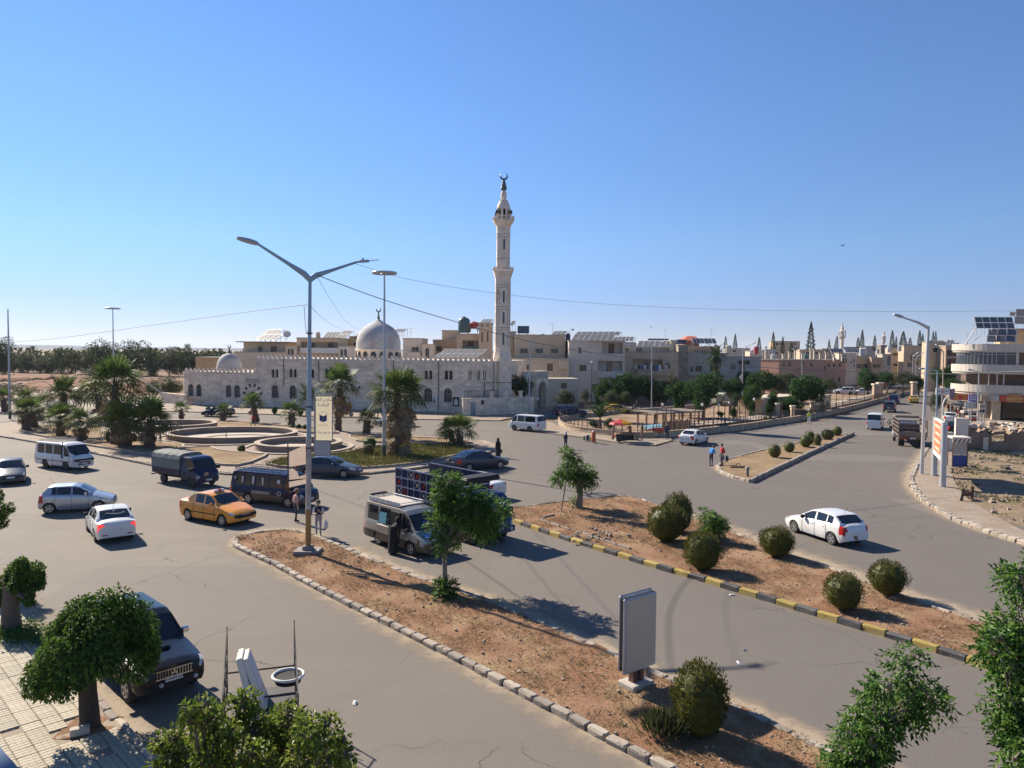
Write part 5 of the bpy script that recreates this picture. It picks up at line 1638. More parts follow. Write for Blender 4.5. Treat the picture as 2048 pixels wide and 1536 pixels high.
for _ in range(900):
 q=Vector((rr.gauss(0,.22),rr.gauss(0,.2),0));d=Vector((q.x*1.2+rr.uniform(-.3,.3),q.y*1.2+rr.uniform(-.3,.3),1));leaf(v,q+Vector((0,0,rr.uniform(0,.3))),d,rdir(rr),rr.uniform(.15,.4),.025)
t=thing('weed_tuft','pale grey green weed tuft left of the largest ball bush','weed',b);v.build('foliage',LO,t)
# --- palms
def fan_mesh(seed,blades=17,spread=R(250),R0=.75,pet=.75,droop=.25,m=None,name='frond'):
 """a fan leaf growing along +x from the origin: stalk, then blades in a fan"""
 rr=random.Random(seed)
 mb=MB()
 mb.tube([(0,0,0),(pet*.5,0,.04),(pet,0,0)],[.022,.016,.012],4)
 for k in range(blades):
  g=(k/(blades-1)-.5)*spread
  L=R0*(1-.25*abs(k/(blades-1)-.5))*rr.uniform(.88,1.08)
  w=.04
  cen=Vector((pet,0,0))
  d=Vector((math.cos(g),math.sin(g),0))
  s=Vector((-math.sin(g),math.cos(g),0))
  cup=.22*abs(math.sin(g/1.6))
  p1=cen+d*L*.55+Vector((0,0,cup*L*.5))
  p2=cen+d*L*.9+Vector((0,0,cup*L*.6-droop*L*.35))
  p3=cen+d*L*1.02+Vector((0,0,cup*L*.5-droop*L*.8))
  mb.add([cen,p1+s*w+Vector((0,0,.015)),p1-s*w+Vector((0,0,.015)),p2+s*w*.55,p2-s*w*.55,p3],[(0,2,1),(1,2,4,3),(3,4,5)])
 return mb.mesh(name,m)
FAN=[fan_mesh(s,17,R(230),.75,.75,.15,LFAN)for s in(1,2)]
FANO=[fan_mesh(s,15,R(230),.78,.85,.75,LFAND)for s in(3,4)]
FAND=[fan_mesh(s,11,R(120),.7,.7,.5,LDEAD,'dead_frond')for s in(5,6)]
def palm_trunk(mb,h,r0,r1,seed,ax=Vector((0,0,0))):
 rr=random.Random(seed)
 n=max(5,int(h/.22))
 pts=[Vector((ax.x*(i/n)**1.5,ax.y*(i/n)**1.5,h*i/n))for i in range(n+1)]
 rs=[lerp(r0,r1,(i/n)**.7)*(1.0+(.10 if i%2 else-.05))*rr.uniform(.95,1.05)for i in range(n+1)]
 mb.tube(pts,rs,10)
def palm(label,base_px,crown_px,rpx,hw_trunk,nf=26,dead=10,skirt=0,seed=0,group='fan palms on the roundabout',boots=True,zb=.12):
 p=G(base_px[0],base_px[1],zb)
 k=p.y/FPX
 c=at(crown_px[0],crown_px[1],p.y)
 r=rpx*k
 h=c.z-p.z-r*.15
 rr=random.Random(seed*7+3)
 t=thing('fan_palm',label,'palm',p,0,group)
 ax=Vector((c.x-p.x,0,0))
 tb=MB();rt=hw_trunk*k
 palm_trunk(tb,h,rt*1.15,rt*.8,seed,ax)
 if boots:
  for i in range(int(40*h)):
   z=rr.uniform(.1,h);g=rr.uniform(0,6.283);q=lerp(rt*1.1,rt*.8,z/h)
   a=Vector((ax.x*(z/h)**1.5+q*math.cos(g),q*math.sin(g),z));tb.tube([a,a+Vector((math.cos(g)*.1,math.sin(g)*.1,.12))],[.05,.025],4)
 tb.build('trunk',M_PTR,t)
 top=Vector((ax.x,ax.y,h))
 sca=r/1.28
 nf=int(nf*.85)
 for i in range(nf):
  q=(i+.5)/nf
  el=R(lerp(84,-22,q**.9))+rr.uniform(-.15,.15)
  g=i*2.39996+rr.uniform(-.25,.25)
  me=(FAN if q<.6 else FANO)[i%2]
  o=link('frond',me,t,top+Vector((0,0,rt*.3)))
  o.rotation_euler=Matrix.Rotation(g,3,'Z').to_4x4().to_3x3().__matmul__(Matrix.Rotation(-el,3,'Y')).__matmul__(Matrix.Rotation(rr.uniform(-.5,.5),3,'X')).to_euler()
  s_=sca*rr.uniform(.85,1.25)
  o.scale=(s_,s_,s_)
 for i in range(dead):
  el=R(rr.uniform(-82,-48));g=rr.uniform(0,6.283)
  o=link('dead_frond',FAND[i%2],t,top+Vector((rt*.5*math.cos(g),rt*.5*math.sin(g),-rr.uniform(0,skirt*h+.15))))
  o.rotation_euler=(Matrix.Rotation(g,3,'Z')@Matrix.Rotation(-el,3,'Y')@Matrix.Rotation(rr.uniform(-.6,.6),3,'X')).to_euler()
  s_=sca*rr.uniform(.7,.95)
  o.scale=(s_,s_,s_)
 return t
PALMS=[('short fat palm at the left tip of the roundabout bed',(52,861),(53,822),28,7.5,30,6,0),('smaller palm just behind the short fat one at the left tip',(68,855),(64,822),22,7,22,6,0),('short palm left of centre in the left bed, second from the tip',(122,873),(120,836),32,7.5,30,8,0),('short palm with sparse stiff crown, third from the left tip',(165,881),(161,842),29,7.5,24,8,0),('dark tall palm with full drooping crown, biggest on the left',(231,889),(230,768),52,9,36,26,.25),('slim palm with brown skirt just behind the biggest left palm',(198,845),(198,788),38,6,24,30,.4),('thick short palm in front of the biggest left palm',(250,894),(247,842),42,11,34,6,0),('thick short palm with wide pale crown near the canvas truck',(299,897),(301,842),45,9.5,36,8,0),('bushy palm with hanging old fans behind the left bed',(129,846),(127,788),37,7,30,22,.2),('tiny palm beside the bare mast at the far left',(10,823),(6,796),20,6,22,4,0),('hazy small palm between the bare mast and the bushy palm',(48,836),(48,798),21,5,22,5,0),('hazy small palm right of the one between mast and bushy palm',(84,840),(80,806),19,5,20,5,0),('little palm alone on the north bed at left',(363,838),(362,817),15,4,22,3,0),('little palm in front of the dark blue hatchback',(446,841),(447,821),16,5,22,3,0),('curly crowned palm in front of the mosque door',(513,845),(505,806),22,5,26,6,0),('spreading low palm right of the mosque door',(583,851),(583,822),21,6.5,26,4,0),('tall palm with brown skirt right of the school banner',(676,862),(681,768),37,6,30,34,.35),('low dark palm left of the tall lamp mast',(733,868),(735,838),20,7,26,6,0),('shaggy tall palm with huge brown skirt right of the tall lamp mast',(790,912),(796,785),52,7,40,60,.75),('slim trunked palm half hidden behind the shaggy tall one',(806,881),(812,795),40,6,22,24,.4),('pale young palm right of the shaggy one, near the walking woman',(922,891),(915,860),36,6,28,4,0),('dark stumped palm just behind the pale young one',(905,886),(899,857),24,6,16,4,0),]
for i,(lab,b,c,r,hw,nf,dd,sk)in enumerate(PALMS):
 palm(lab,b,c,r,hw,nf,dd,sk,i)
def feather_mesh(seed,n=26,L=2.4,m=LP,name='frond'):
 rr=random.Random(seed);mb=MB()
 P=[Vector((L*t,0,.55*L*t-.62*L*t*t))for t in[k/8 for k in range(9)]]
 mb.tube(P,[.03*(1-k/9.5)for k in range(9)],4)
 for k in range(n):
  t=.12+.86*k/n
  q=Vector((L*t,0,.55*L*t-.62*L*t*t))
  for s in(-1,1):leaf(mb,q,Vector((.55,s,.25-.3*t)),Vector((0,0,1)),.5*(1-.55*abs(t-.4)),.05)
 return mb.mesh(name,m)
FEA=[feather_mesh(1,m=LO),feather_mesh(2,m=LP)]
def date_palm(label,base_px,crown_px,rpx,hw,nf,seed,up=80,dn=-35,Y=None):
 p=G(base_px[0],base_px[1],.1)if Y is None else Vector((at(base_px[0],base_px[1],Y).x,Y,0))
 k=p.y/FPX;c=at(crown_px[0],crown_px[1],p.y);rr=random.Random(seed)
 t=thing('date_palm',label,'palm',p);h=c.z-p.z;tb=MB();palm_trunk(tb,max(.4,h),hw*k*1.1,hw*k*.85,seed,Vector((c.x-p.x,0,0)));tb.build('trunk',M_PTR,t)
 for i in range(nf):
  el=R(lerp(up,dn,(i+.5)/nf));g=i*2.39996
  o=link('frond',FEA[i%2],t,Vector((c.x-p.x,0,h)))
  o.rotation_euler=(Matrix.Rotation(g,3,'Z')@Matrix.Rotation(-el+.35,3,'Y')).to_euler();s_=rpx*k/2.1*rr.uniform(.85,1.1);o.scale=(s_,s_,s_)
date_palm('thin spiky feather palm behind the lamp pole, against the mosque wall',(614,835),(614,795),30,3,22,1)
date_palm('tall feather palm rising above the park trees',(1433,800),(1431,712),26,4.5,40,2,80,-70,140)
date_palm('upright young feather palm in the shrubs left of the red and yellow parasol',(1200,862),(1200,838),36,4,16,3,88,45)
# --- generic crowns, shared and scaled
def crown_unit(seed,n,L,k,m,flat=1.0,droop=.4):
 """crown of about radius 1 round the origin"""
 rr=random.Random(seed);mb=MB()
 cs=[]
 for i in range(k):
  o=rdir(rr);q=rr.random()**.45*.72
  cs.append((o.x*q,o.y*q,o.z*q*flat,rr.uniform(.24,.40)))
 tot=sum(c[3]**2 for c in cs)
 for c in cs:clump_leaves(mb,c[:3],c[3],int(n*c[3]**2/tot),L,rr,droop,1.0,.55,.35)
 return mb.mesh('crown',m)
def trunk_unit(seed,m,spread=.7):
 rr=random.Random(seed);mb=MB()
 mb.tube([(0,0,0),(.02,0,.4),(0,.02,.62)],[.055,.045,.04],8)
 for k in range(6):
  o=rdir(rr);limb(mb,(0,.02,.6),(o.x*.3*spread,o.y*.3*spread,.8+rr.uniform(-.05,.15)),.028,.008,rr,4)
 return mb.mesh('trunk',m)
CEU=[crown_unit(s,4200,.085,16,LE,1.0)for s in(1,2,3)]
CPK=[crown_unit(s,5200,.10,14,LP,.9)for s in(4,5,6)]
COL_=[crown_unit(s,3600,.085,13,LO,.85)for s in(7,8)]
TRK=[trunk_unit(s,M_BARK)for s in(1,2)]
def gtree(label,cx,cy,rx,rz,ybase,Y,crown,seed,group=None,name='tree',trunk_w=1.0):
 c=at(cx,cy,Y);k=Y/FPX
 t=thing(name,label,'tree',(c.x,c.y,0),0,group)
 o=link('crown',crown,t,(0,0,c.z));q_=1.38 if Y<150 else 1.2;o.scale=(rx*k*q_,rx*k*q_,rz*k*q_);o.rotation_euler=(0,0,seed*1.7)
 o=link('trunk',TRK[seed%2],t);o.scale=(c.z*.9*trunk_w,c.z*.9*trunk_w,c.z*1.05)
 return t
EU=[(-4,708,26,36),(28,728,18,20),(55,727,22,18),(96,728,24,20),(122,722,14,22),(150,725,20,22),(200,712,32,34),(232,730,16,18),(268,717,30,30),(308,722,14,30),(338,728,24,24),(372,720,15,26),(392,727,16,24),(412,720,18,18),(345,712,12,16)]
EL=['tall dark eucalyptus cut by the left edge','low tree right of the tall one at the left edge','broad low eucalyptus under the distant hill','dense dark eucalyptus right of the distant hill','narrow pale eucalyptus left of the yellowish one','yellowish spreading eucalyptus left of the biggest one','biggest dark eucalyptus behind the far T shaped lamp','small tree right of the far T shaped lamp','large brownish eucalyptus right of the far T shaped lamp','slim dark pine shaped tree between the brownish ones','mid height brownish tree left of the golden one','golden green tree near the orange house','reddish brown tree beside the orange house','dark tree just behind the orange house','dark top rising behind the golden tree']
for i,((cx,cy,rx,rz),lab)in enumerate(zip(EU,EL)):
 gtree(lab,cx,cy,rx*1.2,rz*1.15,748,235+(i*37)%40,CEU[i%3],i,'eucalyptus row beyond the field','eucalyptus')
for i,(cx,cy,rx,rz,Y,m,lab)in enumerate([(305,776,18,17,128,COL_[0],'round olive tree left of the mosque forecourt wall'),(342,774,27,17,126,COL_[1],'spreading olive tree against the left end of the mosque'),(1366,786,28,28,104,CPK[0],'left one of the two big dark park trees'),(1408,780,32,34,101,CPK[1],'right one of the two big dark park trees'),(1461,777,22,23,112,CPK[2],'park tree left of the flagged lamp mast'),(1500,790,19,24,108,CPK[0],'park tree in front of the stone pavilion, left'),(1543,800,13,17,110,CPK[1],'small tree before the pavilion arches'),(1602,784,37,36,111,CPK[2],'largest dark tree of the park, right of the pavilion'),(1578,810,16,18,108,CPK[0],'lower side crown beside the largest park tree'),(1490,755,20,14,150,CPK[1],'dark tree behind the flagged lamp mast'),(1528,765,30,26,140,CPK[2],'dark bushy mass behind the pavilion'),(1556,770,26,24,142,COL_[0],'grey olive behind the pavilion roof'),(1578,757,20,14,150,COL_[1],'grey olive under the pink building'),(1660,768,22,14,150,COL_[0],'yellowish olive right of the largest park tree'),(1640,770,16,14,152,CPK[0],'dim tree between the largest park tree and the yellowish olive'),(1735,758,24,22,165,CPK[1],'bushy tree under the tan open ground floor house'),(1775,757,20,18,172,CPK[2],'dim tree left of the pale olive clump'),(1806,757,24,18,168,COL_[1],'pale olive clump in front of the roof terrace house'),(1838,764,18,16,168,CPK[0],'dark tree right of the pale olive clump'),(1878,752,18,18,170,CPK[1],'dark tree behind the tall right lamp pole'),(1903,748,18,18,165,CPK[2],'leafy tree left of the white curved building'),(1908,772,20,16,140,CPK[0],'dark rounded tree touching the white curved building'),(1872,801,18,20,118,COL_[0],'yellow green street tree behind the cargo truck'),(1132,796,20,18,112,COL_[1],'round light green tree by the parked blue van'),(1172,790,10,12,118,COL_[0],'dry yellowish small tree beside the round light green one'),(1206,783,19,26,122,CPK[1],'dark conifer like tree before the corner house'),(1219,796,20,15,112,COL_[0],'rounded light tree above the yellow taxi'),(1251,796,14,14,112,COL_[1],'small light tree right of the rounded one above the taxi'),(1265,778,36,34,130,CPK[2],'dark thicket right of the corner house, left half'),(1312,782,38,28,131,CPK[0],'dark thicket under the laundry balcony, right half'),(1342,768,20,20,136,COL_[0],'grey shrubby tree right of the dark thicket'),(1040,772,22,20,112,CPK[1],'dark dense hedge tree behind the yard wall'),(1012,780,12,14,112,CPK[2],'dark shrub tree at the foot of the minaret')]):
 gtree(lab,cx,cy,rx,rz,0,Y,m,i,None,'tree')
for i,(cx,cy,rx,rz,lab)in enumerate([(1441,828,9,9,'ball shaped shrub in the park behind the wooden fence'),(1467,824,10,14,'snow man shaped topiary in the park'),(1502,815,9,22,'tall columnar topiary in the park'),(1538,822,10,22,'ivy covered column before the pavilion'),(1531,838,8,6,'low shrub at the park fence')]):
 c=G(cx,cy+rz,.1);k=c.y/FPX
 t=thing('topiary',lab,'shrub',c,0,'topiary shrubs in the park');o=link('foliage',CPK[i%3],t,(0,0,rz*k));o.scale=(rx*k,rx*k,rz*k)
for i,(cx,cy,rx,rz,lab)in enumerate([(1189,848,14,12,'broad leaved shrubs left of the young feather palm'),(1218,846,14,12,'broad leaved shrubs between feather palm and parasol')]):
 c=G(cx,cy+rz,.1);k=c.y/FPX
 t=thing('shrub',lab,'shrub',c,0,'shrubs at the park corner');o=link('foliage',CPK[i],t,(0,0,rz*k));o.scale=(rx*k,rx*k*.8,rz*k)
# --- firs and cypresses on the skyline
def cypress_mesh(seed,n,ragged):
 rr=random.Random(seed);mb=MB()
 mb.tube([(0,0,-.3),(0,0,.95)],[.03,.005],5)
 for _ in range(n):
  z=rr.random()**1.2
  r=(1-z)**(.8 if ragged else .65)*.5*(1 if z>.12 else .55+z*3.5)
  if ragged:r*=.55+.45*abs(math.sin(z*23+rr.uniform(-.3,.3)))
  g=rr.uniform(0,6.283);q=r*rr.uniform(.45,1.0)
  d=Vector((math.cos(g),math.sin(g),.25 if ragged else 1.5))
  leaf(mb,Vector((q*math.cos(g),q*math.sin(g),z)),d+rdir(rr)*.4,rdir(rr),.05 if ragged else .045,.05)
 return mb.mesh('foliage',LC)
CYS=[cypress_mesh(1,1500,False),cypress_mesh(2,1500,False)]
FIR=[cypress_mesh(3,1700,True),cypress_mesh(4,1700,True)]
for i,(cx,yt,yb,w,rag,lab)in enumerate([(1451,672,697,9,1,'small fir left of the tall fir beside the grey arched house'),(1470,668,704,12,1,'fir behind the tall feather palm'),(1518,674,702,11,1,'fir left of the far apartment block, standing alone'),(1546,664,702,12,1,'fir touching the left side of the far apartment block'),(1565,673,706,10,1,'fir in front of the far apartment block'),(1583,684,704,11,1,'low fir right in front of the far apartment block'),(1621,644,702,20,1,'tallest ragged fir on the skyline'),(1658,679,704,9,1,'fir left of the slim far minaret'),(1672,672,698,10,1,'leaning fir next to the slim far minaret'),(1716,675,697,9,0,'low cypress left of the pointed pair'),(1724,660,697,10,0,'pointed cypress right of the slim far minaret'),(1749,671,702,9,0,'lone pointed cypress before the tiny minaret'),(1784,661,693,10,0,'pointed cypress right of the tiny minaret'),(1792,673,693,6,0,'small cypress beside the dark pine'),(1806,663,694,18,1,'broad dark pine among the cypresses'),(1820,675,692,10,1,'low dark fir right of the broad pine'),(1839,661,691,9,0,'pointed cypress left of the tall right lamp pole'),(1845,668,691,7,0,'smaller cypress leaning on the one by the lamp pole'),(1866,662,684,6,0,'left one of the twin thin cypresses'),(1871,662,684,6,0,'right one of the twin thin cypresses')]):
 Y=262+(i*29)%50
 a,b_=at(cx,yb,Y),at(cx,yt,Y)
 t=thing('cypress',lab,'conifer',(a.x,a.y,0),0,'conifers on the skyline')
 v=MB();v.tube([(0,0,0),(0,0,a.z+.5)],.25,6);v.build('trunk',M_BARK,t)
 o=link('foliage',(FIR if rag else CYS)[i%2],t,(0,0,a.z));k=Y/FPX
 o.scale=(w*k*1.15,w*k*1.15,b_.z-a.z);o.rotation_euler=(R(4)*(1 if i==8 else 0),0,i)
bpy.data.objects
# --- the wood far beyond the field
rr=random.Random(49);v=MB()
for k in range(520):
 X=rr.uniform(-420,-95);Y=rr.uniform(300,430);h=rr.uniform(4.5,9.5)
 if mnoise.noise(Vector((X*.03,2,0)))<-.1:continue
 for _ in range(26):
  o=rdir(rr);leaf(v,Vector((X+o.x*3.4,Y+o.y*3,h*.55+o.z*h*.45)),rdir(rr),rdir(rr),2.0,1.5)
struct(v.build('far_wood',LE),'stuff')
rr=random.Random(48);v=MB()
for k in range(260):
 X=rr.uniform(60,300);Y=rr.uniform(330,460);h=rr.uniform(4,9)
 for _ in range(16):
  o=rdir(rr);leaf(v,Vector((X+o.x*3.4,Y+o.y*3,h*.5+o.z*h*.5)),rdir(rr),rdir(rr),2.0,1.5)
struct(v.build('far_trees',LC),'stuff')
# --- scrub and mounds in the field at left
rr=random.Random(51)
v=MB()
for k in range(420):
 q=G(rr.uniform(-60,360),752+rr.random()**1.5*50,0)
 s_=rr.uniform(.15,.7)
 n0=len(v.v);v.lathe([(s_,0),(s_*.8,s_*.4),(.02,s_*.55)],6,(q.x,q.y,-.05))
 v.v[n0:]=[(x+rr.uniform(-.2,.2)*s_,y+rr.uniform(-.2,.2)*s_,z)for x,y,z in v.v[n0:]]
struct(v.build('field_rubble',M_FIELD),'stuff')
M_RED=soil_mat('red_earth',[(.15,.075,.05),(.21,.11,.07),(.27,.16,.11)],.2,3,(.25,.17,.11),.4)
for pts in([(40,766),(200,763),(250,772),(120,783),(60,780)],[(-80,757),(180,754),(180,760),(-80,764)],[(190,775),(330,765),(350,775),(260,790)]):
 P=smooth_path(GP(pts),2,True);struct(sheet('earth_mound',P,.1,M_RED,2.2,.5,.3,skirt=-.1,crown=.7))
v=MB()
for k in range(90):
 q=G(rr.uniform(-60,350),rr.uniform(752,802),0)
 clump_leaves(v,(q.x,q.y,.4),rr.uniform(.5,1.4),60,.4,rr,0,.6)
struct(v.build('field_scrub',LO),'stuff')
st1=strip_road('field_track',[(-200,806),(100,800),(250,795),(330,792)],[(-200,818),(100,815),(250,808),(335,803)],.006)
# --- dry grass, leaves and stones on the medians
def scatter(name,P,n,fn,m,seed,z):
 rr=random.Random(seed);mb=MB();xs=[p.x for p in P];ys=[p.y for p in P];k=0
 while k<n:
  x,y=rr.uniform(min(xs),max(xs)),rr.uniform(min(ys),max(ys));k+=1
  if not inpoly(x,y,P):continue
  px,py,dk=proj((x,y,z))
  if not(-20<px<2070 and py<1560):continue
  fn(mb,x,y,z+mnoise.fractal(Vector((x*.9,y*.9,3.1)),1.0,2.0,5)*.06,rr)
 return struct(mb.build(name,m),'stuff')
M_STRAW=leaf_mat('dry_straw',[(.22,.16,.08),(.30,.225,.115),(.38,.29,.16),(.17,.12,.065)],.8,.1,.1)
M_PEB=mat('pebble',(.34,.28,.22),.9,.35,9,rand=.0)
def straw(mb,x,y,z,rr):
 if mnoise.noise(Vector((x*.7,y*.7,9)))<-.12:return
 for _ in range(3):
  leaf(mb,Vector((x+rr.gauss(0,.06),y+rr.gauss(0,.06),z)),Vector((rr.uniform(-1,1),rr.uniform(-1,1),rr.uniform(0,.6))),Vector((0,0,1)),rr.uniform(.05,.16),.014)
def pebble(mb,x,y,z,rr):
 s_=.012+.045*rr.random()**4;n0=len(mb.v)
 mb.lathe([(s_*.8,-.01),(s_,s_*.35),(s_*.5,s_*.9)],5,(x,y,z))
 mb.v[n0:]=[(a+rr.uniform(-.3,.3)*s_,b+rr.uniform(-.3,.3)*s_,c)for a,b,c in mb.v[n0:]]
def weed(mb,x,y,z,rr):
 if mnoise.noise(Vector((x*.5,y*.5,4)))<.22:return
 for _ in range(14):leaf(mb,Vector((x+rr.gauss(0,.1),y+rr.gauss(0,.1),z)),Vector((rr.uniform(-1,1),rr.uniform(-1,1),rr.uniform(.3,1.4))),Vector((0,0,1)),rr.uniform(.05,.14),.02)
for k,P in enumerate((m1_poly,m2_poly)):
 scatter('dry_grass',P,(30000,26000)[k],straw,M_STRAW,60+k,.13)
 scatter('pebbles',P,(5200,4200)[k],pebble,M_PEB,70+k,.12)
 scatter('weeds',P,(900,900)[k],weed,LO,80+k,.12)
scatter('dry_grass',[Vector(p)for p in BEDS['grass']],9000,lambda mb,x,y,z,rr:[leaf(mb,Vector((x+rr.gauss(0,.2),y+rr.gauss(0,.2),z)),Vector((rr.uniform(-1,1),rr.uniform(-1,1),rr.uniform(.3,1.2))),Vector((0,0,1)),rr.uniform(.1,.3),.05)for _ in range(3)],leaf_mat('lawn_blades',[(.10,.11,.03),(.16,.16,.05),(.22,.19,.08)],.8,.1,.1),90,.24)
scatter('pebbles',m3_poly,900,lambda mb,x,y,z,rr:pebble(mb,x,y,z,rr),M_PEB,75,.15)
def big_weed(mb,x,y,z,rr):
 if mnoise.noise(Vector((x*.22,y*.22,4)))<-.02:return
 for _ in range(9):leaf(mb,Vector((x+rr.gauss(0,.16),y+rr.gauss(0,.16),z)),Vector((rr.uniform(-1,1),rr.uniform(-1,1),rr.uniform(.2,1.4))),Vector((0,0,1)),rr.uniform(.12,.34),.05)
scatter('lot_weeds',lot_poly,9000,big_weed,LO,91,.25)
def rubble(mb,x,y,z,rr):
 s_=.03+.16*rr.random()**6;n0=len(mb.v)
 mb.box(x-s_,x+s_,y-s_*.7,y+s_*.7,z-.05,z+s_*.8)
 mb.v[n0:]=[(a+rr.uniform(-.35,.35)*s_,b+rr.uniform(-.35,.35)*s_,c)for a,b,c in mb.v[n0:]]
scatter('lot_stones',lot_poly,5200,rubble,mat('broken_stone',(.29,.235,.18),.9,.3,2,.02),92,.2)
# ------------------------------------------------------------------ vehicles
def paint(name,col,metal=0.0,rough=.28,dusty=.25):
 if max(col)<.15:dusty=min(dusty,.05)
 dk=max(col)<.15
 return mat('paint_'+name,col,rough,.06,1.2,0,metal,.2 if dk else .5,.2 if dk else .6,dirt=(.30,.25,.19),dirt_amt=dusty)
M_TYRE=mat('tyre_rubber',(.018,.018,.018),.85,.2,6,dirt=(.12,.10,.08),dirt_amt=.4)
M_RIM=mat('alloy_rim',(.50,.50,.50),.3,.08,4,0,.8)
M_STEEL=mat('steel_rim',(.28,.27,.26),.5,.15,4,0,.5)
M_CG=glass_mat('car_glass',(.012,.016,.022),.04)
M_LENS=mat('lamp_lens',(.36,.37,.36),.12,.1,6,spec=.9)
M_TAIL=mat('tail_lens',(.42,.02,.015),.2,.1,6)
M_BLKP=mat('black_plastic',(.018,.018,.019),.6,.15,4,0,0,.25,dirt=(.10,.085,.065),dirt_amt=.15)
M_CHR=mat('chrome',(.62,.62,.62),.15,.05,4,0,1.0)
M_PLATE=mat('number_plate',(.62,.62,.60),.5,.06,9)
def lit_mat(name,col,e):
 if name in MATS:return MATS[name]
 m,nt,bs=nodes_of(name);bs.inputs['Base Color'].default_value=(*col,1);bs.inputs['Emission Color'].default_value=(*col,1);bs.inputs['Emission Strength'].default_value=e;MATS[name]=m;return m
M_BRAKE=lit_mat('brake_light_lit',(.9,.04,.02),.55)
def interp(P,x):
 if x<=P[0][0]:return P[0][1]
 for a,b in zip(P,P[1:]):
  if x<=b[0]:return lerp(a[1],b[1],(x-a[0])/(b[0]-a[0]))
 return P[-1][1]
_wh={}
def wheel_meshes(r,w,style):
 key=(round(r,2),round(w,2),style)
 if key in _wh:return _wh[key]
 t=MB();M=Matrix.Rotation(R(90),4,'X')
 t.lathe([(r*.62,-w/2),(r*.9,-w/2),(r*.985,-w*.36),(r,-w*.2),(r,w*.2),(r*.985,w*.36),(r*.9,w/2),(r*.62,w/2)],24,M=M)
 c=MB()
 c.lathe([(r*.645,-w*.5-.004),(r*.60,-w*.5-.004),(r*.57,-w*.25),(r*.2,-w*.2)],24,M=M,cap=False)
 n={'alloy':5,'six':6,'steel':0}[style]
 for k in range(n):
  g=2*math.pi*k/n
  for s in(-.11,.11):
   a=Vector((r*.16*math.cos(g),0,r*.16*math.sin(g)));b_=Vector((r*.6*math.cos(g+s),0,r*.6*math.sin(g+s)))
   c.tube([a+Vector((0,w*.5-.02,0)),b_+Vector((0,w*.5-.015,0))],[.035,.028],4)
 if n:c.lathe([(r*.2,-w*.5+.01),(r*.05,-w*.5-.01)],12,M=M)
 else:
  c.lathe([(r*.56,-w*.42),(r*.42,-w*.40),(r*.3,-w*.5),(r*.1,-w*.5)],20,M=M)
 n0,f0=len(c.v),len(c.f)
 c.add([(x,-y,z)for x,y,z in c.v[:n0]],[tuple(reversed(f))for f in c.f[:f0]])
 d=MB();d.lathe([(r*.6,-w*.22),(r*.6,w*.22)],16,M=M)
 c.add(d.v,d.f,1)
 _wh[key]=(t.mesh('wheel',M_TYRE,True,45),c.mesh('rim',[M_STEEL if style=='steel' else M_RIM,M_BLKP],True,45))
 return _wh[key]
def add_wheel(t,x,y,r,w,style):
 a,b=wheel_meshes(r,w,style)
 o=link('wheel',a,t,(x,y,r));link('rim',b,o);return o
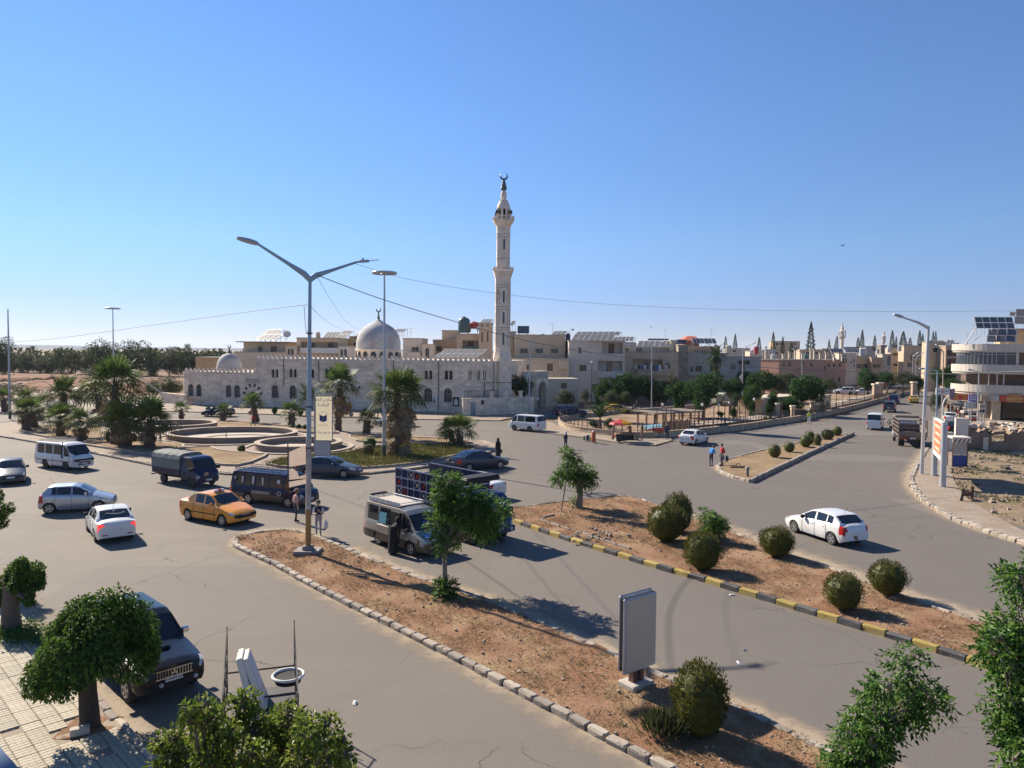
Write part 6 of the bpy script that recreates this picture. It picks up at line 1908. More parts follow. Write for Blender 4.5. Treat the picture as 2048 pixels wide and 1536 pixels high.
def loft_body(t,S,pm,glass=M_CG,name='body'):
 """S: dict of the body's lines. x runs from nose (0) to tail; the root stands at mid length on the ground, +x forward"""
 L,W=S['L'],S['W']/2
 top,belt,hw=S['top'],S['belt'],S['hw']
 xs=set()
 for P in(top,belt,hw):xs.update(p[0]for p in P)
 for a,b in S['wins']:xs.update((a,b))
 for a,b in(S['ws'],S['rw']):xs.update((a,b))
 xs.update(S.get('cuts',()))
 x=0
 while x<L:xs.add(round(x,3));x+=.16
 ra=S['wr']+S.get('gap',.055)
 for xw in S['ax']:
  for k in range(-8,9):xs.add(round(xw+ra*math.sin(math.pi/2*k/8),4))
 xs=sorted(x for x in xs if 0<=x<=L)
 xs=[x for i,x in enumerate(xs)if i==0 or x-xs[i-1]>.008]
 sill=S.get('sill',.2)
 tum=S.get('tum',.76)
 roww=[]
 def section(x):
  w=W*interp(hw,x)
  zb=interp(S['bot'],x)if 'bot' in S else sill
  ar=0
  for xw in S['ax']:
   if abs(x-xw)<ra:ar=max(ar,S['wr']+math.sqrt(max(0,ra*ra-(x-xw)**2))-.01)
  zt,zs=interp(top,x),interp(belt,x)
  zs=min(zs,zt-.02)
  rows=[(w*.93,zb),(w*.985,zb+.13),(w,lerp(zb,zs,.5)),(w*.985,lerp(zb,zs,.84)),(w*.955,zs)]
  rows=[(a,max(z,min(ar,zs-.03)))for a,z in rows]
  h=zt-zs
  if h>.14:
   wt=lerp(w*.955,W*tum,min(1,h/S['cab']))
   f=lambda q:lerp(w*.945,wt,q)
   rows+=[(f(.10),zs+h*.07),(f(.86),zs+h*.84),(f(.97),zs+h*.95),(f(1)*.86,zt-.005),(f(1)*.45,zt+.012),(0,zt+.018)]
  else:
   for q,dz in((.9,.25),(.8,.5),(.68,.7),(.55,.85),(.3,.96),(0,1)):rows.append((w*.955*q,zs+h*dz+.012*(1-q)))
  return rows
 G_=[section(x)for x in xs]
 nr=len(G_[0])
 parts={}
 def put(key,quad):
  parts.setdefault(key,MB()).add(quad,[(0,1,2,3)])
 hl=S.get('head');tl=S.get('tail')
 for i in range(len(xs)-1):
  xm=(xs[i]+xs[i+1])/2
  for r in range(nr-1):
   for s in(1,-1):
    a,b,c,d=G_[i][r],G_[i+1][r],G_[i+1][r+1],G_[i][r+1]
    q=[(L/2-xs[i],s*a[0],a[1]),(L/2-xs[i+1],s*b[0],b[1]),(L/2-xs[i+1],s*c[0],c[1]),(L/2-xs[i],s*d[0],d[1])]
    if s>0:q=q[::-1]
    zm=sum(p[2]for p in q)/4
    key='body'
    cab=interp(top,xm)-interp(belt,xm)>.13
    if r==5 and cab:
     for wi,(wa,wb)in enumerate(S['wins']):
      if wa<=xm<=wb:key=('side_window',wi,s)
    elif r in(8,9)or(r==7 and S.get('wide')):
     if S['ws'][0]<=xm<=S['ws'][1]:key='windscreen'
     elif S['rw'][0]<=xm<=S['rw'][1]:key='rear_window'
    if key=='body' and hl and xm<hl[0]and hl[1]<zm<hl[2]and r<=4:key=('headlight',s)
    if key=='body' and tl and xm>L-tl[0]and tl[1]<zm<tl[2]and r<=5:key=('tail_light',s)
    if key=='body' and S.get('two_tone')and zm<S['two_tone']:key='lower_panel'
    if key=='body' and S.get('bump')and r<2 and(xm<S['bump']or xm>L-S['bump']):key='bumper'
    put(key,q)
 for k,x in((0,0),(-1,L)):
  P=G_[k]
  for r in range(nr-1):
   a,b=P[r],P[r+1]
   q=[(L/2-x,-a[0],a[1]),(L/2-x,a[0],a[1]),(L/2-x,b[0],b[1]),(L/2-x,-b[0],b[1])]
   zm=(a[1]+b[1])/2
   key='body'
   if S.get('two_tone')and zm<S['two_tone']:key='lower_panel'
   if S.get('endglass')and k==-1 and S['endglass'][0]<zm<S['endglass'][1]:key='rear_window'
   if S.get('bump')and r<2:key='bumper'
   put(key,q if k==0 else q[::-1])
 ub=MB()
 for i in range(len(xs)-1):
  a,b=G_[i][0],G_[i+1][0]
  ub.quad((L/2-xs[i],-a[0],a[1]),(L/2-xs[i+1],-b[0],b[1]),(L/2-xs[i+1],b[0],b[1]),(L/2-xs[i],a[0],a[1]))
 ub.build('underside',M_BLKP,t)
 for key,mb in parts.items():
  n=key if isinstance(key,str)else key[0]
  m={'body':pm,'windscreen':glass,'rear_window':glass,'side_window':glass,'headlight':M_LENS,'tail_light':S.get('tailm',M_TAIL),'lower_panel':S.get('low_m',pm),'bumper':S.get('bump_m',pm)}[n]
  me=mb.mesh(name if n=='body' else n,m,True)
  bm=bmesh.new();bm.from_mesh(me);bmesh.ops.remove_doubles(bm,verts=bm.verts,dist=.002);bmesh.ops.recalc_face_normals(bm,faces=bm.faces)if False else None;bm.to_mesh(me);bm.free()
  me.polygons.foreach_set('use_smooth',[True]*len(me.polygons));me.set_sharp_from_angle(angle=R(38))
  link(name if n=='body' else n,me,t)
 return section
def seam(t,S,section,x,rows=(0,4)):
 L=S['L'];P=section(x)
 for s in(1,-1):
  v=MB();v.tube([(L/2-x,s*(P[r][0]+.003),P[r][1])for r in range(rows[0],rows[1]+1)],.008,4);v.build('door_seam_shade',M_DARK,t)  # near-black strip proud of the panel paints the shadow gap
def handle(t,S,section,x,m):
 P=section(x);L=S['L']
 for s in(1,-1):
  y=P[3][0];z=P[3][1]-.02
  v=MB();v.bbox(L/2-x-.09,L/2-x+.09,s*y-.02,s*y+.025,z-.02,z+.02,.008);v.build('door_handle',m,t)
def mirrors(t,S,section,x,m,sz=1.0):
 P=section(x);L=S['L']
 for s in(1,-1):
  y,z=P[4][0],P[4][1]+.06
  v=MB();v.bbox(L/2-x-.05*sz,L/2-x+.07*sz,min(s*(y+.03),s*(y+.22*sz)),max(s*(y+.03),s*(y+.22*sz)),z-.04,z+.12*sz,.03);v.build('wing_mirror',m,t)
  v=MB();v.tube([(L/2-x,s*(y-.05),z-.02),(L/2-x,s*(y+.05),z+.02)],.02,4);v.build('mirror_arm',M_BLKP,t)
def plate(t,x,z,w=.44,h=.12,txt=None):
 v=MB();s=1 if x>0 else-1
 v.box(min(x,x+s*.015),max(x,x+s*.015),-w/2,w/2,z-h/2,z+h/2);o=v.build('number_plate',M_PLATE,t)
 d=MB()
 rr=random.Random(int(abs(x*1000)))
 return o
FONT=None
def text_obj(s,size,m,parent,M,name='lettering',ext=.004,align='CENTER',sx=1.0):
 cu=bpy.data.curves.new('lettering','FONT')
 cu.body=s;cu.size=size;cu.align_x=align;cu.align_y='CENTER';cu.extrude=ext;cu.resolution_u=2
 o=bpy.data.objects.new('tmp',cu);COL.objects.link(o)
 me=bpy.data.meshes.new_from_object(o.evaluated_get(bpy.context.evaluated_depsgraph_get()))
 bpy.data.objects.remove(o);bpy.data.curves.remove(cu)
 me.materials.clear();me.materials.append(m)
 q=link(name,me,parent);q.matrix_local=M@Matrix.Diagonal((sx,1,1,1))
 return q
def M_face(origin,right,up):
 """matrix whose x runs along right, y along up"""
 r,u=Vector(right).normalized(),Vector(up).normalized();n=r.cross(u)
 return Matrix(((r.x,u.x,n.x,origin[0]),(r.y,u.y,n.y,origin[1]),(r.z,u.z,n.z,origin[2]),(0,0,0,1)))
def place(t,S,heading,px,wheel):
 """stand the vehicle so that the named wheel (fl, fr, rl, rr) touches the ground at the photo pixel px"""
 h=Vector(heading).normalized();g=G(*px)
 left=Vector((-h.y,h.x))
 x=S['L']/2-S['ax'][0 if wheel[0]=='f' else-1]
 y=(S['W']/2-.02)*(1 if wheel[1]=='l' else-1)
 c=Vector((g.x,g.y))-h*x-left*y
 t.location=(c.x,c.y,.006)
 t.rotation_euler=(0,0,math.atan2(h.y,h.x))
SEDAN=dict(L=4.4,W=1.72,wr=.305,ax=(.86,3.44),cab=.5,tum=.74,sill=.22,top=[(0,.56),(.05,.68),(.25,.76),(1.0,.93),(1.2,.98),(1.98,1.40),(2.3,1.46),(2.9,1.455),(3.2,1.40),(3.85,1.08),(4.25,1.05),(4.36,1.0),(4.4,.86)],belt=[(0,.54),(.05,.62),(1.1,.88),(3.6,.97),(4.3,.96),(4.4,.84)],hw=[(0,.74),(.06,.84),(.2,.92),(.6,.985),(1.2,1),(3.4,1),(3.95,.965),(4.25,.92),(4.36,.86),(4.4,.80)],bot=[(0,.28),(.3,.2),(4.1,.2),(4.4,.32)],wins=[(1.55,2.28),(2.38,3.08),(3.12,3.42)],ws=(1.22,1.96),rw=(3.24,3.84),head=(.42,.60,.80),tail=(.30,.66,.96))
HATCH=dict(SEDAN,L=3.65,ax=(.72,3.10),W=1.64,top=[(0,.56),(.05,.70),(.25,.78),(.85,.98),(.98,1.02),(1.65,1.42),(1.95,1.49),(2.9,1.48),(3.15,1.44),(3.5,1.08),(3.6,.98),(3.65,.75)],belt=[(0,.54),(.05,.64),(.9,.92),(3.3,1.04),(3.55,.96),(3.65,.72)],hw=[(0,.74),(.06,.85),(.2,.93),(.5,.985),(1,1),(2.9,1),(3.3,.96),(3.55,.90),(3.65,.82)],bot=[(0,.28),(.3,.2),(3.4,.2),(3.65,.32)],wins=[(1.25,1.98),(2.06,2.72),(2.75,2.98)],ws=(1.0,1.63),rw=(3.16,3.5),head=(.62,.66,.84),tail=(.24,.66,1.06))
HATCH5=dict(HATCH,L=4.15,ax=(.85,3.40),W=1.71,top=[(0,.55),(.05,.66),(.25,.74),(1.0,.93),(1.18,.98),(1.95,1.40),(2.25,1.455),(3.2,1.44),(3.45,1.39),(3.9,1.10),(4.08,1.0),(4.15,.78)],belt=[(0,.54),(.05,.62),(1.1,.88),(3.6,.99),(4.05,.95),(4.15,.75)],hw=[(0,.74),(.06,.84),(.2,.92),(.6,.985),(1.2,1),(3.2,1),(3.75,.95),(4.05,.88),(4.15,.80)],bot=[(0,.28),(.3,.2),(3.9,.2),(4.15,.32)],wins=[(1.5,2.25),(2.35,3.0),(3.06,3.42)],ws=(1.2,1.93),rw=(3.46,3.92),head=(.42,.58,.78),tail=(.30,.64,.98))
LOGAN=dict(SEDAN,L=4.25,ax=(.80,3.43),W=1.74,top=[(0,.56),(.05,.70),(.25,.80),(.95,.98),(1.12,1.02),(1.75,1.45),(2.05,1.53),(2.75,1.52),(3.05,1.45),(3.55,1.12),(4.1,1.09),(4.2,1.04),(4.25,.88)],belt=[(0,.54),(.05,.64),(1.0,.93),(3.4,1.02),(4.15,1.0),(4.25,.84)],hw=[(0,.76),(.06,.85),(.2,.93),(.55,.985),(1.1,1),(3.3,1),(3.85,.965),(4.1,.92),(4.2,.87),(4.25,.8)],wins=[(1.4,2.12),(2.22,2.86)],ws=(1.14,1.72),rw=(3.08,3.54),bot=[(0,.28),(.3,.2),(4.0,.2),(4.25,.32)],head=(.36,.62,.84),tail=(.24,.66,.98))
VAN=dict(L=4.7,W=1.70,wr=.32,ax=(.95,3.35),cab=.75,tum=.86,sill=.26,top=[(0,.72),(.04,.92),(.14,1.02),(.25,1.10),(.95,1.80),(1.2,1.92),(1.6,1.955),(4.3,1.95),(4.47,1.90),(4.63,1.24),(4.68,1.10),(4.7,.9)],belt=[(0,.70),(.14,.96),(.3,1.04),(4.5,1.06),(4.66,1.02),(4.7,.85)],hw=[(0,.86),(.08,.93),(.3,.98),(.8,1),(4.2,1),(4.5,.97),(4.66,.93),(4.7,.9)],wins=[(.62,1.18),(1.34,2.4),(2.5,3.35),(3.45,4.3)],ws=(.26,.94),rw=(4.48,4.63),wide=True,head=(.20,.62,.86),tail=(.14,.55,1.0))
H100=dict(VAN,L=4.75,W=1.74,ax=(1.0,3.45),top=[(0,.70),(.05,.86),(.2,.96),(.62,1.10),(1.25,1.75),(1.5,1.90),(1.9,1.95),(4.35,1.95),(4.52,1.90),(4.68,1.25),(4.73,1.1),(4.75,.85)],belt=[(0,.68),(.1,.82),(.62,1.02),(4.5,1.08),(4.7,1.02),(4.75,.8)],ws=(.66,1.24),wins=[(1.0,1.62),(2.55,3.4),(3.5,4.35)],rw=(4.53,4.68),head=(.34,.64,.86))
SUV=dict(SEDAN,L=4.65,W=1.80,wr=.365,ax=(.88,3.60),cab=.62,tum=.80,sill=.34,bot=[(0,.42),(.3,.34),(4.3,.36),(4.65,.48)],top=[(0,.80),(.05,.98),(.25,1.05),(1.15,1.14),(1.35,1.17),(2.0,1.66),(2.3,1.76),(4.1,1.76),(4.35,1.70),(4.55,1.25),(4.62,1.1),(4.65,.9)],belt=[(0,.76),(.05,.90),(1.3,1.08),(4.3,1.14),(4.6,1.08),(4.65,.85)],hw=[(0,.82),(.06,.89),(.25,.95),(.6,.99),(1.2,1),(4.0,1),(4.4,.96),(4.6,.92),(4.65,.88)],wins=[(1.65,2.42),(2.52,3.25),(3.38,4.15)],ws=(1.37,1.98),rw=(4.36,4.55),head=(.32,.80,.98),tail=(.2,.7,1.15))
def finish_car(t,S,sec,pm,seams,handles,style='alloy',mir=None,grille=True,ant=None,tail_plate=True):
 L=S['L']
 for xw in S['ax']:
  for s in(1,-1):add_wheel(t,L/2-xw,s*(S['W']/2-.12),S['wr'],.2,style)
 for x in seams:seam(t,S,sec,x)
 for x in handles:handle(t,S,sec,x,pm)
 mirrors(t,S,sec,S['wins'][0][0]+.08,mir or pm)
 if grille:
  v=MB();z0,z1=sec(.02)[1][1]+.02,sec(.02)[3][1]+.0
  v.box(L/2-.03,L/2+.012,-S['W']*.24,S['W']*.24,lerp(z0,z1,.45),z1);v.build('grille',M_BLKP,t)
  v=MB();v.box(L/2-.03,L/2+.008,-S['W']*.28,S['W']*.28,z0-.02,lerp(z0,z1,.28));v.build('air_intake',M_BLKP,t)
 plate(t,L/2+.012,sec(.02)[1][1]+.12)
 if tail_plate:plate(t,-L/2-.010,lerp(sec(L-.01)[1][1],sec(L-.01)[4][1],.55))
 if ant:
  z=interp(S['top'],ant);v=MB();v.tube([(L/2-ant,0,z),(L/2-ant-.25,0,z+.35)],.008,4);v.build('aerial',M_BLKP,t)
def car(name,label,cat,S,pm,heading,px,wheel,seams,handles,style='alloy',mir=None,group='vehicles on the junction',ant=None,**kw):
 S=dict(S,**kw)
 t=thing(name,label,cat,group=group)
 sec=loft_body(t,S,pm)
 finish_car(t,S,sec,pm,seams,handles,style,mir,ant=ant)
 place(t,S,heading,px,wheel)
 return t,S,sec
P_WHITE=paint('white',(.66,.66,.64),0,.3,.2);P_SILV=paint('silver',(.42,.44,.46),.6,.3,.15);P_TAXI=paint('taxi_orange',(.78,.30,.02),0,.3,.05);P_YEL=paint('taxi_yellow',(.62,.40,.03))
P_GREY=paint('dark_grey',(.055,.065,.08),.4,.3,.2);P_NAVY=paint('navy',(.012,.02,.055),.2,.28,.2);P_BLACK=paint('black',(.006,.007,.010),0,.22,.35);P_BLUE=paint('truck_blue',(.015,.035,.13),.1,.35,.3);P_SLATE=paint('slate',(.07,.085,.11),.4,.3,.2);P_BEIGE=paint('beige_grey',(.33,.30,.26),.5,.35,.2);P_BROWN=paint('dark_taupe',(.10,.085,.07),.4,.35,.3)
S=SUV
t,S,sec=car('pickup_truck','black dusty off road pickup with bonnet scoop parked under the umbrella tree','pickup',SUV,P_BLACK,(.72,-.69),(250,1406),'fr',(1.5,2.47,3.3),(2.25,3.05),'six',mir=M_CHR,tail=(.2,.7,.9),bump=.35,bump_m=M_BLKP)
v=MB();v.bbox(.98,1.52,-.26,.26,1.08,1.20,.05);v.build('bonnet_scoop',P_BLACK,t)
v=MB()
for k in range(13):
 y=-.42+.07*k
 if abs(y)>.05:v.tube([(S['L']/2+.02,y,.72),(S['L']/2+.01,y,.9)],.012,4)
for z in(.71,.91):v.tube([(S['L']/2+.02,-.46,z),(S['L']/2+.02,.46,z)],.014,4)
v.build('grille_bars',M_CHR,t)
v=MB()
for g in(90,210,330):
 c=Vector((math.cos(R(g)),math.sin(R(g))))*.045;d1=Vector((math.cos(R(g)),math.sin(R(g))))*.045;d2=Vector((-d1.y,d1.x))*.55
 v.add([(S['L']/2+.035,(c+q).x,.82+(c+q).y)for q in(d1,d2,-d1,-d2)],[(0,1,2,3)])
v.build('emblem',M_CHR,t)
for s in(1,-1):
 v=MB();v.lathe([(.06,0),(.055,.04),(.01,.05)],14,M=Matrix.Translation((S['L']/2+.0,s*.42+(.12 if s>0 else .1),.55))@Matrix.Rotation(R(90),4,'Y'));v.build('fog_lamp',M_LENS,t)
text_obj('770099104',.1,M_BLK,t,M_face((S['L']/2+.03,-.0,sec(.02)[1][1]+.12),(0,1,0),(0,0,1)))
car('hatchback','small silver five door hatchback crossing in front of the white sedan','car',HATCH,P_SILV,(.94,.33),(98,1029),'rr',(1.2,2.02,2.8),(1.85,2.6),'alloy',ant=2.95)
t,S,sec=car('sedan','white sedan seen from behind with brake lights lit and writing on the rear window','car',SEDAN,P_WHITE,(-.60,.80),(188,1084),'rl',(1.5,2.33,3.15),(2.15,2.95),'alloy',mir=M_BLKP,tailm=M_BRAKE,tail=(.32,.72,.93),ant=3.15)
for s in(1,-1):
 v=MB();v.bbox(-S['L']/2-.012,-S['L']/2+.03,s*.52-.11,s*.52+.11,.42,.47,.01);v.build('reflector',M_TAIL,t)
def rear_frame(S,sec,x,dz=.0):
 L=S['L'];z0,z1=interp(S['top'],S['rw'][1]),interp(S['top'],S['rw'][0])
 xa,xb=S['rw'][1],S['rw'][0]
 up=Vector((xa-xb,0,z1-z0)).normalized()
 o=Vector((L/2-lerp(xb,xa,.5),0,lerp(z1,z0,.5)+.025))+Vector((-up.z,0,up.x))*0
 n=Vector((0,-1,0)).cross(up)
 return M_face(o+n*.02+up*dz,(0,-1,0),up)
def ar(s):
 """presentation forms are given in reading order; laid out from right to left"""
 return s[::-1]
mf=rear_frame(S,sec,0)
rr=random.Random(4)
for k in range(9):
 x=-.36+k*.09;z=-.04+.05*math.cos(k*.7)
 v=MB();v.tube([(x,z,0),(x+.03,z+rr.uniform(.02,.09),0),(x+.07,z-rr.uniform(0,.03),0)],.012,4);v.v=[mf@Vector(p)for p in v.v];v.build('rear_window_lettering',M_WHT,t)
v=MB();v.tube([(.03,.16,0),(0,.24,0),(-.05,.17,0),(.03,.16,0)],.012,4);v.v=[mf@Vector(p)for p in v.v];v.build('rear_window_sign',M_WHT,t)
v=MB();P=sec(4.3);v.tube([(-S['L']/2+.10,-.66,.99),(-S['L']/2+.03,-.4,.80),(-S['L']/2+.03,-.3,.68),(-S['L']/2+.03,.3,.68),(-S['L']/2+.03,.4,.80),(-S['L']/2+.10,.66,.99)],.008,4);v.build('boot_seam_shade',M_DARK,t)  # gap shade around the boot lid, painted as a dark strip
t,S,sec=car('taxi','orange saloon taxi with black bumper band and dark lens roof lamp','taxi',LOGAN,P_TAXI,(.874,-.486),(443,1053),'fr',(1.35,2.17,2.95),(2.0,2.75),'six',ant=1.85,bump=.0)
v=MB();P=sec(.03);v.bbox(S['L']/2-.3,S['L']/2+.03,-.70,.70,.46,.60,.04);v.build('bumper_strip',M_BLKP,t)
v=MB();v.bbox(-S['L']/2-.03,-S['L']/2+.25,-.70,.70,.46,.62,.04);v.build('bumper_strip',M_BLKP,t)
for s in(1,-1):
 v=MB();v.box(-1.1,.95,s*(S['W']/2+.002)-.006,s*(S['W']/2+.002)+.006,.52,.57);v.build('side_strip',M_BLKP,t)
v=MB();v.bbox(.05,.2,-.3,.3,1.545,1.66,.03);v.build('roof_sign',P_WHITE,t)
v=MB();v.bbox(.045,.205,-.12,.12,1.56,1.665,.02);v.build('roof_lamp',M_TAIL,t)
v=MB();v.lathe([(.05,0),(.045,.012),(.001,.02)],4,M=Matrix.Translation((S['L']/2+.015,0,.76))@Matrix.Rotation(R(90),4,'Y'));v.build('emblem',M_CHR,t)
t,S,sec=car('minibus','cream white minibus with roof rack and dark windows near the left palms','minibus',VAN,P_WHITE,(.90,-.43),(131,941),'fr',(.6,1.28,2.45),(1.1,2.3),'steel',mir=M_BLKP)
def roof_rack(t,S,x0,x1,z,w,m,text=None):
 L=S['L']
 v=MB()
 for y in(-w,w):
  v.tube([(L/2-x0,y,z+.16),(L/2-x1,y,z+.16)],.018,5);v.tube([(L/2-x0,y,z+.05),(L/2-x1,y,z+.05)],.018,5)
 n=9
 for k in range(n+1):
  x=L/2-lerp(x0,x1,k/n);v.tube([(x,-w,z+.05),(x,w,z+.05)],.014,4)
  for y in(-w,w):v.tube([(x,y,z-.02),(x,y,z+.16)],.012,4)
 for x in(x0,x1):v.tube([(L/2-x,-w,z+.16),(L/2-x,w,z+.16)],.018,5)
 v.build('roof_rack',m,t)
roof_rack(t,S,1.9,4.3,1.95,.66,M_PL['cream'])
v=MB();v.tube([(S['L']/2+.06,-.5,.45),(S['L']/2+.1,-.45,.7),(S['L']/2+.1,.45,.7),(S['L']/2+.06,.5,.45)],.03,6);v.build('bull_bar',M_CHR,t)
v=MB();v.tube([(S['L']/2-1.3,-S['W']/2-.03,.9),(S['L']/2-1.28,-S['W']/2-.03,1.3),(S['L']/2-1.3,-S['W']/2+.08,2.05)],.05,6);v.build('snorkel',M_BLKP,t)
for s in(1,-1):
 v=MB();v.box(-S['L']/2+.3,S['L']/2-.4,s*(S['W']/2+.001)-.006,s*(S['W']/2+.001)+.006,.62,.67);v.build('side_strip',M_BLKP,t)
v=MB();v.box(S['L']/2-.02,S['L']/2+.02,-.74,.74,.66,.84);v.build('grille',M_BLKP,t)
t,S,sec=car('minibus','long dark navy minibus with white stickers behind the taxi','minibus',VAN,P_NAVY,(.92,-.39),(575,1017),'fr',(.6,1.28,2.9),(1.15,2.8),'alloy',mir=M_BLKP,L=5.3,ax=(1.0,3.9),hw=[(0,.86),(.08,.93),(.3,.98),(.8,1),(4.8,1),(5.1,.97),(5.26,.93),(5.3,.9)],top=[(0,.70),(.04,.86),(.14,.96),(.4,1.06),(1.05,1.76),(1.3,1.88),(1.7,1.915),(4.9,1.91),(5.08,1.86),(5.23,1.2),(5.28,1.1),(5.3,.85)],belt=[(0,.68),(.14,.92),(.4,1.0),(5.1,1.03),(5.26,1.0),(5.3,.8)],wins=[(.75,1.24),(1.4,2.3),(2.4,3.3),(3.4,4.15),(4.25,4.9)],ws=(.42,1.03),rw=(5.09,5.23),two_tone=.62,low_m=P_BROWN)
roof_rack(t,S,1.4,4.95,1.92,.68,P_NAVY)
ys=-(S['W']/2+.006)
for x,z,w,h in((1.0,1.46,.10,.22),(-.15,1.42,.05,.42),(-.85,1.44,.07,.42),(-1.65,1.42,.06,.36),(-2.2,1.5,.05,.16)):
 v=MB();y_=-(S['W']/2*.93)
 v.add([(x-w,y_-.035,z-h/2),(x+w,y_-.035,z-h/2),(x+w,y_+.0,z+h/2),(x-w,y_+.0,z+h/2)],[(0,1,2,3)]);v.build('sticker',M_WHT,t)
v=MB();v.tube([(.95,ys,.88),(1.15,ys,.88),(1.2,ys,.75),(1.05,ys,.66),(.92,ys,.75),(.95,ys,.88)],.022,4);v.build('sticker',M_WHT,t)
v=MB()
for k in range(8):v.box(-.9+k*.16,-.9+k*.16+.1,ys-.004,ys+.002,.70,.80)
v.tube([(-1.0,ys,.83),(.45,ys,.83)],.008,4);v.tube([(-1.0,ys,.67),(.45,ys,.67)],.008,4)
struct(v.build('sticker_band',M_PL['cream'],t),'stuff')
t,S,sec=car('minibus','silver and brown minibus with open sliding door and a roof rack, blue bonnet','minibus',H100,P_BEIGE,(.705,-.709),(820,1112),'fr',(1.0,1.72,2.5),(1.5,),'alloy',mir=M_BLKP,two_tone=.72,low_m=P_BROWN)
L=S['L'];ys=-(S['W']/2)
roof_rack(t,S,2.0,4.4,1.96,.66,M_ALU)
v=MB();v.box(L/2-4.35,L/2-2.05,-.63,.63,2.005,2.03);v.build('rack_floor',M_PL['grey'],t)
v=MB();v.box(L/2-4.4,L/2-1.98,-.70,-.675,1.97,2.17);v.build('rack_side_plate',M_WHT,t)
text_obj('HYUNDAI',.27,mat('plate_letter',(.30,.32,.35),.5,.1,4),t,M_face((L/2-3.2,-.705,2.065),(1,0,0),(0,0,1)),sx=1.9)
v=MB();v.bbox(L/2-4.75,L/2-4.55,-.45,.45,2.12,2.2,.03);v.tube([(L/2-4.6,-.3,1.9),(L/2-4.65,-.3,2.14)],.02,4);v.tube([(L/2-4.6,.3,1.9),(L/2-4.65,.3,2.14)],.02,4);v.build('rear_spoiler',M_BLKP,t)
v=MB();v.box(L/2-2.44,L/2-1.74,ys-.012,ys+.10,.38,1.78);v.build('doorway_shade',M_DARK,t)  # near-black slab paints the shade inside the open doorway
v=MB();v.bbox(L/2-3.42,L/2-2.46,ys-.10,ys-.02,.36,1.05,.02);v.build('sliding_door',P_BEIGE,t)
v=MB();v.bbox(L/2-3.42,L/2-2.46,ys-.105,ys-.015,.34,.72,.02);v.build('door_lower_panel',P_BROWN,t)
v=MB();v.add([(L/2-3.36,ys-.06,1.1),(L/2-2.52,ys-.06,1.1),(L/2-2.52,ys+.03,1.66),(L/2-3.36,ys+.03,1.66)],[(0,1,2,3)]);v.build('door_window',M_CG,t)
v=MB();v.add([(L/2-3.3,ys-.064,1.13),(L/2-2.75,ys-.064,1.13),(L/2-2.75,ys+.02,1.62),(L/2-3.3,ys+.02,1.62)],[(0,1,2,3)]);v.build('curtain',mat('teal_curtain',(.05,.20,.26),.7,.3,6),t)
v=MB();v.box(L/2-.62,L/2-.06,-.68,.68,.93,.945);v.v=[(x,y,z+(L/2-.06-x)*.27-.01)for x,y,z in v.v];v.build('bonnet_cover',mat('blue_bonnet',(.035,.12,.33),.35,.15,2,coat=.4),t)
v=MB();v.tube([(L/2-.8,-.4,1.2),(L/2-.95,-.2,1.36),(L/2-.9,.25,1.33),(L/2-.75,.5,1.17)],.09,6);v.build('windscreen_fabric',mat('blue_cloth',(.04,.12,.30),.8,.2,5),t)
car('sedan','dark grey saloon with five spoke wheels behind the blue cargo truck','car',SEDAN,P_GREY,(.84,.54),(939,943),'rr',(1.5,2.33,3.15),(2.15,2.95),'alloy',L=4.6,ax=(.9,3.64),top=[(0,.56),(.05,.68),(.25,.76),(1.05,.93),(1.25,.98),(2.05,1.40),(2.4,1.47),(3.0,1.46),(3.3,1.41),(4.0,1.1),(4.45,1.07),(4.56,1.02),(4.6,.86)],hw=[(0,.74),(.06,.84),(.2,.92),(.6,.985),(1.2,1),(3.6,1),(4.15,.965),(4.45,.92),(4.56,.86),(4.6,.80)],belt=[(0,.54),(.05,.62),(1.1,.88),(3.8,.97),(4.5,.96),(4.6,.84)],bot=[(0,.28),(.3,.2),(4.3,.2),(4.6,.32)],rw=(3.34,3.98))
car('sedan','slate grey saloon passing behind the lamp pole banner','car',SEDAN,P_SLATE,(.98,-.16),(687,957),'fr',(1.5,2.33,3.15),(2.15,2.95),'alloy',L=4.6,ax=(.9,3.64),top=[(0,.56),(.05,.68),(.25,.76),(1.05,.93),(1.25,.98),(2.05,1.38),(2.4,1.44),(3.0,1.43),(3.3,1.38),(4.0,1.08),(4.45,1.05),(4.56,1.0),(4.6,.86)],hw=[(0,.74),(.06,.84),(.2,.92),(.6,.985),(1.2,1),(3.6,1),(4.15,.965),(4.45,.92),(4.56,.86),(4.6,.80)],belt=[(0,.54),(.05,.62),(1.1,.88),(3.8,.97),(4.5,.96),(4.6,.84)],bot=[(0,.28),(.3,.2),(4.3,.2),(4.6,.32)],rw=(3.34,3.98))
car('sedan','dark grey saloon coming towards the viewer, cut by the left edge','car',SEDAN,P_GREY,(.56,-.83),(52,965),'fl',(1.5,2.33),(2.15,),'alloy')
car('sedan','white car mostly hidden behind the blue cargo truck','car',SEDAN,P_WHITE,(-.78,.62),(957,999),'rl',(1.5,2.33),(2.15,),'alloy')
t,S,sec=car('minibus','white minibus seen from behind on the far side of the roundabout','minibus',VAN,P_WHITE,(-.78,.62),(1059,864),'rl',(.6,1.28,2.45),(1.1,),'steel',mir=M_BLKP,L=4.3,ax=(.85,3.1),wins=[(.62,1.18),(1.34,2.3),(2.4,3.85)],hw=[(0,.86),(.08,.93),(.3,.98),(.8,1),(3.9,1),(4.1,.97),(4.26,.93),(4.3,.9)],top=[(0,.72),(.04,.92),(.14,1.02),(.25,1.10),(.85,1.75),(1.1,1.85),(1.6,1.88),(3.9,1.88),(4.08,1.82),(4.24,1.22),(4.28,1.08),(4.3,.85)],belt=[(0,.70),(.14,.96),(.3,1.04),(4.1,1.06),(4.26,1.02),(4.3,.8)],rw=(4.09,4.24))
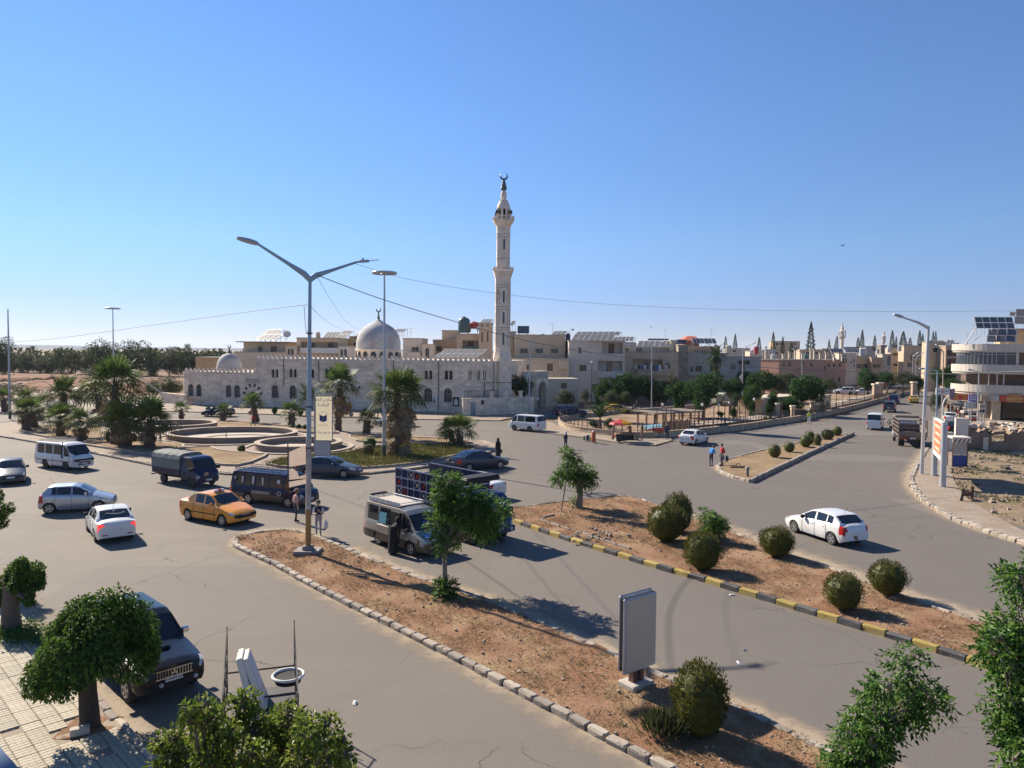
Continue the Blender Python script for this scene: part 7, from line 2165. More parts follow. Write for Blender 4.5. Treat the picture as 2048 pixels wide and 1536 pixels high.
car('sedan','small white saloon driving away beside the park fence','car',SEDAN,P_WHITE,(.62,.78),(1393,891),'rr',(1.5,2.33,3.15),(2.15,2.95),'alloy',L=4.2,ax=(.8,3.3),W=1.68,rw=(3.1,3.65),wins=[(1.45,2.18),(2.28,2.95)],top=[(0,.56),(.05,.68),(.25,.76),(.95,.93),(1.12,.98),(1.88,1.40),(2.2,1.46),(2.75,1.455),(3.05,1.40),(3.65,1.08),(4.05,1.05),(4.16,1.0),(4.2,.86)],hw=[(0,.74),(.06,.84),(.2,.92),(.6,.985),(1.2,1),(3.2,1),(3.75,.965),(4.05,.92),(4.16,.86),(4.2,.80)],belt=[(0,.54),(.05,.62),(1.1,.88),(3.4,.97),(4.1,.96),(4.2,.84)],bot=[(0,.28),(.3,.2),(3.9,.2),(4.2,.32)])
t,S,sec=car('hatchback','white five door hatchback with rust stained tailgate driving away at right','car',HATCH5,P_WHITE,(-.33,.945),(1661,1090),'rl',(1.45,2.3,3.05),(2.1,2.85),'alloy',mir=M_BLKP,ant=3.3)
v=MB();v.add([(-S['L']/2-.004,-.1,.34),(-S['L']/2-.004,.12,.34),(-S['L']/2-.004,.22,.6),(-S['L']/2-.004,.1,.62),(-S['L']/2-.004,-.02,.55)],[(0,4,3,2,1)]);v.build('rust_stain',mat('rust_brown',(.26,.15,.07),.9,.3,9),t)
car('hatchback','dark blue hatchback passing in front of the mosque door','car',HATCH5,P_NAVY,(-1,.02),(413,833.5),'fl',(1.45,2.3),(2.1,),'alloy')
car('sedan','pale car half hidden behind the tall lamp mast','car',SEDAN,P_SILV,(-1,.05),(765,853),'fl',(1.5,2.33),(2.15,),'steel')
car('offroad_car','dark blue off road wagon parked by the round light green tree','car',SUV,P_NAVY,(.92,.40),(1130,837),'rr',(1.5,2.47),(2.25,),'steel',L=4.8)
t,S,sec=car('taxi','old yellow hatchback taxi parked behind the park fence','taxi',HATCH5,P_YEL,(1,.06),(1222,828.5),'rr',(1.45,2.3),(2.1,),'steel')
car('people_carrier','white people carrier driving away on the right avenue','car',VAN,P_WHITE,(.50,.87),(1734,858),'rl',(.6,1.28),(1.1,),'steel',mir=M_BLKP)
car('offroad_car','dark off road car following on the right avenue beyond the white carrier','car',SUV,P_SLATE,(.5,.87),(1766,824),'rl',(1.5,2.47),(2.25,),'steel')
car('offroad_car','bluish off road car ahead of the dark one on the right avenue','car',SUV,P_BLUE,(.5,.87),(1777,808),'rl',(1.5,),(2.25,),'steel')
car('taxi','yellow taxi far up the right avenue','taxi',SEDAN,P_YEL,(.5,.87),(1817,806),'rl',(1.5,),(2.25,),'steel')
car('sedan','white car parked on the right pavement beyond the cargo truck','car',HATCH5,P_WHITE,(.45,.9),(1886,846),'rl',(1.45,),(2.1,),'steel')
car('sedan','black car parked in front of the white one at the broken wall','car',SEDAN,P_BLACK,(.45,.9),(1893,868),'rl',(1.45,),(2.1,),'steel')
for i,(px,py,m,lab)in enumerate([(1645,787,P_SILV,'grey van on the far street behind the largest park tree'),(1676,789,P_WHITE,'white car on the far street, left of two'),(1712,789,P_WHITE,'white car on the far street, right of two'),(1778,777,P_SILV,'silver car in the far parking row by the red awning'),(1797,776,P_SLATE,'blue grey car in the far parking row'),(1688,775,P_GREY,'dark car behind the two white ones on the far street'),(1730,776,P_GREY,'dark car parked under the bushy tree on the far street'),(1842,778,P_WHITE,'white car far up the avenue between the lamp poles')]):
 car('parked_car',lab,'car',(VAN if i==0 else SUV if i in(1,5)else SEDAN),m,(-1,.25),(px,py),'fl',(1.5,),(),'steel',group='cars on the far street')
# ------------------------------------------------------------------ trucks
CABV=dict(VAN,L=1.75,ax=(.72,),top=[(0,.70),(.05,.95),(.12,1.08),(.22,1.15),(.62,1.80),(.85,1.93),(1.1,1.96),(1.6,1.95),(1.72,1.9),(1.75,1.8)],belt=[(0,.68),(.12,1.02),(.25,1.08),(1.75,1.12)],hw=[(0,.86),(.06,.93),(.25,.98),(1.75,1)],wins=[(.5,1.25)],ws=(.23,.61),rw=(9,9.1),tail=None,head=(.16,.62,.84),bot=[(0,.32),(1.75,.36)])
def shift_parts(t,dx):
 for o in[c for c in COL.objects if c.parent==t]:
  o.location.x+=dx
def cab(t,L,W,pm,sc_=1.0,**kw):
 S=dict(CABV,W=W,**kw)
 sec=loft_body(t,S,pm)
 mirrors(t,S,sec,.45,M_BLKP,1.5);seam(t,S,sec,1.35);handle(t,S,sec,1.2,M_BLKP)
 for o in[c for c in COL.objects if c.parent==t]:o.location.x+=L/2-S['L']/2
 return S,sec
t=thing('light_truck','dark blue light truck with grey canvas cover over the load bed','truck',group='vehicles on the junction')
TL,TW=4.9,1.74
Sc,sec=cab(t,TL,TW,P_NAVY)
for x in(TL/2-.72,-TL/2+1.15):
 for s in(1,-1):add_wheel(t,x,s*(TW/2-.14),.33,.2,'steel')
v=MB();v.box(-TL/2,TL/2-1.8,-.42,.42,.42,.6);v.build('chassis',M_BLKP,t)
v=MB();v.bbox(-TL/2,TL/2-1.85,-TW/2-.02,TW/2+.02,.68,1.08,.02);v.build('load_bed',P_NAVY,t)
cv=MB();n=12;prof=[(-TW/2-.02,1.082),(-TW/2-.04,1.75),(-TW/2+.06,2.02),(-TW/2+.3,2.12),(0,2.16),(TW/2-.3,2.12),(TW/2-.06,2.02),(TW/2+.04,1.75),(TW/2+.02,1.082)]
for i in range(n):
 x0,x1=lerp(-TL/2-.02,TL/2-1.85,i/n),lerp(-TL/2-.02,TL/2-1.85,(i+1)/n)
 d0,d1=(.03 if i%3 else 0),(.03 if(i+1)%3 else 0)
 for a,b in zip(prof,prof[1:]):cv.quad((x0,a[0],a[1]-(d0 if a[1]>1.9 else 0)),(x1,a[0],a[1]-(d1 if a[1]>1.9 else 0)),(x1,b[0],b[1]-(d1 if b[1]>1.9 else 0)),(x0,b[0],b[1]-(d0 if b[1]>1.9 else 0)))
cv.poly([(TL/2-1.85,y,z)for y,z in prof]);cv.poly([(-TL/2-.02,y,z)for y,z in prof[::-1]])
cv.build('canvas_cover',mat('grey_canvas',(.16,.17,.16),.9,.25,1.2,.02,dirt=(.32,.30,.26),dirt_amt=.6),t)
v=MB();v.box(-TL/2-.1,-TL/2+.02,-TW/2,TW/2,.5,.58);v.build('rear_bumper',M_RUST,t)
plate(t,TL/2+.02,.5);v=MB();v.box(TL/2-.01,TL/2+.02,-.35,-.05,.78,1.0);v.build('front_sticker',mat('sticker_orange',(.45,.25,.16),.7,.3,9),t)
place(t,dict(L=TL,W=TW,ax=(.72,TL-1.15)),(.85,-.53),(381,976),'fr')
def stake_truck(label,TL,TW,bed_m,cab_m,bz,sz,heading,px,wheel,seed,deco=True,tailtext=None,group='vehicles on the junction',cabsc=1.25):
 t=thing('cargo_truck',label,'truck',group=group)
 S,sec=cab(t,TL,TW,cab_m,top=[(0,.8),(.05,1.1),(.12,1.3),(.18,1.36),(.42,2.12),(.6,2.28),(.9,2.32),(1.6,2.31),(1.72,2.27),(1.75,2.2)],belt=[(0,.78),(.12,1.24),(.2,1.3),(1.75,1.34)],wr=.42,ax=(.8,),sill=.5,bot=[(0,.45),(1.75,.5)],ws=(.185,.41),head=(.14,.72,.95),cab=.9)
 for x in(TL/2-.8,-TL/2+1.5):
  for s in(1,-1):
   add_wheel(t,x,s*(TW/2-.18),.42,.26,'steel')
   if x<0:add_wheel(t,x,s*(TW/2-.46),.42,.24,'steel')
 v=MB();v.box(-TL/2+.1,TL/2-1.75,-.42,.42,.62,.86);v.build('chassis',M_BLKP,t)
 xb0,xb1=-TL/2,TL/2-1.86
 v=MB();v.box(xb0,xb1,-TW/2-.08,TW/2+.08,bz-.12,bz);v.build('bed_floor',bed_m,t)
 rails=[bz+(sz-bz)*q for q in(.0,.25,.5,.75,1.0)]
 for s in(1,-1):
  y=s*(TW/2+.06)
  n=9
  for k in range(n+1):
   x=lerp(xb0+.03,xb1-.03,k/n);v=MB();v.box(x-.03,x+.03,y-.03,y+.03,bz,sz+.04);v.build('stake',bed_m,t)
  for z in rails:
   v=MB();v.box(xb0,xb1,y-.035-.004,y+.035+.004,z-.035,z+.035);v.build('rail',bed_m,t)
  if deco:
   for k in range(n):
    for j in range(4):
     xa,xb_=lerp(xb0+.03,xb1-.03,k/n)+.04,lerp(xb0+.03,xb1-.03,(k+1)/n)-.04
     za,zb_=rails[j]+.05,rails[j+1]-.05
     if(j==0):continue
     v=MB();yy=y+s*.002;xm,zm=(xa+xb_)/2,(za+zb_)/2
     v.tube([(xa,yy,za),(xm,yy,zm),(xa,yy,zb_)],.016,4);v.tube([(xb_,yy,za),(xm,yy,zm),(xb_,yy,zb_)],.016,4)
     v.box(xm-.06,xm+.06,yy-.012,yy+.012,zm-.06,zm+.06)
     v.build('ornament',(P_BLUE,M_PL['cream'],M_TAIL,P_BLUE)[(k+j)%4],t)
  v=MB();v.box(xb0,xb1,y-s*.05-.012,y-s*.05+.012,bz+.02,rails[4]if deco else rails[2]);v.build('side_board',P_NAVY if deco else bed_m,t)
 for x in(xb0,xb1):
  v=MB();v.box(x-.02,x+.02,-TW/2-.02,TW/2+.02,bz,rails[1]if x==xb0 and not deco else rails[2]);v.build('end_board',bed_m,t)
  for z in rails[2:]:
   v=MB();v.box(x-.03,x+.03,-TW/2-.02,TW/2+.02,z-.03,z+.03);v.build('rail',bed_m,t)
 v=MB();v.bbox(xb1-.05,xb1+.9,-TW/2,TW/2,sz-.12,sz+.12,.1);v.build('roof_visor',M_BLKP if deco else bed_m,t)
 v=MB();v.box(TL/2-.02,TL/2+.08,-TW/2+.05,TW/2-.05,.5,.78);v.build('bumper',cab_m,t)
 plate(t,TL/2+.085,.74,.5,.13)
 for s in(1,-1):
  v=MB();v.lathe([(.1,0),(.09,.04),(.01,.06)],12,M=Matrix.Translation((TL/2+.08,s*(TW/2-.3),.64))@Matrix.Rotation(R(90),4,'Y'));v.build('fog_lamp',M_LENS,t)
  v=MB();v.bbox(-TL/2-.04,-TL/2,s*(TW/2-.35)-.18,s*(TW/2-.35)+.18,bz-.34,bz-.2,.02);v.build('tail_light',M_TAIL,t)
 v=MB();v.box(-TL/2-.02,-TL/2+.08,-TW/2,TW/2,bz-.4,bz-.14);v.build('rear_beam',M_RUST,t)
 plate(t,-TL/2-.03,bz-.27,.5,.13)
 place(t,dict(L=TL,W=TW,ax=(.8,TL-1.5)),heading,px,wheel)
 return t
t=stake_truck('dark blue cargo truck with ornate empty stake bed beside the silver minibus',6.6,2.15,mat('truck_bed_blue',(.10,.12,.22),.6,.2,3,dirt=(.22,.2,.18)),P_BLUE,1.1,2.95,(.70,-.714),(940,1090),'fr',1)
t2=stake_truck('brown empty stake bed cargo truck parked at the right kerb, seen from behind',6.8,2.35,mat('truck_bed_brown',(.16,.12,.10),.75,.3,3,dirt=(.28,.24,.2)),P_WHITE,1.2,2.7,(.36,.93),(1795,891),'rl',2,False)
# ------------------------------------------------------------------ two and three wheelers
def bike(name,label,cat,g,heading,col,tri=False,group=None,rider=None):
 h=math.atan2(heading[1],heading[0])
 t=thing(name,label,cat,(g.x,g.y,g.z),h,group)
 for x,y in((.62,0),(-.62,.0))if not tri else((.95,0),(-.75,.42),(-.75,-.42)):add_wheel(t,x,y,.29,.09,'alloy')
 f=MB();f.tube([(-.6,0,.32),(-.15,0,.38),(.15,0,.45),(.45,0,.78),(.5,0,.98)],.035,6);f.tube([(.62 if not tri else .95,-.06,.3),(.5,-.06,.85)],.025,5);f.tube([(.62 if not tri else .95,.06,.3),(.5,.06,.85)],.025,5)
 f.tube([(.46,-.34,1.0),(.5,0,.97),(.46,.34,1.0)],.018,5);f.build('frame',M_IRON,t)
 v=MB();v.bbox(-.14,.3,-.12,.12,.62,.82,.06);v.build('fuel_tank',col,t)
 v=MB();v.bbox(-.68,-.12,-.13,.13,.68,.78,.04);v.build('seat',M_BLKP,t)
 v=MB();v.bbox(-.1,.25,-.13,.13,.28,.56,.04);v.build('engine',M_STEEL,t)
 v=MB();v.lathe([(.09,0),(.08,.05),(.01,.07)],12,M=Matrix.Translation((.56,0,.86))@Matrix.Rotation(R(90),4,'Y'));v.build('headlight',M_LENS,t)
 if tri:
  v=MB();v.box(-1.35,-.2,-.5,.5,.5,.56)
  for a in((-1.35,-.5,-.2,-.46),(-1.35,.46,-.2,.5),(-1.35,-.46,-1.31,.46)):v.box(a[0],a[2],a[1],a[3],.56,.9)
  v.build('load_box',col,t)
 return t
M_MRED=paint('motor_red',(.40,.03,.02));M_MBLU=paint('motor_blue',(.05,.09,.2))
bike('motorcycle','parked motorcycle in front of the mosque wall left of the shaggy palm','motorcycle',G(693,833,.1),(1,.1),P_BLACK)
bike('motorcycle','dark motorcycle ridden behind the park fence','motorcycle',G(1275,822),(-1,.3),P_BLACK)
bike('motorcycle','scooter parked left of the brown cargo truck','motorcycle',G(1786,850),(.4,-.9),P_SLATE)
bike('motor_tricycle','red cargo tricycle by the park fence beside the vendor stall','tricycle',G(1300,873,.14),(-1,.1),M_MRED,True)
# ------------------------------------------------------------------ street furniture
M_PB=mat('pole_blue_grey',(.27,.36,.42),.5,.12,1.5,metal=.2,dirt=(.2,.17,.14),dirt_amt=.4)
M_PW=mat('pole_worn_white',(.44,.41,.36),.7,.2,1.8,.004,dirt=(.20,.09,.04),dirt_amt=.9)
M_PY=mat('pole_rust_yellow',(.34,.21,.07),.8,.3,2.2,.004,dirt=(.12,.05,.03),dirt_amt=.9)
M_PGR=mat('pole_galvanised',(.44,.45,.46),.45,.12,2,metal=.4,dirt=(.2,.19,.18),dirt_amt=.4)
M_LAMP=mat('lamp_head_grey',(.34,.36,.39),.45,.1,3)
def cobra_head(parent,p,d,L=.85,name='lamp_head',broken=False):
 """lantern at p pointing along d"""
 d=Vector(d).normalized();s=d.cross(Vector((0,0,1))).normalized();u=s.cross(d)
 Mx=Matrix(((d.x,s.x,u.x,p[0]),(d.y,s.y,u.y,p[1]),(d.z,s.z,u.z,p[2]),(0,0,0,1)))
 v=MB()
 if broken:
  v.bbox(0,.5,-.07,.07,-.06,.06,.03,M=Mx);v.tube([Mx@Vector((.45,0,0)),Mx@Vector((1.0,0,.02))],.018,5);v.box(.18,.26,-.04,.04,.055,.15,M=Mx)
  return v.build(name,M_LAMP,parent)
 n=10
 vs=[]
 for i in range(n+1):
  t=i/n;w=.19*math.sin(math.pi*min(1,.12+t*.82))**.6+.03
  for j in range(10):
   g=2*math.pi*j/10;vs.append(Mx@Vector((t*L,w*math.cos(g),(.13 if math.sin(g)>0 else .09)*math.sin(g)*(.5+.5*math.sin(math.pi*(.15+t*.8))))))
 fs=[(i*10+j,i*10+(j+1)%10,(i+1)*10+(j+1)%10,(i+1)*10+j)for i in range(n)for j in range(10)]+[tuple(range(9,-1,-1)),tuple(range(n*10,n*10+10))]
 v.add(vs,fs);return v.build(name,M_LAMP,parent,True,50)
g=G(616,1104,.15);H=at(620,555,g.y).z
dl=thing('street_lamp','tall blue grey double arm street lamp with rusty foot on the near median','street lamp',g)
zt_=H-.15
lean=(at(620,555,g.y).x-g.x)
v=MB();v.bbox(-.55,.55,-.45,.45,-.1,.12,.03);v.bbox(-.22,.22,-.22,.22,.121,.3,.05);v.build('base_block',M_CONCD,dl)
def pz(z):return(lean*z/zt_,0,z)
v=MB();v.tube([pz(.25),pz(1.0),pz(1.9)],.125,14);v.build('foot_section',M_PY,dl,True,40)
v=MB();v.tube([pz(1.9),pz(5.0)],.115,14);v.build('lower_section',M_PW,dl,True,40)
v=MB();v.tube([pz(5.0),pz(8.2)],[.105,.095],14);v.tube([pz(8.2),pz(zt_)],[.085,.07],14);v.lathe([(.1,0),(.1,.12)],12,pz(5.0));v.build('upper_section',M_PB,dl,True,40)
for sx,rise,br in((-1,1.25,False),(1,.85,True)):
 A=Vector(pz(zt_));B=A+Vector((1.85*sx,1.2*sx,rise))
 v=MB();v.tube([A-Vector((0,0,.1)),A.lerp(B,.12),A.lerp(B,.45),B],[.12,.13,.075,.05],8);v.build('arm',M_PB,dl,True,40)
 cobra_head(dl,B,Vector((1.85*sx,1.2*sx,rise*.35)),.85,broken=br)
for z in(4.6,6.4,9.6):v=MB();v.lathe([(.13,-.03),(.13,.03)],12,pz(z));v.build('clamp_band',M_IRON,dl)
def pole_sign(name,label,cat,x0,y0,x1,y1,Y,m_face,m_frame,frame=.03,thick=.05):
 a,b=at(x0,y1,Y),at(x1,y0,Y)
 t=thing(name,label,cat,(a.x,Y,a.z));W,Hh=b.x-a.x,b.z-a.z
 v=MB();v.add([(0,-thick/2,0),(W,-thick/2,0),(W,-thick/2,Hh),(0,-thick/2,Hh)],[(0,1,2,3)]);v.build('panel',m_face,t)
 v=MB()
 for p,q in(((0,0),(W,0)),((W,0),(W,Hh)),((W,Hh),(0,Hh)),((0,Hh),(0,0))):v.tube([(p[0],0,p[1]),(q[0],0,q[1])],frame,4)
 v.build('frame',m_frame,t)
 v=MB()
 for z in(Hh*.15,Hh*.85):v.tube([(-.25,0,z),(0,0,z)],.02,4)
 v.build('bracket',m_frame,t)
 return t,W,Hh
M_BAN=mat('banner_cream',(.56,.50,.36),.7,.06,2,0,dirt=(.42,.32,.2),dirt_amt=.4)
def translucent(m,k=.5):
 nt=m.node_tree;bs=nt.nodes['Principled BSDF'];tr=N(nt,'ShaderNodeBsdfTranslucent');mx=N(nt,'ShaderNodeMixShader');mx.inputs[0].default_value=k
 nt.links.new(bs.inputs['Base Color'].links[0].from_socket,tr.inputs[0]);nt.links.new(bs.outputs[0],mx.inputs[1]);nt.links.new(tr.outputs[0],mx.inputs[2]);nt.links.new(mx.outputs[0],nt.nodes['Material Output'].inputs[0])
translucent(M_BAN)
M_BTXT=mat('banner_navy',(.03,.05,.16),.6,.1,4)
ys_=g.y-.05
t,W,Hh=pole_sign('school_banner','tall cream banner with navy Arabic lettering and book emblem on the lamp pole','banner',629,790,664.5,881,ys_,M_BAN,M_PGR)
def ar(*words):return ' '.join(w[::-1]for w in reversed(words))
W1='\uFEE3\uFEAA\uFE8D\uFEAD\uFEB1';W2='\uFE8D\uFEDF\uFEE8\uFEA8\uFE92\uFE94';W3='\uFE8D\uFEDF\uFEA8\uFE8E\uFEBB\uFE94';W4='\uFEA3\uFEC0\uFEEE\uFEAD';W5='\uFE91\uFEE8\uFE8E\uFE95'
def on_sign(s,zf,size,sx=1.0):
 text_obj(s,size,M_BTXT,t,M_face((W/2,-.032,Hh*zf),(1,0,0),(0,0,1)),sx=sx)
on_sign(ar(W1,W2),.905,.205,.72);on_sign(ar(W3),.785,.215,.85);on_sign(ar(W4,W5),.185,.15)
v=MB();bx,bz=W/2,Hh*.50
v.add([(bx-.16,-.033,bz-.12),(bx,-.033,bz-.19),(bx,-.033,bz+.07),(bx-.16,-.033,bz+.14),(bx+.16,-.033,bz-.12),(bx+.16,-.033,bz+.14)],[(0,1,2,3),(1,4,5,2)]);v.build('book_emblem',M_BTXT,t)
v=MB();v.add([(bx-.02,-.036,bz-.10),(bx+.02,-.036,bz-.10),(bx+.02,-.036,bz+.02),(bx-.02,-.036,bz+.02)],[(0,1,2,3)]);v.build('emblem_mark',M_BAN,t)
v=MB()
for k in range(7):
 q=R(150-20*k);v.box(bx+.24*math.cos(q)-.018,bx+.24*math.cos(q)+.018,-.036,-.030,bz+.02+.24*math.sin(q)-.012,bz+.02+.24*math.sin(q)+.012)
for k in range(8):v.box(bx-.2+k*.05,bx-.165+k*.05,-.036,-.030,Hh*.335,Hh*.345)
struct(v.build('small_print',mat('ochre_print',(.40,.28,.10),.7,.1,4),t),'stuff')
pole_sign('blank_sign','blank grey sign plate under the cream banner on the lamp pole','sign',628,882,661,911,ys_,mat('grey_plate',(.36,.36,.36),.6,.12,2,dirt=(.22,.19,.16)),M_RUST)
t=thing('torn_sign','rusty sign frame with torn sun bleached canvas left of the lamp pole','sign',(at(576,985,ys_).x,ys_,at(576,985,ys_).z))
W,Hh=at(613,887,ys_).x-at(576,985,ys_).x,at(613,887,ys_).z-at(576,985,ys_).z
v=MB()
for p,q in(((0,0),(0,Hh)),((W,.3),(W,Hh+.02)),((0,Hh),(W,Hh)),((0,.0),(W,.18))):v.tube([(p[0],0,p[1]),(q[0],0,q[1])],.028,4)
v.build('frame',M_RUST,t)
M_CAN=mat('bleached_canvas',(.48,.38,.30),.9,.12,2,dirt=(.36,.26,.2))
translucent(M_CAN)
v=MB();v.add([(.03,-.02,Hh*.52),(W-.03,-.02,Hh*.58),(W-.03,-.02,Hh*.97),(.03,-.02,Hh*.82)],[(0,1,2,3)]);v.build('canvas',M_CAN,t)
v=MB();v.add([(.05,-.02,Hh*.26),(W,-.05,Hh*.30),(W,-.02,Hh*.38),(W*.6,-.04,Hh*.33),(W*.5,.03,Hh*.42),(.2,-.06,Hh*.50),(.05,-.02,Hh*.46)],[(0,1,2,3),(0,3,4,5,6)]);v.build('torn_flap',M_CAN,t)
v=MB();v.add([(.03,-.02,Hh*.10),(W+.1,-.02,Hh*.20),(W+.1,-.02,Hh*.29),(.03,-.02,Hh*.22)],[(0,1,2,3)]);v.build('torn_flap',M_CAN,t)
def mast(label,base,ytop,ring=.93,Y=None,r=.13):
 g=G(base[0],base[1],.1)if Y is None else Vector((at(base[0],800,Y).x,Y,0));H=at(base[0],ytop,g.y).z-g.z
 t=thing('lamp_mast',label,'lamp mast',g)
 v=MB();v.tube([(0,0,0),(0,0,1.1)],r*1.25,12);v.build('base_band',M_KB,t,True,40)
 v=MB();v.tube([(0,0,1.1),(0,0,3.2)],r*1.2,12);v.build('painted_section',M_PW,t,True,40)
 v=MB();v.tube([(0,0,3.2),(0,0,H*.6),(0,0,H)],[r*1.05,r*.8,r*.5],12);v.build('shaft',M_PGR,t,True,40)
 if ring:
  v=MB();n=28;P=[(ring*math.cos(2*math.pi*k/n),ring*math.sin(2*math.pi*k/n),H)for k in range(n+1)];v.tube(P,.11,8);v.build('lamp_ring',M_PGR,t,True,50)
  for q in(30,120):v=MB();c,s_=math.cos(R(q))*ring,math.sin(R(q))*ring;v.tube([(-c,-s_,H),(c,s_,H)],.05,5);v.build('spoke',M_PGR,t)
 return t
mast('tall lamp mast with flat lamp ring and black foot on the grass bed',(768,917),546)
mast('far T shaped lamp mast with flat ring rising from the palms at left',(228,808),617,1.0,118)
mast('bare mast without lamps at the far left',(20,838),618,0)
def lamp(label,base,top,tip,Y=None,r=.1,m=None,group='street lamps',head=True,z0=.12):
 g=G(base[0],base[1],z0)if Y is None else Vector((at(base[0],800,Y).x,Y,0))
 T=at(top[0],top[1],g.y)-g;E=at(tip[0],tip[1],g.y-.3)-g
 t=thing('street_lamp',label,'street lamp',g,0,group)
 v=MB();v.tube([(0,0,0),(T.x*.5,0,T.z*.5),(T.x,T.y,T.z)],[r*1.1,r*.95,r*.7],10);v.build('pole',m or M_PGR,t,True,40)
 v=MB();v.tube([T-Vector((0,0,.15)),T.lerp(E,.4),E],[r*.9,r*.7,r*.4],8);v.build('arm',m or M_PGR,t,True,40)
 if head:cobra_head(t,E,E-T,.8)
 return t
rl=lamp('tall single arm street lamp on the right pavement before the two post sign',(1843,948),(1857,652),(1806,635),r=.13)
lamp('blue grey lamp with square bent arm beside the cargo truck',(1872,868),(1875,740),(1851,738),r=.1,m=M_PB)
lamp('lamp post with arm over the thicket, left of the park',(1303,816),(1304,692),(1324,685),r=.09)
lamp('lamp post beside the gate arch with arm to the right',(1058,829),(1060,683),(1078,673),r=.09)
lamp('lamp post behind the park trees carrying a white flag',(1484,800),(1486,698),(1503,689),118,.09)
lamp('slim lamp post before the pink building',(1604,790),(1604,705),(1592,700),150,.08)
lamp('slim lamp post left of the pair in front of the roof terrace house',(1825,772),(1826,712),(1832,708),175,.09)
lamp('slim lamp post right of the pair in front of the roof terrace house',(1831,772),(1832,716),(1843,708),178,.09)
lamp('wooden utility pole with lamp behind the curved building corner',(1886,828),(1887,703),(1878,695),112,.11,mat('weathered_wood',(.30,.26,.21),.9,.25,4))
lamp('lamp post in front of the shop signs',(1957,838),(1958,744),(1945,741),96,.09)
f=at(1483,748,118);t=thing('flag','small white rhombic flag on the lamp post behind the park','flag',f);v=MB();v.add([(0,0,0),(-.35,0,-.5),(0,0,-1.0),(.3,0,-.55)],[(0,1,2,3)]);v.add([(0,.02,0),(-.35,.02,-.5),(0,.02,-1.0),(.3,.02,-.55)],[(3,2,1,0)]);v.build('cloth',M_WHT,t)
def globe_lamp(label,base,ytop,Y=None):
 g=G(base[0],base[1],.1)if Y is None else Vector((at(base[0],800,Y).x,Y,0));H=at(base[0],ytop,g.y).z-g.z
 t=thing('park_lamp',label,'lamp',g,0,'globe lamps');v=MB();v.tube([(0,0,0),(0,0,H-.3)],.06,8);v.build('post',M_IRON,t)
 v=MB();v.lathe([(.04,-.3),(.16,-.2),(.2,-.05),(.14,.1),(.02,.16)],10,(0,0,H-.15));v.build('globe',M_WHT,t,True)
globe_lamp('black globe lamp beside the gate arch',(1075,829),795)
globe_lamp('white globe lamp in front of the corner house',(1183,806),722,124)
for i,(x,yb,yt)in enumerate([(1325,836,806),(1404,846,806),(1437,842,806),(1508,836,796),(1458,838,803)]):
 globe_lamp(('park lamp left of the big dark park trees','park lamp between the big dark park trees','park lamp left of the snow man topiary','park lamp beside the columnar topiary','park lamp right of the snow man topiary')[i],(x,yb),yt)
g=G(1272,1366,.15)
dx=Vector((.80,.60,0)).normalized()
ad=thing('advertising_panel','blank grey double advertising panel on a short brown post','advertising panel',g,math.atan2(dx.y,dx.x))
v=MB();v.bbox(-.4,.4,-.3,.3,-.1,.08,.03);v.build('base_block',M_CONC,ad)
v=MB();v.box(-.2,-.06,-.09,.09,.08,.75);v.box(.06,.2,-.09,.09,.08,.75);v.box(-.055,.055,-.05,.05,.08,.7);v.build('post',M_RUST,ad)
for y0,y1,nm in((-.14,-.06,0),(.02,.10,1)):
 v=MB();v.bbox(-.62,.62,y0,y1,.42+.05*nm,2.42+.05*nm,.03);v.build('light_box',M_PGR,ad)
 v=MB();yy=(y0-.006)if nm==0 else(y1+.006)
 P=[(-.55,yy,.5),(.55,yy,.5),(.55,yy,2.36),(-.55,yy,2.36)];v.add(P,[(0,1,2,3)if nm==0 else(3,2,1,0)]);v.build('face',mat('blank_face',(.52,.43,.32),.5,.08,.8,dirt=(.30,.26,.2),dirt_amt=.5),ad)
v=MB()
for x in(-.6,.6):
 v.box(x-.02,x+.02,-.07,.02,.5,2.4)
v.build('edge_gasket',M_BLKP,ad)
g=G(1495,952,.15);t=thing('bollard','short black and white topped post on the far median tip','bollard',g)
v=MB();v.tube([(0,0,0),(0,0,.55)],.09,10);v.build('post',M_KB,t);v=MB();v.bbox(-.14,.14,-.12,.12,.55,.7,.03);v.build('cap',M_CONC,t)
g=G(1476,936,.15);t=thing('rusty_ring','rusty orange ring lying on a pipe on the far median','scrap',g);v=MB();v.tube([(.16*math.cos(k*.524),0,.2+.16*math.sin(k*.524))for k in range(13)],.03,6);v.build('ring',M_RUST,t);v=MB();v.tube([(-.6,0,.05),(.8,.1,.12)],.05,6);v.build('pipe',M_RUST,t)
g=G(1933,1000,.17);t=thing('scrap_metal','rusty angular steel stump sticking out of the right pavement','scrap',g,.3)
v=MB();v.add([(-.55,0,-.05),(-.25,.02,-.05),(-.2,0,.75),(-.3,0,.8)],[(0,1,2,3),(3,2,1,0)]);v.bbox(-.3,.45,-.06,.06,.25,.5,.02);v.bbox(.3,.5,-.08,.08,-.05,.85,.02);v.tube([(-.25,0,.7),(.1,-.1,.1)],.025,5);v.build('steel',M_RUST,t)
g1,g2=G(1868,951,.15),G(1885,973,.15)
fs_=Fac(g2,g1)
t=thing('roadside_sign','white two post sign with tall orange red panel on the right pavement','sign',(g2.x,g2.y,.15),fs_.yaw)
Hs=at(1885,845,g2.y).z-.15
for x in(0,fs_.L):
 v=MB();v.tube([(x,0,0),(x,0,Hs)],.2,16);v.build('post',M_PGR,t,True,40)
zb_=Hs-2.7
v=MB();v.box(.2,fs_.L-.2,-.12,.12,zb_,Hs-.05);v.build('panel',M_WHT,t)
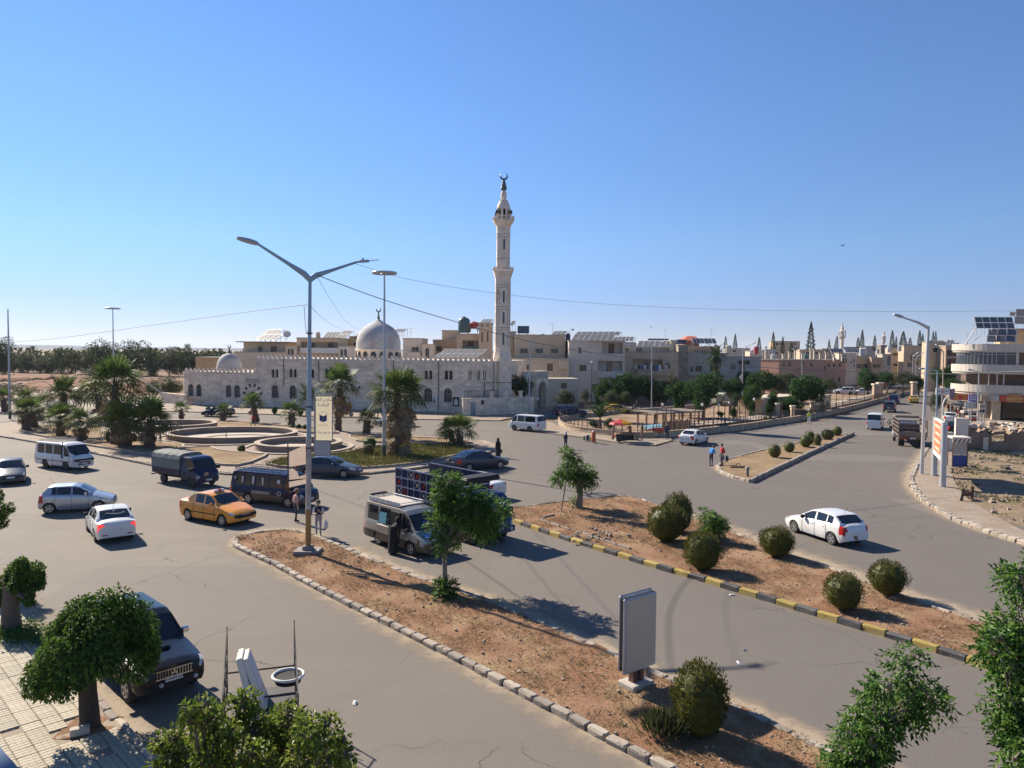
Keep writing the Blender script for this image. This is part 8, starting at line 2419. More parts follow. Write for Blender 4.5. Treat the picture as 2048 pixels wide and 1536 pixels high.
for y in(-.126,.126):
 v=MB();v.box(.9,fs_.L-.5,min(y,y*1.05),max(y,y*1.05),zb_+.35,Hs-.15);v.build('poster',M_SRED if False else mat('poster_orange',(.55,.14,.06),.6,.12,2),t)
 for k in range(4):
  z=Hs-.6-k*.52;v=MB();v.box(1.2,fs_.L-.9-.3*(k%2),min(y*1.05,y*1.1),max(y*1.05,y*1.1),z,z+.2);v.build('poster_print',M_SCRM,t)
 v=MB();v.box(.45,.75,min(y*1.0,y*1.06),max(y*1.0,y*1.06),zb_+.35,zb_+1.5);v.build('poster_figure',M_BLK,t)
g=G(1919,934,.17);t=thing('kiosk','little vendor kiosk with blue lower panel and striped awning','kiosk',g,-.15)
v=MB()
for x in(-.55,.55):
 for y in(0,.9):v.box(x-.03,x+.03,y-.03,y+.03,0,2.3)
v.build('frame',M_RUST,t)
v=MB();v.box(-.53,.53,-.005,.02,.03,.95);v.build('front_panel',mat('kiosk_blue',(.02,.05,.22),.5,.15,3),t)
v=MB();v.box(-.52,.52,.0,.02,.98,2.0);v.build('front_glass',M_PL['grey'],t)
v=MB();v.box(-.7,.7,-.25,1.1,2.3,2.42);v.box(-.68,.68,-.24,-.2,1.98,2.3);v.build('awning',M_PL['white'],t)
for k in range(4):v=MB();v.add([(-.6+k*.32,-.245,2.0),(-.48+k*.32,-.245,2.0),(-.34+k*.32,-.245,2.28),(-.46+k*.32,-.245,2.28)],[(0,1,2,3)]);v.build('awning_stripe',M_RUST,t)
g=G(1898,902,.17);t=thing('cabinet','beige metal cabinet left of the vendor kiosk','cabinet',g);v=MB();v.bbox(-.45,.45,0,.5,.1,1.75,.03);v.build('case',M_PL['cream'],t);v=MB();v.box(-.4,.4,-.01,.0,.2,1.65);v.box(-.5,.5,-.05,.55,0,.1);v.build('door_and_plinth',M_PL['white'],t)
w0,w1=G(1933,902,.15),G(2140,912,.15)
fw_=Fac(w0,w1);bw=fw_.root('broken_wall','ruined brown masonry wall with rubble and slabs on top','wall')
rr=random.Random(77);Lw=fw_.L;hw_=fw_.hit(1990,862)[1]
top=[(0,hw_+.5)]+[(Lw*k/22,hw_+rr.uniform(-.5,.35))for k in range(1,22)]+[(Lw,hw_)]
v=MB();wall_holes(v,[(0,0)]+[(Lw,0)]+top[::-1],[rect(2.0,3.1,hw_-1.0,hw_-.25)],0,.5)
for a,b in zip(top,top[1:]):v.quad((a[0],0,a[1]),(b[0],0,b[1]),(b[0],4.5,b[1]+.2),(a[0],4.5,a[1]+.2))
v.build('masonry',mat('brown_masonry',(.20,.14,.10),.95,.35,1.6,.05,dirt=(.36,.29,.22),dirt_amt=.6),bw)
v=MB();v.box(-1.0,.05,-.25,.35,.1,hw_+1.1);v.build('white_pier',M_PL['white'],bw)
v=MB();v.box(1.3,1.7,-.2,.1,0,hw_-.6);v.build('leaning_pier',M_PL['cream'],bw)
for k in range(46):
 x,y=rr.uniform(.5,Lw),rr.uniform(.0,4.2);s_=rr.uniform(.12,.5);v=MB();q=Matrix.Translation((x,y,hw_+.15+rr.uniform(0,.5)))@Matrix.Rotation(rr.uniform(-.4,.4),4,'X')@Matrix.Rotation(rr.uniform(0,3),4,'Z')@Matrix.Rotation(rr.uniform(-.3,.3),4,'Y');v.bbox(-s_*1.2,s_*1.2,-s_*.7,s_*.7,-s_*.3,s_*.3,.05,M=q)
 v.build('broken_slab' if s_>.3 else 'stone',(M_CONC,M_PL['cream'],mat('broken_stone2',(.34,.27,.20),.9,.3,2,.02))[k%3],bw)
for k in range(60):
 x,y=rr.uniform(.3,Lw),-abs(rr.gauss(0,1.0))-.1;s_=rr.uniform(.08,.28);v=MB();q=Matrix.Translation((x,y,s_*.3+.1))@Matrix.Rotation(rr.uniform(-.5,.5),4,'X')@Matrix.Rotation(rr.uniform(0,3),4,'Z');v.bbox(-s_,s_,-s_*.7,s_*.7,-s_*.5,s_*.5,.04,M=q);v.build('stone',(M_CONC,M_PL['cream'])[k%2],bw)
def board(name,label,x0,y0,x1,y1,Y,m,dy=0.0,extra=None,thick=.12,cat='sign',post=True):
 a,b=at(x0,y1,Y),at(x1,y0,Y+dy);f=Fac(a,b);t=thing(name,label,cat,(a.x,a.y,0),f.yaw);W=f.L
 v=MB();v.box(0,W,-thick,0,a.z,b.z);v.build('board',m,t)
 if post:v=MB();v.tube([(W*.5,.08,0),(W*.5,.08,b.z)],.06,6);v.build('post',M_PGR,t)
 if extra:extra(t,W,a.z,b.z,-thick-.006)
 return t
def logo(t,W,z0,z1,y):
 Hh=z1-z0;zc=(z0+z1)/2
 v=MB();n=16;v.tube([(W*.5+Hh*.24*math.cos(2*math.pi*k/n),y,zc+Hh*.24*math.sin(2*math.pi*k/n))for k in range(n)],.04,4);v.tube([(W*.5-Hh*.1,y,zc-Hh*.1),(W*.5+Hh*.1,y,zc+Hh*.12)],.05,4);v.build('round_logo',mat('logo_orange',(.5,.18,.05),.6,.1,3),t)
 for x0,x1 in((.08,.3),(.7,.92)):
  for k in range(4):v=MB();u=W*lerp(x0,x1,k/4);v.box(u,u+W*.04,y-.004,y+.004,zc-Hh*(.05+.05*(k%2)),zc+Hh*.06);v.build('lettering',M_BTXT,t)
board('shop_board','white shop board with round orange logo left of the curved building',1871,776,1898.5,789,100,M_WHT,0,logo)
board('poster_board','dark portrait poster board beside the white shop board',1899,777,1908,799,100,mat('poster_mauve',(.22,.18,.22),.6,.3,1.2),2.0)
def arrow(t,W,z0,z1,y):
 v=MB();zc=lerp(z0,z1,.33);h=(z1-z0)*.16;poly_face(v,[(W*.08,zc-h*.6),(W*.6,zc-h*.6),(W*.6,zc-h*1.2),(W*.95,zc),(W*.6,zc+h*1.2),(W*.6,zc+h*.6),(W*.08,zc+h*.6)],y);v.build('arrow',M_BLK,t)
 for k in range(4):v=MB();u=W*(.14+k*.19);v.box(u,u+W*.13,y-.004,y+.004,lerp(z0,z1,.66),lerp(z0,z1,.78+.04*(k%2)));v.build('lettering',M_BLK,t)
board('arrow_sign','cream sign with a black arrow pointing right before the shops',1957,807,1971,829,94,M_SCRM,0,arrow)
def dots(t,W,z0,z1,y):
 for k in range(8):v=MB();u=W*(.12+(k%4)*.2);z=lerp(z0,z1,.25+.35*(k//4));v.box(u,u+W*.15,y-.004,y+.004,z,z+(z1-z0)*.18);v.build('lettering',M_WHT,t)
board('purple_sign','purple sign board with white lettering in front of the shops',1936,790,1953,803,95,M_PUR,0,dots)
board('grey_sign','blank grey board below the purple sign',1929,804,1951,817,95,M_PGR)
board('hanging_board','brownish tilted board right of the shop lamp post',1961,790,1979,802,95,M_PL['brown'])
v=MB();a_=at(1886,808,101);t=thing('curved_pole','bent white pole under the shop board','pole',(a_.x,a_.y,0));v.tube([(0,0,0),(0,0,a_.z),(.25,0,a_.z+.7),(.7,0,a_.z+1.1),(.85,0,a_.z+1.7)],.09,8);v.build('pipe',M_WHT,t)
cbh=to_local(cb,at(1990,800,cbY))
rr=random.Random(6)
for j in range(2):
 for k in range(5):
  x=2.6+k*.42;z=lerp(s2[2],s2[3],.30+.42*j);v=MB();v.tube([(x-.16,-.87,z-.12),(x-.1,-.87,z+rr.uniform(.05,.25)),(x+.08,-.87,z-.1),(x+.16,-.87,z+.1)],.05,4);v.build('sign_stroke',mat('gold_letter',(.5,.38,.1),.5,.1,3),s2[5])
for i,(px,py,w,h,m,lab)in enumerate([(1912,826,1.6,1.0,M_PL['cream'],'cream fruit stand before the shops, left'),(1925,828,1.4,.9,M_SRED,'red crate stand before the shops'),(1940,838,1.8,1.2,M_IRON,'dark glass counter before the shops'),(1946,842,1.2,.7,M_SRED,'red cooler before the dark counter')]):
 g=G(px,py,.13);t=thing('shop_stand',lab,'stall',g);v=MB();v.bbox(-w/2,w/2,0,.8,0,h*.7,.03);v.build('body',m,t);v=MB();v.bbox(-w/2-.05,w/2+.05,-.05,.85,h*.7,h,.04);v.build('top',M_PL['grey'],t)
for i,(px,py,m,lab)in enumerate([(1914,806,M_SCRM,'cream slanted awning over the fruit stands'),(1926,807,M_SORG,'orange slanted awning next to the cream one')]):
 p=at(px,py,99);t=thing('awning',lab,'awning',p);v=MB();v.add([(-.9,-.8,-.4),(.9,-.8,-.4),(.9,.6,.3),(-.9,.6,.3)],[(0,1,2,3),(3,2,1,0)]);v.build('cloth',m,t);v=MB();v.tube([(-.85,-.75,-.45),(-.85,-.75,-p.z+.1)],.03,4);v.tube([(.85,-.75,-.45),(.85,-.75,-p.z+.1)],.03,4);v.build('legs',M_IRON,t)
p=at(1755,770,175);t=thing('awning','red awning in the far parking row','awning',p);v=MB();v.bbox(-2.2,2.2,-.6,.6,0,.5,.1);v.build('cloth',M_SRED,t);v=MB();v.tube([(-2,0,0),(-2,0,-p.z)],.05,4);v.tube([(2,0,0),(2,0,-p.z)],.05,4);v.build('legs',M_IRON,t)
# ------------------------------------------------------------------ the sunken park: walls, fence, pergola, pavilion
wall_f=[(1119,845),(1120,851),(1128,858),(1150,864),(1200,871),(1255,877),(1300,878),(1340,874),(1400,869),(1480,860.5),(1550,849),(1620,838),(1700,820.5),(1790,795),(1836,782.5)]
wall_b=[(1119,845),(1122,841),(1180,833),(1300,824),(1400,815),(1520,803),(1640,790),(1780,769),(1836,763)]
pf,pb_=smooth_path(GP(wall_f),1),smooth_path(GP(wall_b),1)
struct(sheet('park_ground',pf+pb_[:0:-1],.05,M_SOIL if False else soil_mat('park_soil',[(.19,.125,.085),(.26,.18,.125),(.33,.25,.18)],.25,4),1.6,.25,.15))
for pts in([(1345,862),(1480,848),(1560,838),(1640,824),(1720,806),(1790,786),(1790,782),(1700,800),(1600,822),(1480,840),(1360,853)],):
 struct(sheet('park_path',GP(pts),.34,pave_flat('park_path_paving',(.42,.36,.29),.5,.5)))
M_WST=stone_mat('park_wall_stone',(.42,.33,.23),.5,.3,.3,.5,.85,.02)
def park_wall(label,P,h,fence_h,post_gap):
 a0=P[0];t=thing('park_wall',label,'wall',(a0.x,a0.y,0));Q=[Vector((p.x-a0.x,p.y-a0.y))for p in P]
 nrm=[]
 for i in range(len(Q)):
  d=(Q[min(i+1,len(Q)-1)]-Q[max(i-1,0)]).normalized();nrm.append(Vector((-d.y,d.x)))
 v,c=MB(),MB()
 for i in range(len(Q)-1):
  for mb_,o,z0,z1 in((v,.14,-.05,h),(c,.2,h,h+.1)):
   a,b,a2,b2=Q[i]-nrm[i]*o,Q[i+1]-nrm[i+1]*o,Q[i]+nrm[i]*o,Q[i+1]+nrm[i+1]*o
   mb_.quad((a.x,a.y,z0),(b.x,b.y,z0),(b.x,b.y,z1),(a.x,a.y,z1));mb_.quad((b2.x,b2.y,z0),(a2.x,a2.y,z0),(a2.x,a2.y,z1),(b2.x,b2.y,z1));mb_.quad((a.x,a.y,z1),(b.x,b.y,z1),(b2.x,b2.y,z1),(a2.x,a2.y,z1))
 v.build('masonry',M_WST,t);c.build('coping',mat('coping_brown',(.34,.25,.18),.9,.15,2),t)
 D=densify(Q,.2,False);k=0;acc=0;last=None
 ra=MB()
 for i in range(len(D)-1):pass
 pts=[];d_=0
 for i in range(1,len(D)):
  d_+=(D[i]-D[i-1]).length
  if d_>=post_gap:pts.append(D[i]);d_=0
 bal=MB();bal.tube([(0,0,h+.1),(0,0,h+fence_h)],.045,5);me=bal.mesh('fence_post',M_IRON)
 for i,p in enumerate(pts):
  if i<290:link('fence_post',me,t,(p.x,p.y,0))
 for z in(h+.28,h+fence_h*.6,h+fence_h*.93):
  rb=MB();rb.tube([(p.x,p.y,z)for p in D[::4]+[D[-1]]],.028,4);rb.build('fence_rail',M_IRON,t)
 return t
park_wall('low stone park wall with dark fence along the avenue and vendor corner',pf,.62,1.05,.75)
park_wall('low park wall with pale fence along the side street',pb_,.5,1.0,1.0)
P0,P1=G(1312,858,.1),G(1398,852,.1)
fp=Fac(P0,P1);pg=thing('pergola','brown wooden pergola with slatted roof in the sunken park','pergola',(P0.x,P0.y,.05),fp.yaw)
M_WOOD=mat('brown_timber',(.20,.125,.075),.8,.3,4,.01);M_WOODP=mat('grey_timber',(.30,.255,.20),.85,.25,4,.01)
for x in np.linspace(.1,fp.L-.1,6):
 for y in(0,3.2):v=MB();v.box(x-.09,x+.09,y-.09,y+.09,0,1.75);v.build('post',M_WOOD,pg)
for y in(0,3.2):v=MB();v.box(-.3,fp.L+.3,y-.06,y+.06,1.75,1.92);v.build('beam',M_WOOD,pg)
for k in range(13):
 x=lerp(-.1,fp.L+.1,k/12);v=MB();v.box(x-.12,x+.12,-.5,3.8,1.922,2.02);v.build('slat',M_WOODP,pg)
for k in range(16):
 g=G(lerp(1325,1378,k/15),lerp(869,866.5,k/15),.05);t=thing('timber_post','upright brown timber of the palisade below the pergola','post',g,0,'timber palisade in the park');v=MB();v.box(-.09,.09,-.07,.07,0,1.45+.1*(k%3));v.build('post',M_WOOD,t)
for k,px in enumerate((1313,1332,1341,1389,1409,1427,1449,1474,1478,1490,1563,1639,1660,1672,1685,1698,1712,1728)):
 yb=np.interp(px,[p[0]for p in wall_f],[p[1]for p in wall_f])-3;g=G(px,yb,.1);t=thing('fence_mast','tall thin rusty mast of the park fence','post',g,0,'tall thin masts along the park fence');v=MB();v.tube([(0,0,0),(0,0,3.1-.02*k)],.05,5);v.box(-.08,.08,-.08,.08,0,.3);v.build('mast',M_RUST,t)
g0=G(1283,866,.1);t=thing('blue_tarp','pale blue awning strip over the fence beside the pergola','tarp',at(1290,858,g0.y));v=MB();v.add([(0,0,0),(2.6,.5,.2),(2.6,1.6,.5),(0,1.2,.3)],[(0,1,2,3),(3,2,1,0)]);v.build('cloth',mat('pale_blue_cloth',(.16,.32,.42),.7,.1,2),t);v=MB();v.tube([(0,0,0),(0,0,-1.6)],.03,4);v.tube([(2.6,.5,.2),(2.6,.5,-1.5)],.03,4);v.build('stakes',M_IRON,t)
q0,q1=G(1524,831,.1),G(1604,824,.1)
fv=Fac(q0,q1);pv_=fv.root('park_pavilion','small cream stone pavilion with arches among the park trees','pavilion')
hz=fv.hit(1560,797)[1]
holes=[arch(u,u+fv.L*.17,.02,hz*.78)for u in(fv.L*.12,fv.L*.36,fv.L*.60,fv.L*.80)]
v=MB();wall_holes(v,rect(0,fv.L,0,hz),holes,0,.4);v.quad((0,4,0),(0,0,0),(0,0,hz),(0,4,hz));v.quad((fv.L,0,0),(fv.L,4,0),(fv.L,4,hz),(fv.L,0,hz));v.quad((fv.L,4,0),(0,4,0),(0,4,hz),(fv.L,4,hz));v.build('walls',M_PL['tan'],pv_)
v=MB();v.box(-.3,fv.L+.3,-.3,4.3,hz+.003,hz+.3);v.build('roof',M_PL['sand'],pv_)
q0,q1=G(1636,826,.1),G(1661,823,.1);fv=Fac(q0,q1);t=fv.root('park_gate','cream stone arch gate right of the largest park tree','gate');hz=fv.hit(1648,793)[1]
v=MB();wall_holes(v,rect(0,fv.L,0,hz),[arch(fv.L*.18,fv.L*.52,.02,hz*.8),arch(fv.L*.64,fv.L*.86,.02,hz*.7)],0,.8);body_box(v,fv.L,.8,hz);v.build('portal',M_PL['tan'],t);v=MB();v.box(-.15,fv.L+.15,-.15,.95,hz+.002,hz+.2);v.build('cornice',M_PL['sand'],t)
for px,yb,lab in((1585,838,'stone pillar left of the dark park hut'),(1624,828,'stone pillar between park hut and arch gate'),(1555,832,'stone pillar before the pavilion')):
 g=G(px,yb,.1);t=thing('stone_pillar',lab,'pillar',g);v=MB();v.bbox(-.28,.28,-.28,.28,0,1.7,.03);v.build('shaft',M_PL['tan'],t);v=MB();v.bbox(-.36,.36,-.36,.36,1.7,1.88,.03);v.build('cap',M_PL['cream'],t)
g=G(1601,838,.1);t=thing('park_hut','small dark brown hut at the park fence','hut',g);v=MB();v.bbox(-.75,.75,0,1.2,0,1.25,.02);v.build('walls',M_IRON,t);v=MB();v.box(-.85,.85,-.1,1.3,1.252,1.34);v.build('roof',M_RUST,t)
for i,(px,py)in enumerate([(1830,790),(1762,793),(1753,797)]):
 g=G(px-3,py+6,.1);t=thing('stone_pillar',('brown stone pillar at the far end of the park','tall rough stone pillar in the park fence, right of two','tall rough stone pillar in the park fence, left of two')[i],'pillar',g);v=MB();v.bbox(-.45,.45,-.45,.45,0,3.2,.05);v.build('shaft',M_PL['brown'],t);v=MB();v.bbox(-.6,.6,-.6,.6,3.2,3.5,.05);v.build('cap',M_PL['cream'],t)
g=G(1450,812);t=thing('army_truck','old pale green truck under the park trees on the side street','truck',g,R(200));v=MB();v.bbox(-2.4,1.0,-1.0,1.0,.9,2.3,.1);v.build('box_body',mat('pale_green',(.22,.24,.17),.6,.15,2),t);v=MB();v.bbox(1.05,2.4,-.95,.95,.6,2.1,.2);v.build('cab',MATS['pale_green'],t);v=MB();v.box(2.2,2.41,-.8,.8,1.4,1.95);v.build('windscreen',M_CG,t)
for x in(-1.6,1.7):
 for s in(1,-1):add_wheel(t,x,s*.85,.45,.25,'steel')
# ------------------------------------------------------------------ vendor stall
g=G(1247,882,.135);pr=thing('parasol','red and yellow parasol of the street vendor','parasol',g)
ct=at(1242,843,g.y)-g
v=MB();v.tube([(0,0,0),(ct.x,0,ct.z-.1)],.03,6);v.build('pole',M_ALU,pr)
for k in range(8):
 g0,g1=2*math.pi*k/8,2*math.pi*(k+1)/8;q=lambda a,r,z:(ct.x+r*math.cos(a),r*math.sin(a),ct.z+z)
 v=MB();v.add([q(0,0,.28),q(g0,1.1,-.1),q(g1,1.1,-.1),q(g0,1.25,-.28),q(g1,1.25,-.28)],[(0,1,2),(1,3,4,2),(2,1,0),(2,4,3,1)]);v.build('canopy_panel',mat('parasol_yellow',(.70,.42,.03),.6,.1,3)if k in(0,1,6,7)else mat('parasol_red',(.60,.07,.08),.6,.1,3),pr)
g=G(1250,884,.135);t=thing('vendor_cart','vendor handcart with dark skirt under the parasol','cart',g,.05)
v=MB();v.bbox(-.95,.95,0,1.0,.7,.82,.03);v.build('top',M_WOOD,t);v=MB();v.box(-.9,.9,.02,.05,.15,.7);v.build('skirt',M_BLKP,t);v=MB();v.lathe([(.3,-.03),(.3,.03)],16,M=Matrix.Translation((-.6,-.02,.3))@Matrix.Rotation(R(90),4,'X'));v.build('wheel',M_IRON,t)
rr=random.Random(3)
for i,(px,py,lab,m)in enumerate([(1231,878,'crate of red produce at the left end of the vendor cart',M_SRED),(1238,881,'crate of orange produce in front of the vendor cart',M_SORG),(1244,878,'crate of mixed fruit in the middle of the vendor stall',M_SYEL),(1270,880,'crate with green produce at the right end of the vendor cart',MATS['olive_leaves'])]):
 g=G(px,py,.14);t=thing('fruit_crate',lab,'crate',g,rr.uniform(-.3,.3),'crates of the street vendor');v=MB();v.box(-.4,.4,-.25,-.22,0,.3);v.box(-.4,.4,.22,.25,0,.3);v.box(-.4,-.37,-.22,.22,0,.3);v.box(.37,.4,-.22,.22,0,.3);v.box(-.37,.37,-.22,.22,0,.04);v.build('box',M_WOODP,t)
 for k in range(14):v=MB();v.lathe([(.01,-.07),(.06,-.04),(.075,0),(.06,.04),(.01,.07)],8,(rr.uniform(-.3,.3),rr.uniform(-.17,.17),.28+.06*(k%3)));v.build('fruit',m,t,True)
for px,py,h,r,m,lab in((1168,880,.45,.13,mat('can_green',(.20,.30,.10),.5,.1,3),'green plastic can on the kerb'),(1176,881,.6,.22,M_TBLUE,'dark drum between the green and the orange vessels'),(1181,882,.45,.12,MATS['can_green'],'second green can right of the dark drum'),(1187,884,1.15,.22,mat('barrel_orange',(.50,.13,.04),.5,.15,2),'tall orange barrel with white top on the kerb')):
 g=G(px,py,.1);t=thing('canister',lab,'canister',g);v=MB();v.lathe([(r*.9,0),(r,.05),(r,h*.45),(r*.95,h*.48),(r,h*.51),(r,h*.86),(r*.6,h*.95)],14);v.build('body',m,t,True,40);v=MB();v.lathe([(r*.5,h*.95),(r*.5,h)],10);v.build('lid',M_WHT,t)
# ------------------------------------------------------------------ cart in the foreground
g=G(522,1492,.01);hd=Vector((-.33,1.0)).normalized()
ct_=thing('flatbed_cart','dark metal cart with lattice sides behind the foreground tree','cart',g,math.atan2(-hd.x,hd.y))
W_,L_=.78,1.5
v=MB();v.box(-W_,W_,-1.0,L_,.62,.68);v.build('bed',M_IRON,ct_)
for x in(-W_,W_):
 zt0=1.55
 fr=MB()
 for y in(-1.0,-.4,.25,.9,L_):fr.tube([(x,y,.6),(x,y,zt0+(.75 if y==L_ else .45 if y==.9 else .2 if y==.25 else 0))],.018,4)
 fr.tube([(x,-1.0,zt0),(x,.25,zt0+.2),(x,L_,zt0+.7)],.018,4);fr.tube([(x,-1.0,.95),(x,L_,1.15)],.014,4);fr.tube([(x,-1.0,1.25),(x,L_,1.65)],.014,4)
 fr.build('lattice_side',M_IRON,ct_)
 for k in range(6):b_=MB();y=-1+k*.42;b_.tube([(x,y,.7),(x,y+.4,1.5+k*.1)],.011,4);b_.build('lattice_bar',M_IRON,ct_)
for z,y in((1.15,L_),(1.15,-1.0),(.95,.4)):v=MB();v.tube([(-W_,y,z),(W_,y,z)],.022,5);v.build('cross_bar',M_IRON,ct_)
for s in(1,-1):
 for y in(-.7,1.1):add_wheel(ct_,s*.0+s*(W_-.1),y,.3,.12,'steel').rotation_euler=(0,0,R(90))
for k,x in enumerate((-.34,-.10)):
 w_=ct_.matrix_world;t=thing('white_slab',('rear thick white block leaning in the cart','front thick white block leaning in the cart')[k],'block',g+Vector((x*hd.y,.45+.1*k,.7)),ct_.rotation_euler.z);v=MB();M=Matrix.Rotation(R(-14-6*k),4,'Y')@Matrix.Rotation(R(-6),4,'X');v.bbox(-.07,.07,-.35,.5,0,1.25,.02,M=M);v.build('slab',M_PL['white'],t);v=MB();v.box(.071,.078,-.3,.45,.05,1.2,M=M);v.build('face',mat('pale_blue_face',(.42,.48,.55),.4,.08,2),t)  # white slabs that look like plain doors leaning in the cart
t=thing('white_hoop','white round hoop lying on the cart','hoop',g+Vector((.32,1.0,1.2)));v=MB();v.tube([(.36*math.cos(k*.2244),.36*math.sin(k*.2244),0)for k in range(29)],.035,8);v.build('rim',M_WHT,t);v=MB();v.lathe([(.33,-.02),(.3,-.16),(.01,-.2)],20);v.build('basin',M_BLKP,t)
# ------------------------------------------------------------------ cables
def cable(label,pts,r=.022,m=None,group='overhead cables',n=10):
 """pts: (px, py, distance); the cable is drawn as a smooth curve through them"""
 P=[at(*p)for p in pts]
 out=[]
 for i in range(len(P)-1):
  a,b=P[max(i-1,0)],P[min(i+2,len(P)-1)]
  for k in range(n):
   t=k/n;p0,p1=P[i],P[i+1];m0,m1=(p1-a)*.5,(b-p0)*.5
   out.append(p0*(2*t**3-3*t*t+1)+m0*(t**3-2*t*t+t)+p1*(-2*t**3+3*t*t)+m1*(t**3-t*t))
 out.append(P[-1]);o=P[0]
 t=thing('cable',label,'cable',o,0,group);v=MB();v.tube([p-o for p in out],r,5);v.build('wire',m or M_BLKP,t)
M_WIRE=mat('cable_grey',(.10,.12,.12),.7,.1,3);M_WIREW=mat('cable_white',(.5,.5,.48),.6,.1,3)
LY=g_y=G(616,1104,.15).y
cable('thick bundled cable sagging from the double arm lamp to the right lamp pole',[(636,551,LY),(760,597,37),(900,640,41),(1060,683,45),(1240,713,49),(1420,728,52),(1640,741,55),(1853,747,56.5)],.02,M_WIRE)
cable('bundled cable going on from the right lamp pole out of the right edge',[(1853,747,56.5),(1910,748,55),(1990,745,53),(2075,742,50)],.035,M_WIRE)
cable('thin cable from the broken lamp head straight across to the right edge',[(706,526,LY+1),(830,561,40),(1020,590,46),(1240,610,52),(1500,620,55),(1800,623,56),(2075,621,56)],.009,M_WIRE)
cable('slack cable from the double arm lamp to the big dome',[(634,553,LY),(660,597,50),(690,640,75),(715,657,95),(738,655,110),(757,638,121)],.011,M_WIRE)
cable('thin cable from the pole clamp down to the roofs left of the dome',[(621,612,LY),(645,636,60),(668,652,95),(692,660,140)],.012,M_WIRE)
cable('thin long cable from the lamp pole to the bare mast at far left',[(614,609,LY),(480,626,50),(300,651,68),(120,676,85),(17,685,93)],.02,M_WIRE)
cable('white cable sagging from the far lamp mast to the mosque door',[(229,706,118),(270,746,118),(315,781,118),(360,801,118),(410,809,117),(450,806,117),(492,797,118)],.05,M_WIREW)
cable('thin second cable beside the white sagging one',[(229,708,118),(280,752,118),(315,778,118),(345,790,118)],.025,M_WIREW)
cable('hanging cable end left of the lamp pole',[(608,611,LY),(610,640,LY),(613,668,LY)],.012,M_WIRE)
p0,p1=at(-78,1470,1.25),at(20,1588,1.1)
t=thing('balcony_rail','blue grey balcony rail at the lower left corner, close by','rail',p0);v=MB();v.tube([(0,0,0),p1-p0],.028,10);v.build('handrail',mat('rail_blue',(.13,.20,.30),.9,.05,2),t,True);v=MB();v.tube([(0,0,0),(0,0,-1)],.015,6);v.build('baluster',MATS['rail_blue'],t)
rr=random.Random(9)
for k,(px,py)in enumerate([(710,1407),(648,1440),(1463,1190),(1488,1300),(1478,1327),(1490,1420),(731,1226),(1843,957),(1425,1508),(1930,935),(1085,1030)]):
 g=G(px,py,.012);t=thing('litter','scrap of white paper or plastic lying on the ground','litter',g,rr.uniform(0,3),'scraps of litter');v=MB();s_=rr.uniform(.07,.14);v.add([(-s_,-s_*.6,0),(s_,-s_*.5,.02),(s_*.8,s_*.6,.05),(-s_*.7,s_*.5,.01),(0,0,.06)],[(0,1,4),(1,2,4),(2,3,4),(3,0,4)]);v.build('scrap',M_WHT,t)
v=MB()
for k in range(110):
 q=G(rr.gauss(1195,26),rr.gauss(1070,7),.14);s_=.025+.09*rr.random()**3;n0=len(v.v);v.lathe([(s_*.8,-.02),(s_,s_*.4),(s_*.5,s_*.9)],6,(q.x,q.y,.14));v.v[n0:]=[(a+rr.uniform(-.3,.3)*s_,b+rr.uniform(-.3,.3)*s_,c)for a,b,c in v.v[n0:]]
struct(v.build('stone_heap',mat('heap_stone',(.30,.245,.19),.9,.35,7,.02)),'stuff')
kerb('bed_border',GP([(1110,1030),(1075,1038),(1160,1066),(1260,1098)],.12),.8,[M_KERBD,M_KERBD],inset=0,seed=31,h=.13,w=.09,z=.06)
for px,py,lab in((1685,491,'bird in the sky at right'),(1303,654,'bird above the roofs beside the aerial'),(1145,660,'tiny bird above the corner house panels')):
 t=thing('bird',lab,'bird',at(px,py,60),rr.uniform(0,3));v=MB();v.lathe([(.01,-.12),(.045,-.05),(.05,.03),(.03,.1),(.01,.15)],8,M=Matrix.Rotation(R(90),4,'Y'));v.build('body',M_BLK,t,True);v=MB();v.add([(-.04,.03,0),(.06,.03,0),(.02,.3,.1),(-.04,.3,.1),(-.04,-.03,0),(.06,-.03,0),(.02,-.3,.1),(-.04,-.3,.1)],[(0,1,2,3),(7,6,5,4)]);v.build('wings',M_BLK,t)
# ------------------------------------------------------------------ air
v=MB();v.box(-11000,11000,-120,12500,-25,160)
hz_=v.build('haze',None or bpy.data.materials.new('haze_air'));struct(hz_,'stuff')
hm=hz_.data.materials[0];hm.use_nodes=True;nt=hm.node_tree;nt.nodes.clear()
out_=nt.nodes.new('ShaderNodeOutputMaterial');pvn=nt.nodes.new('ShaderNodeVolumePrincipled')
pvn.inputs['Color'].default_value=(.78,.86,.95,1);pvn.inputs['Density'].default_value=.00007;pvn.inputs['Anisotropy'].default_value=.2
nt.links.new(pvn.outputs[0],out_.inputs['Volume'])
try:hm.cycles.homogeneous_volume=True
except Exception:pass
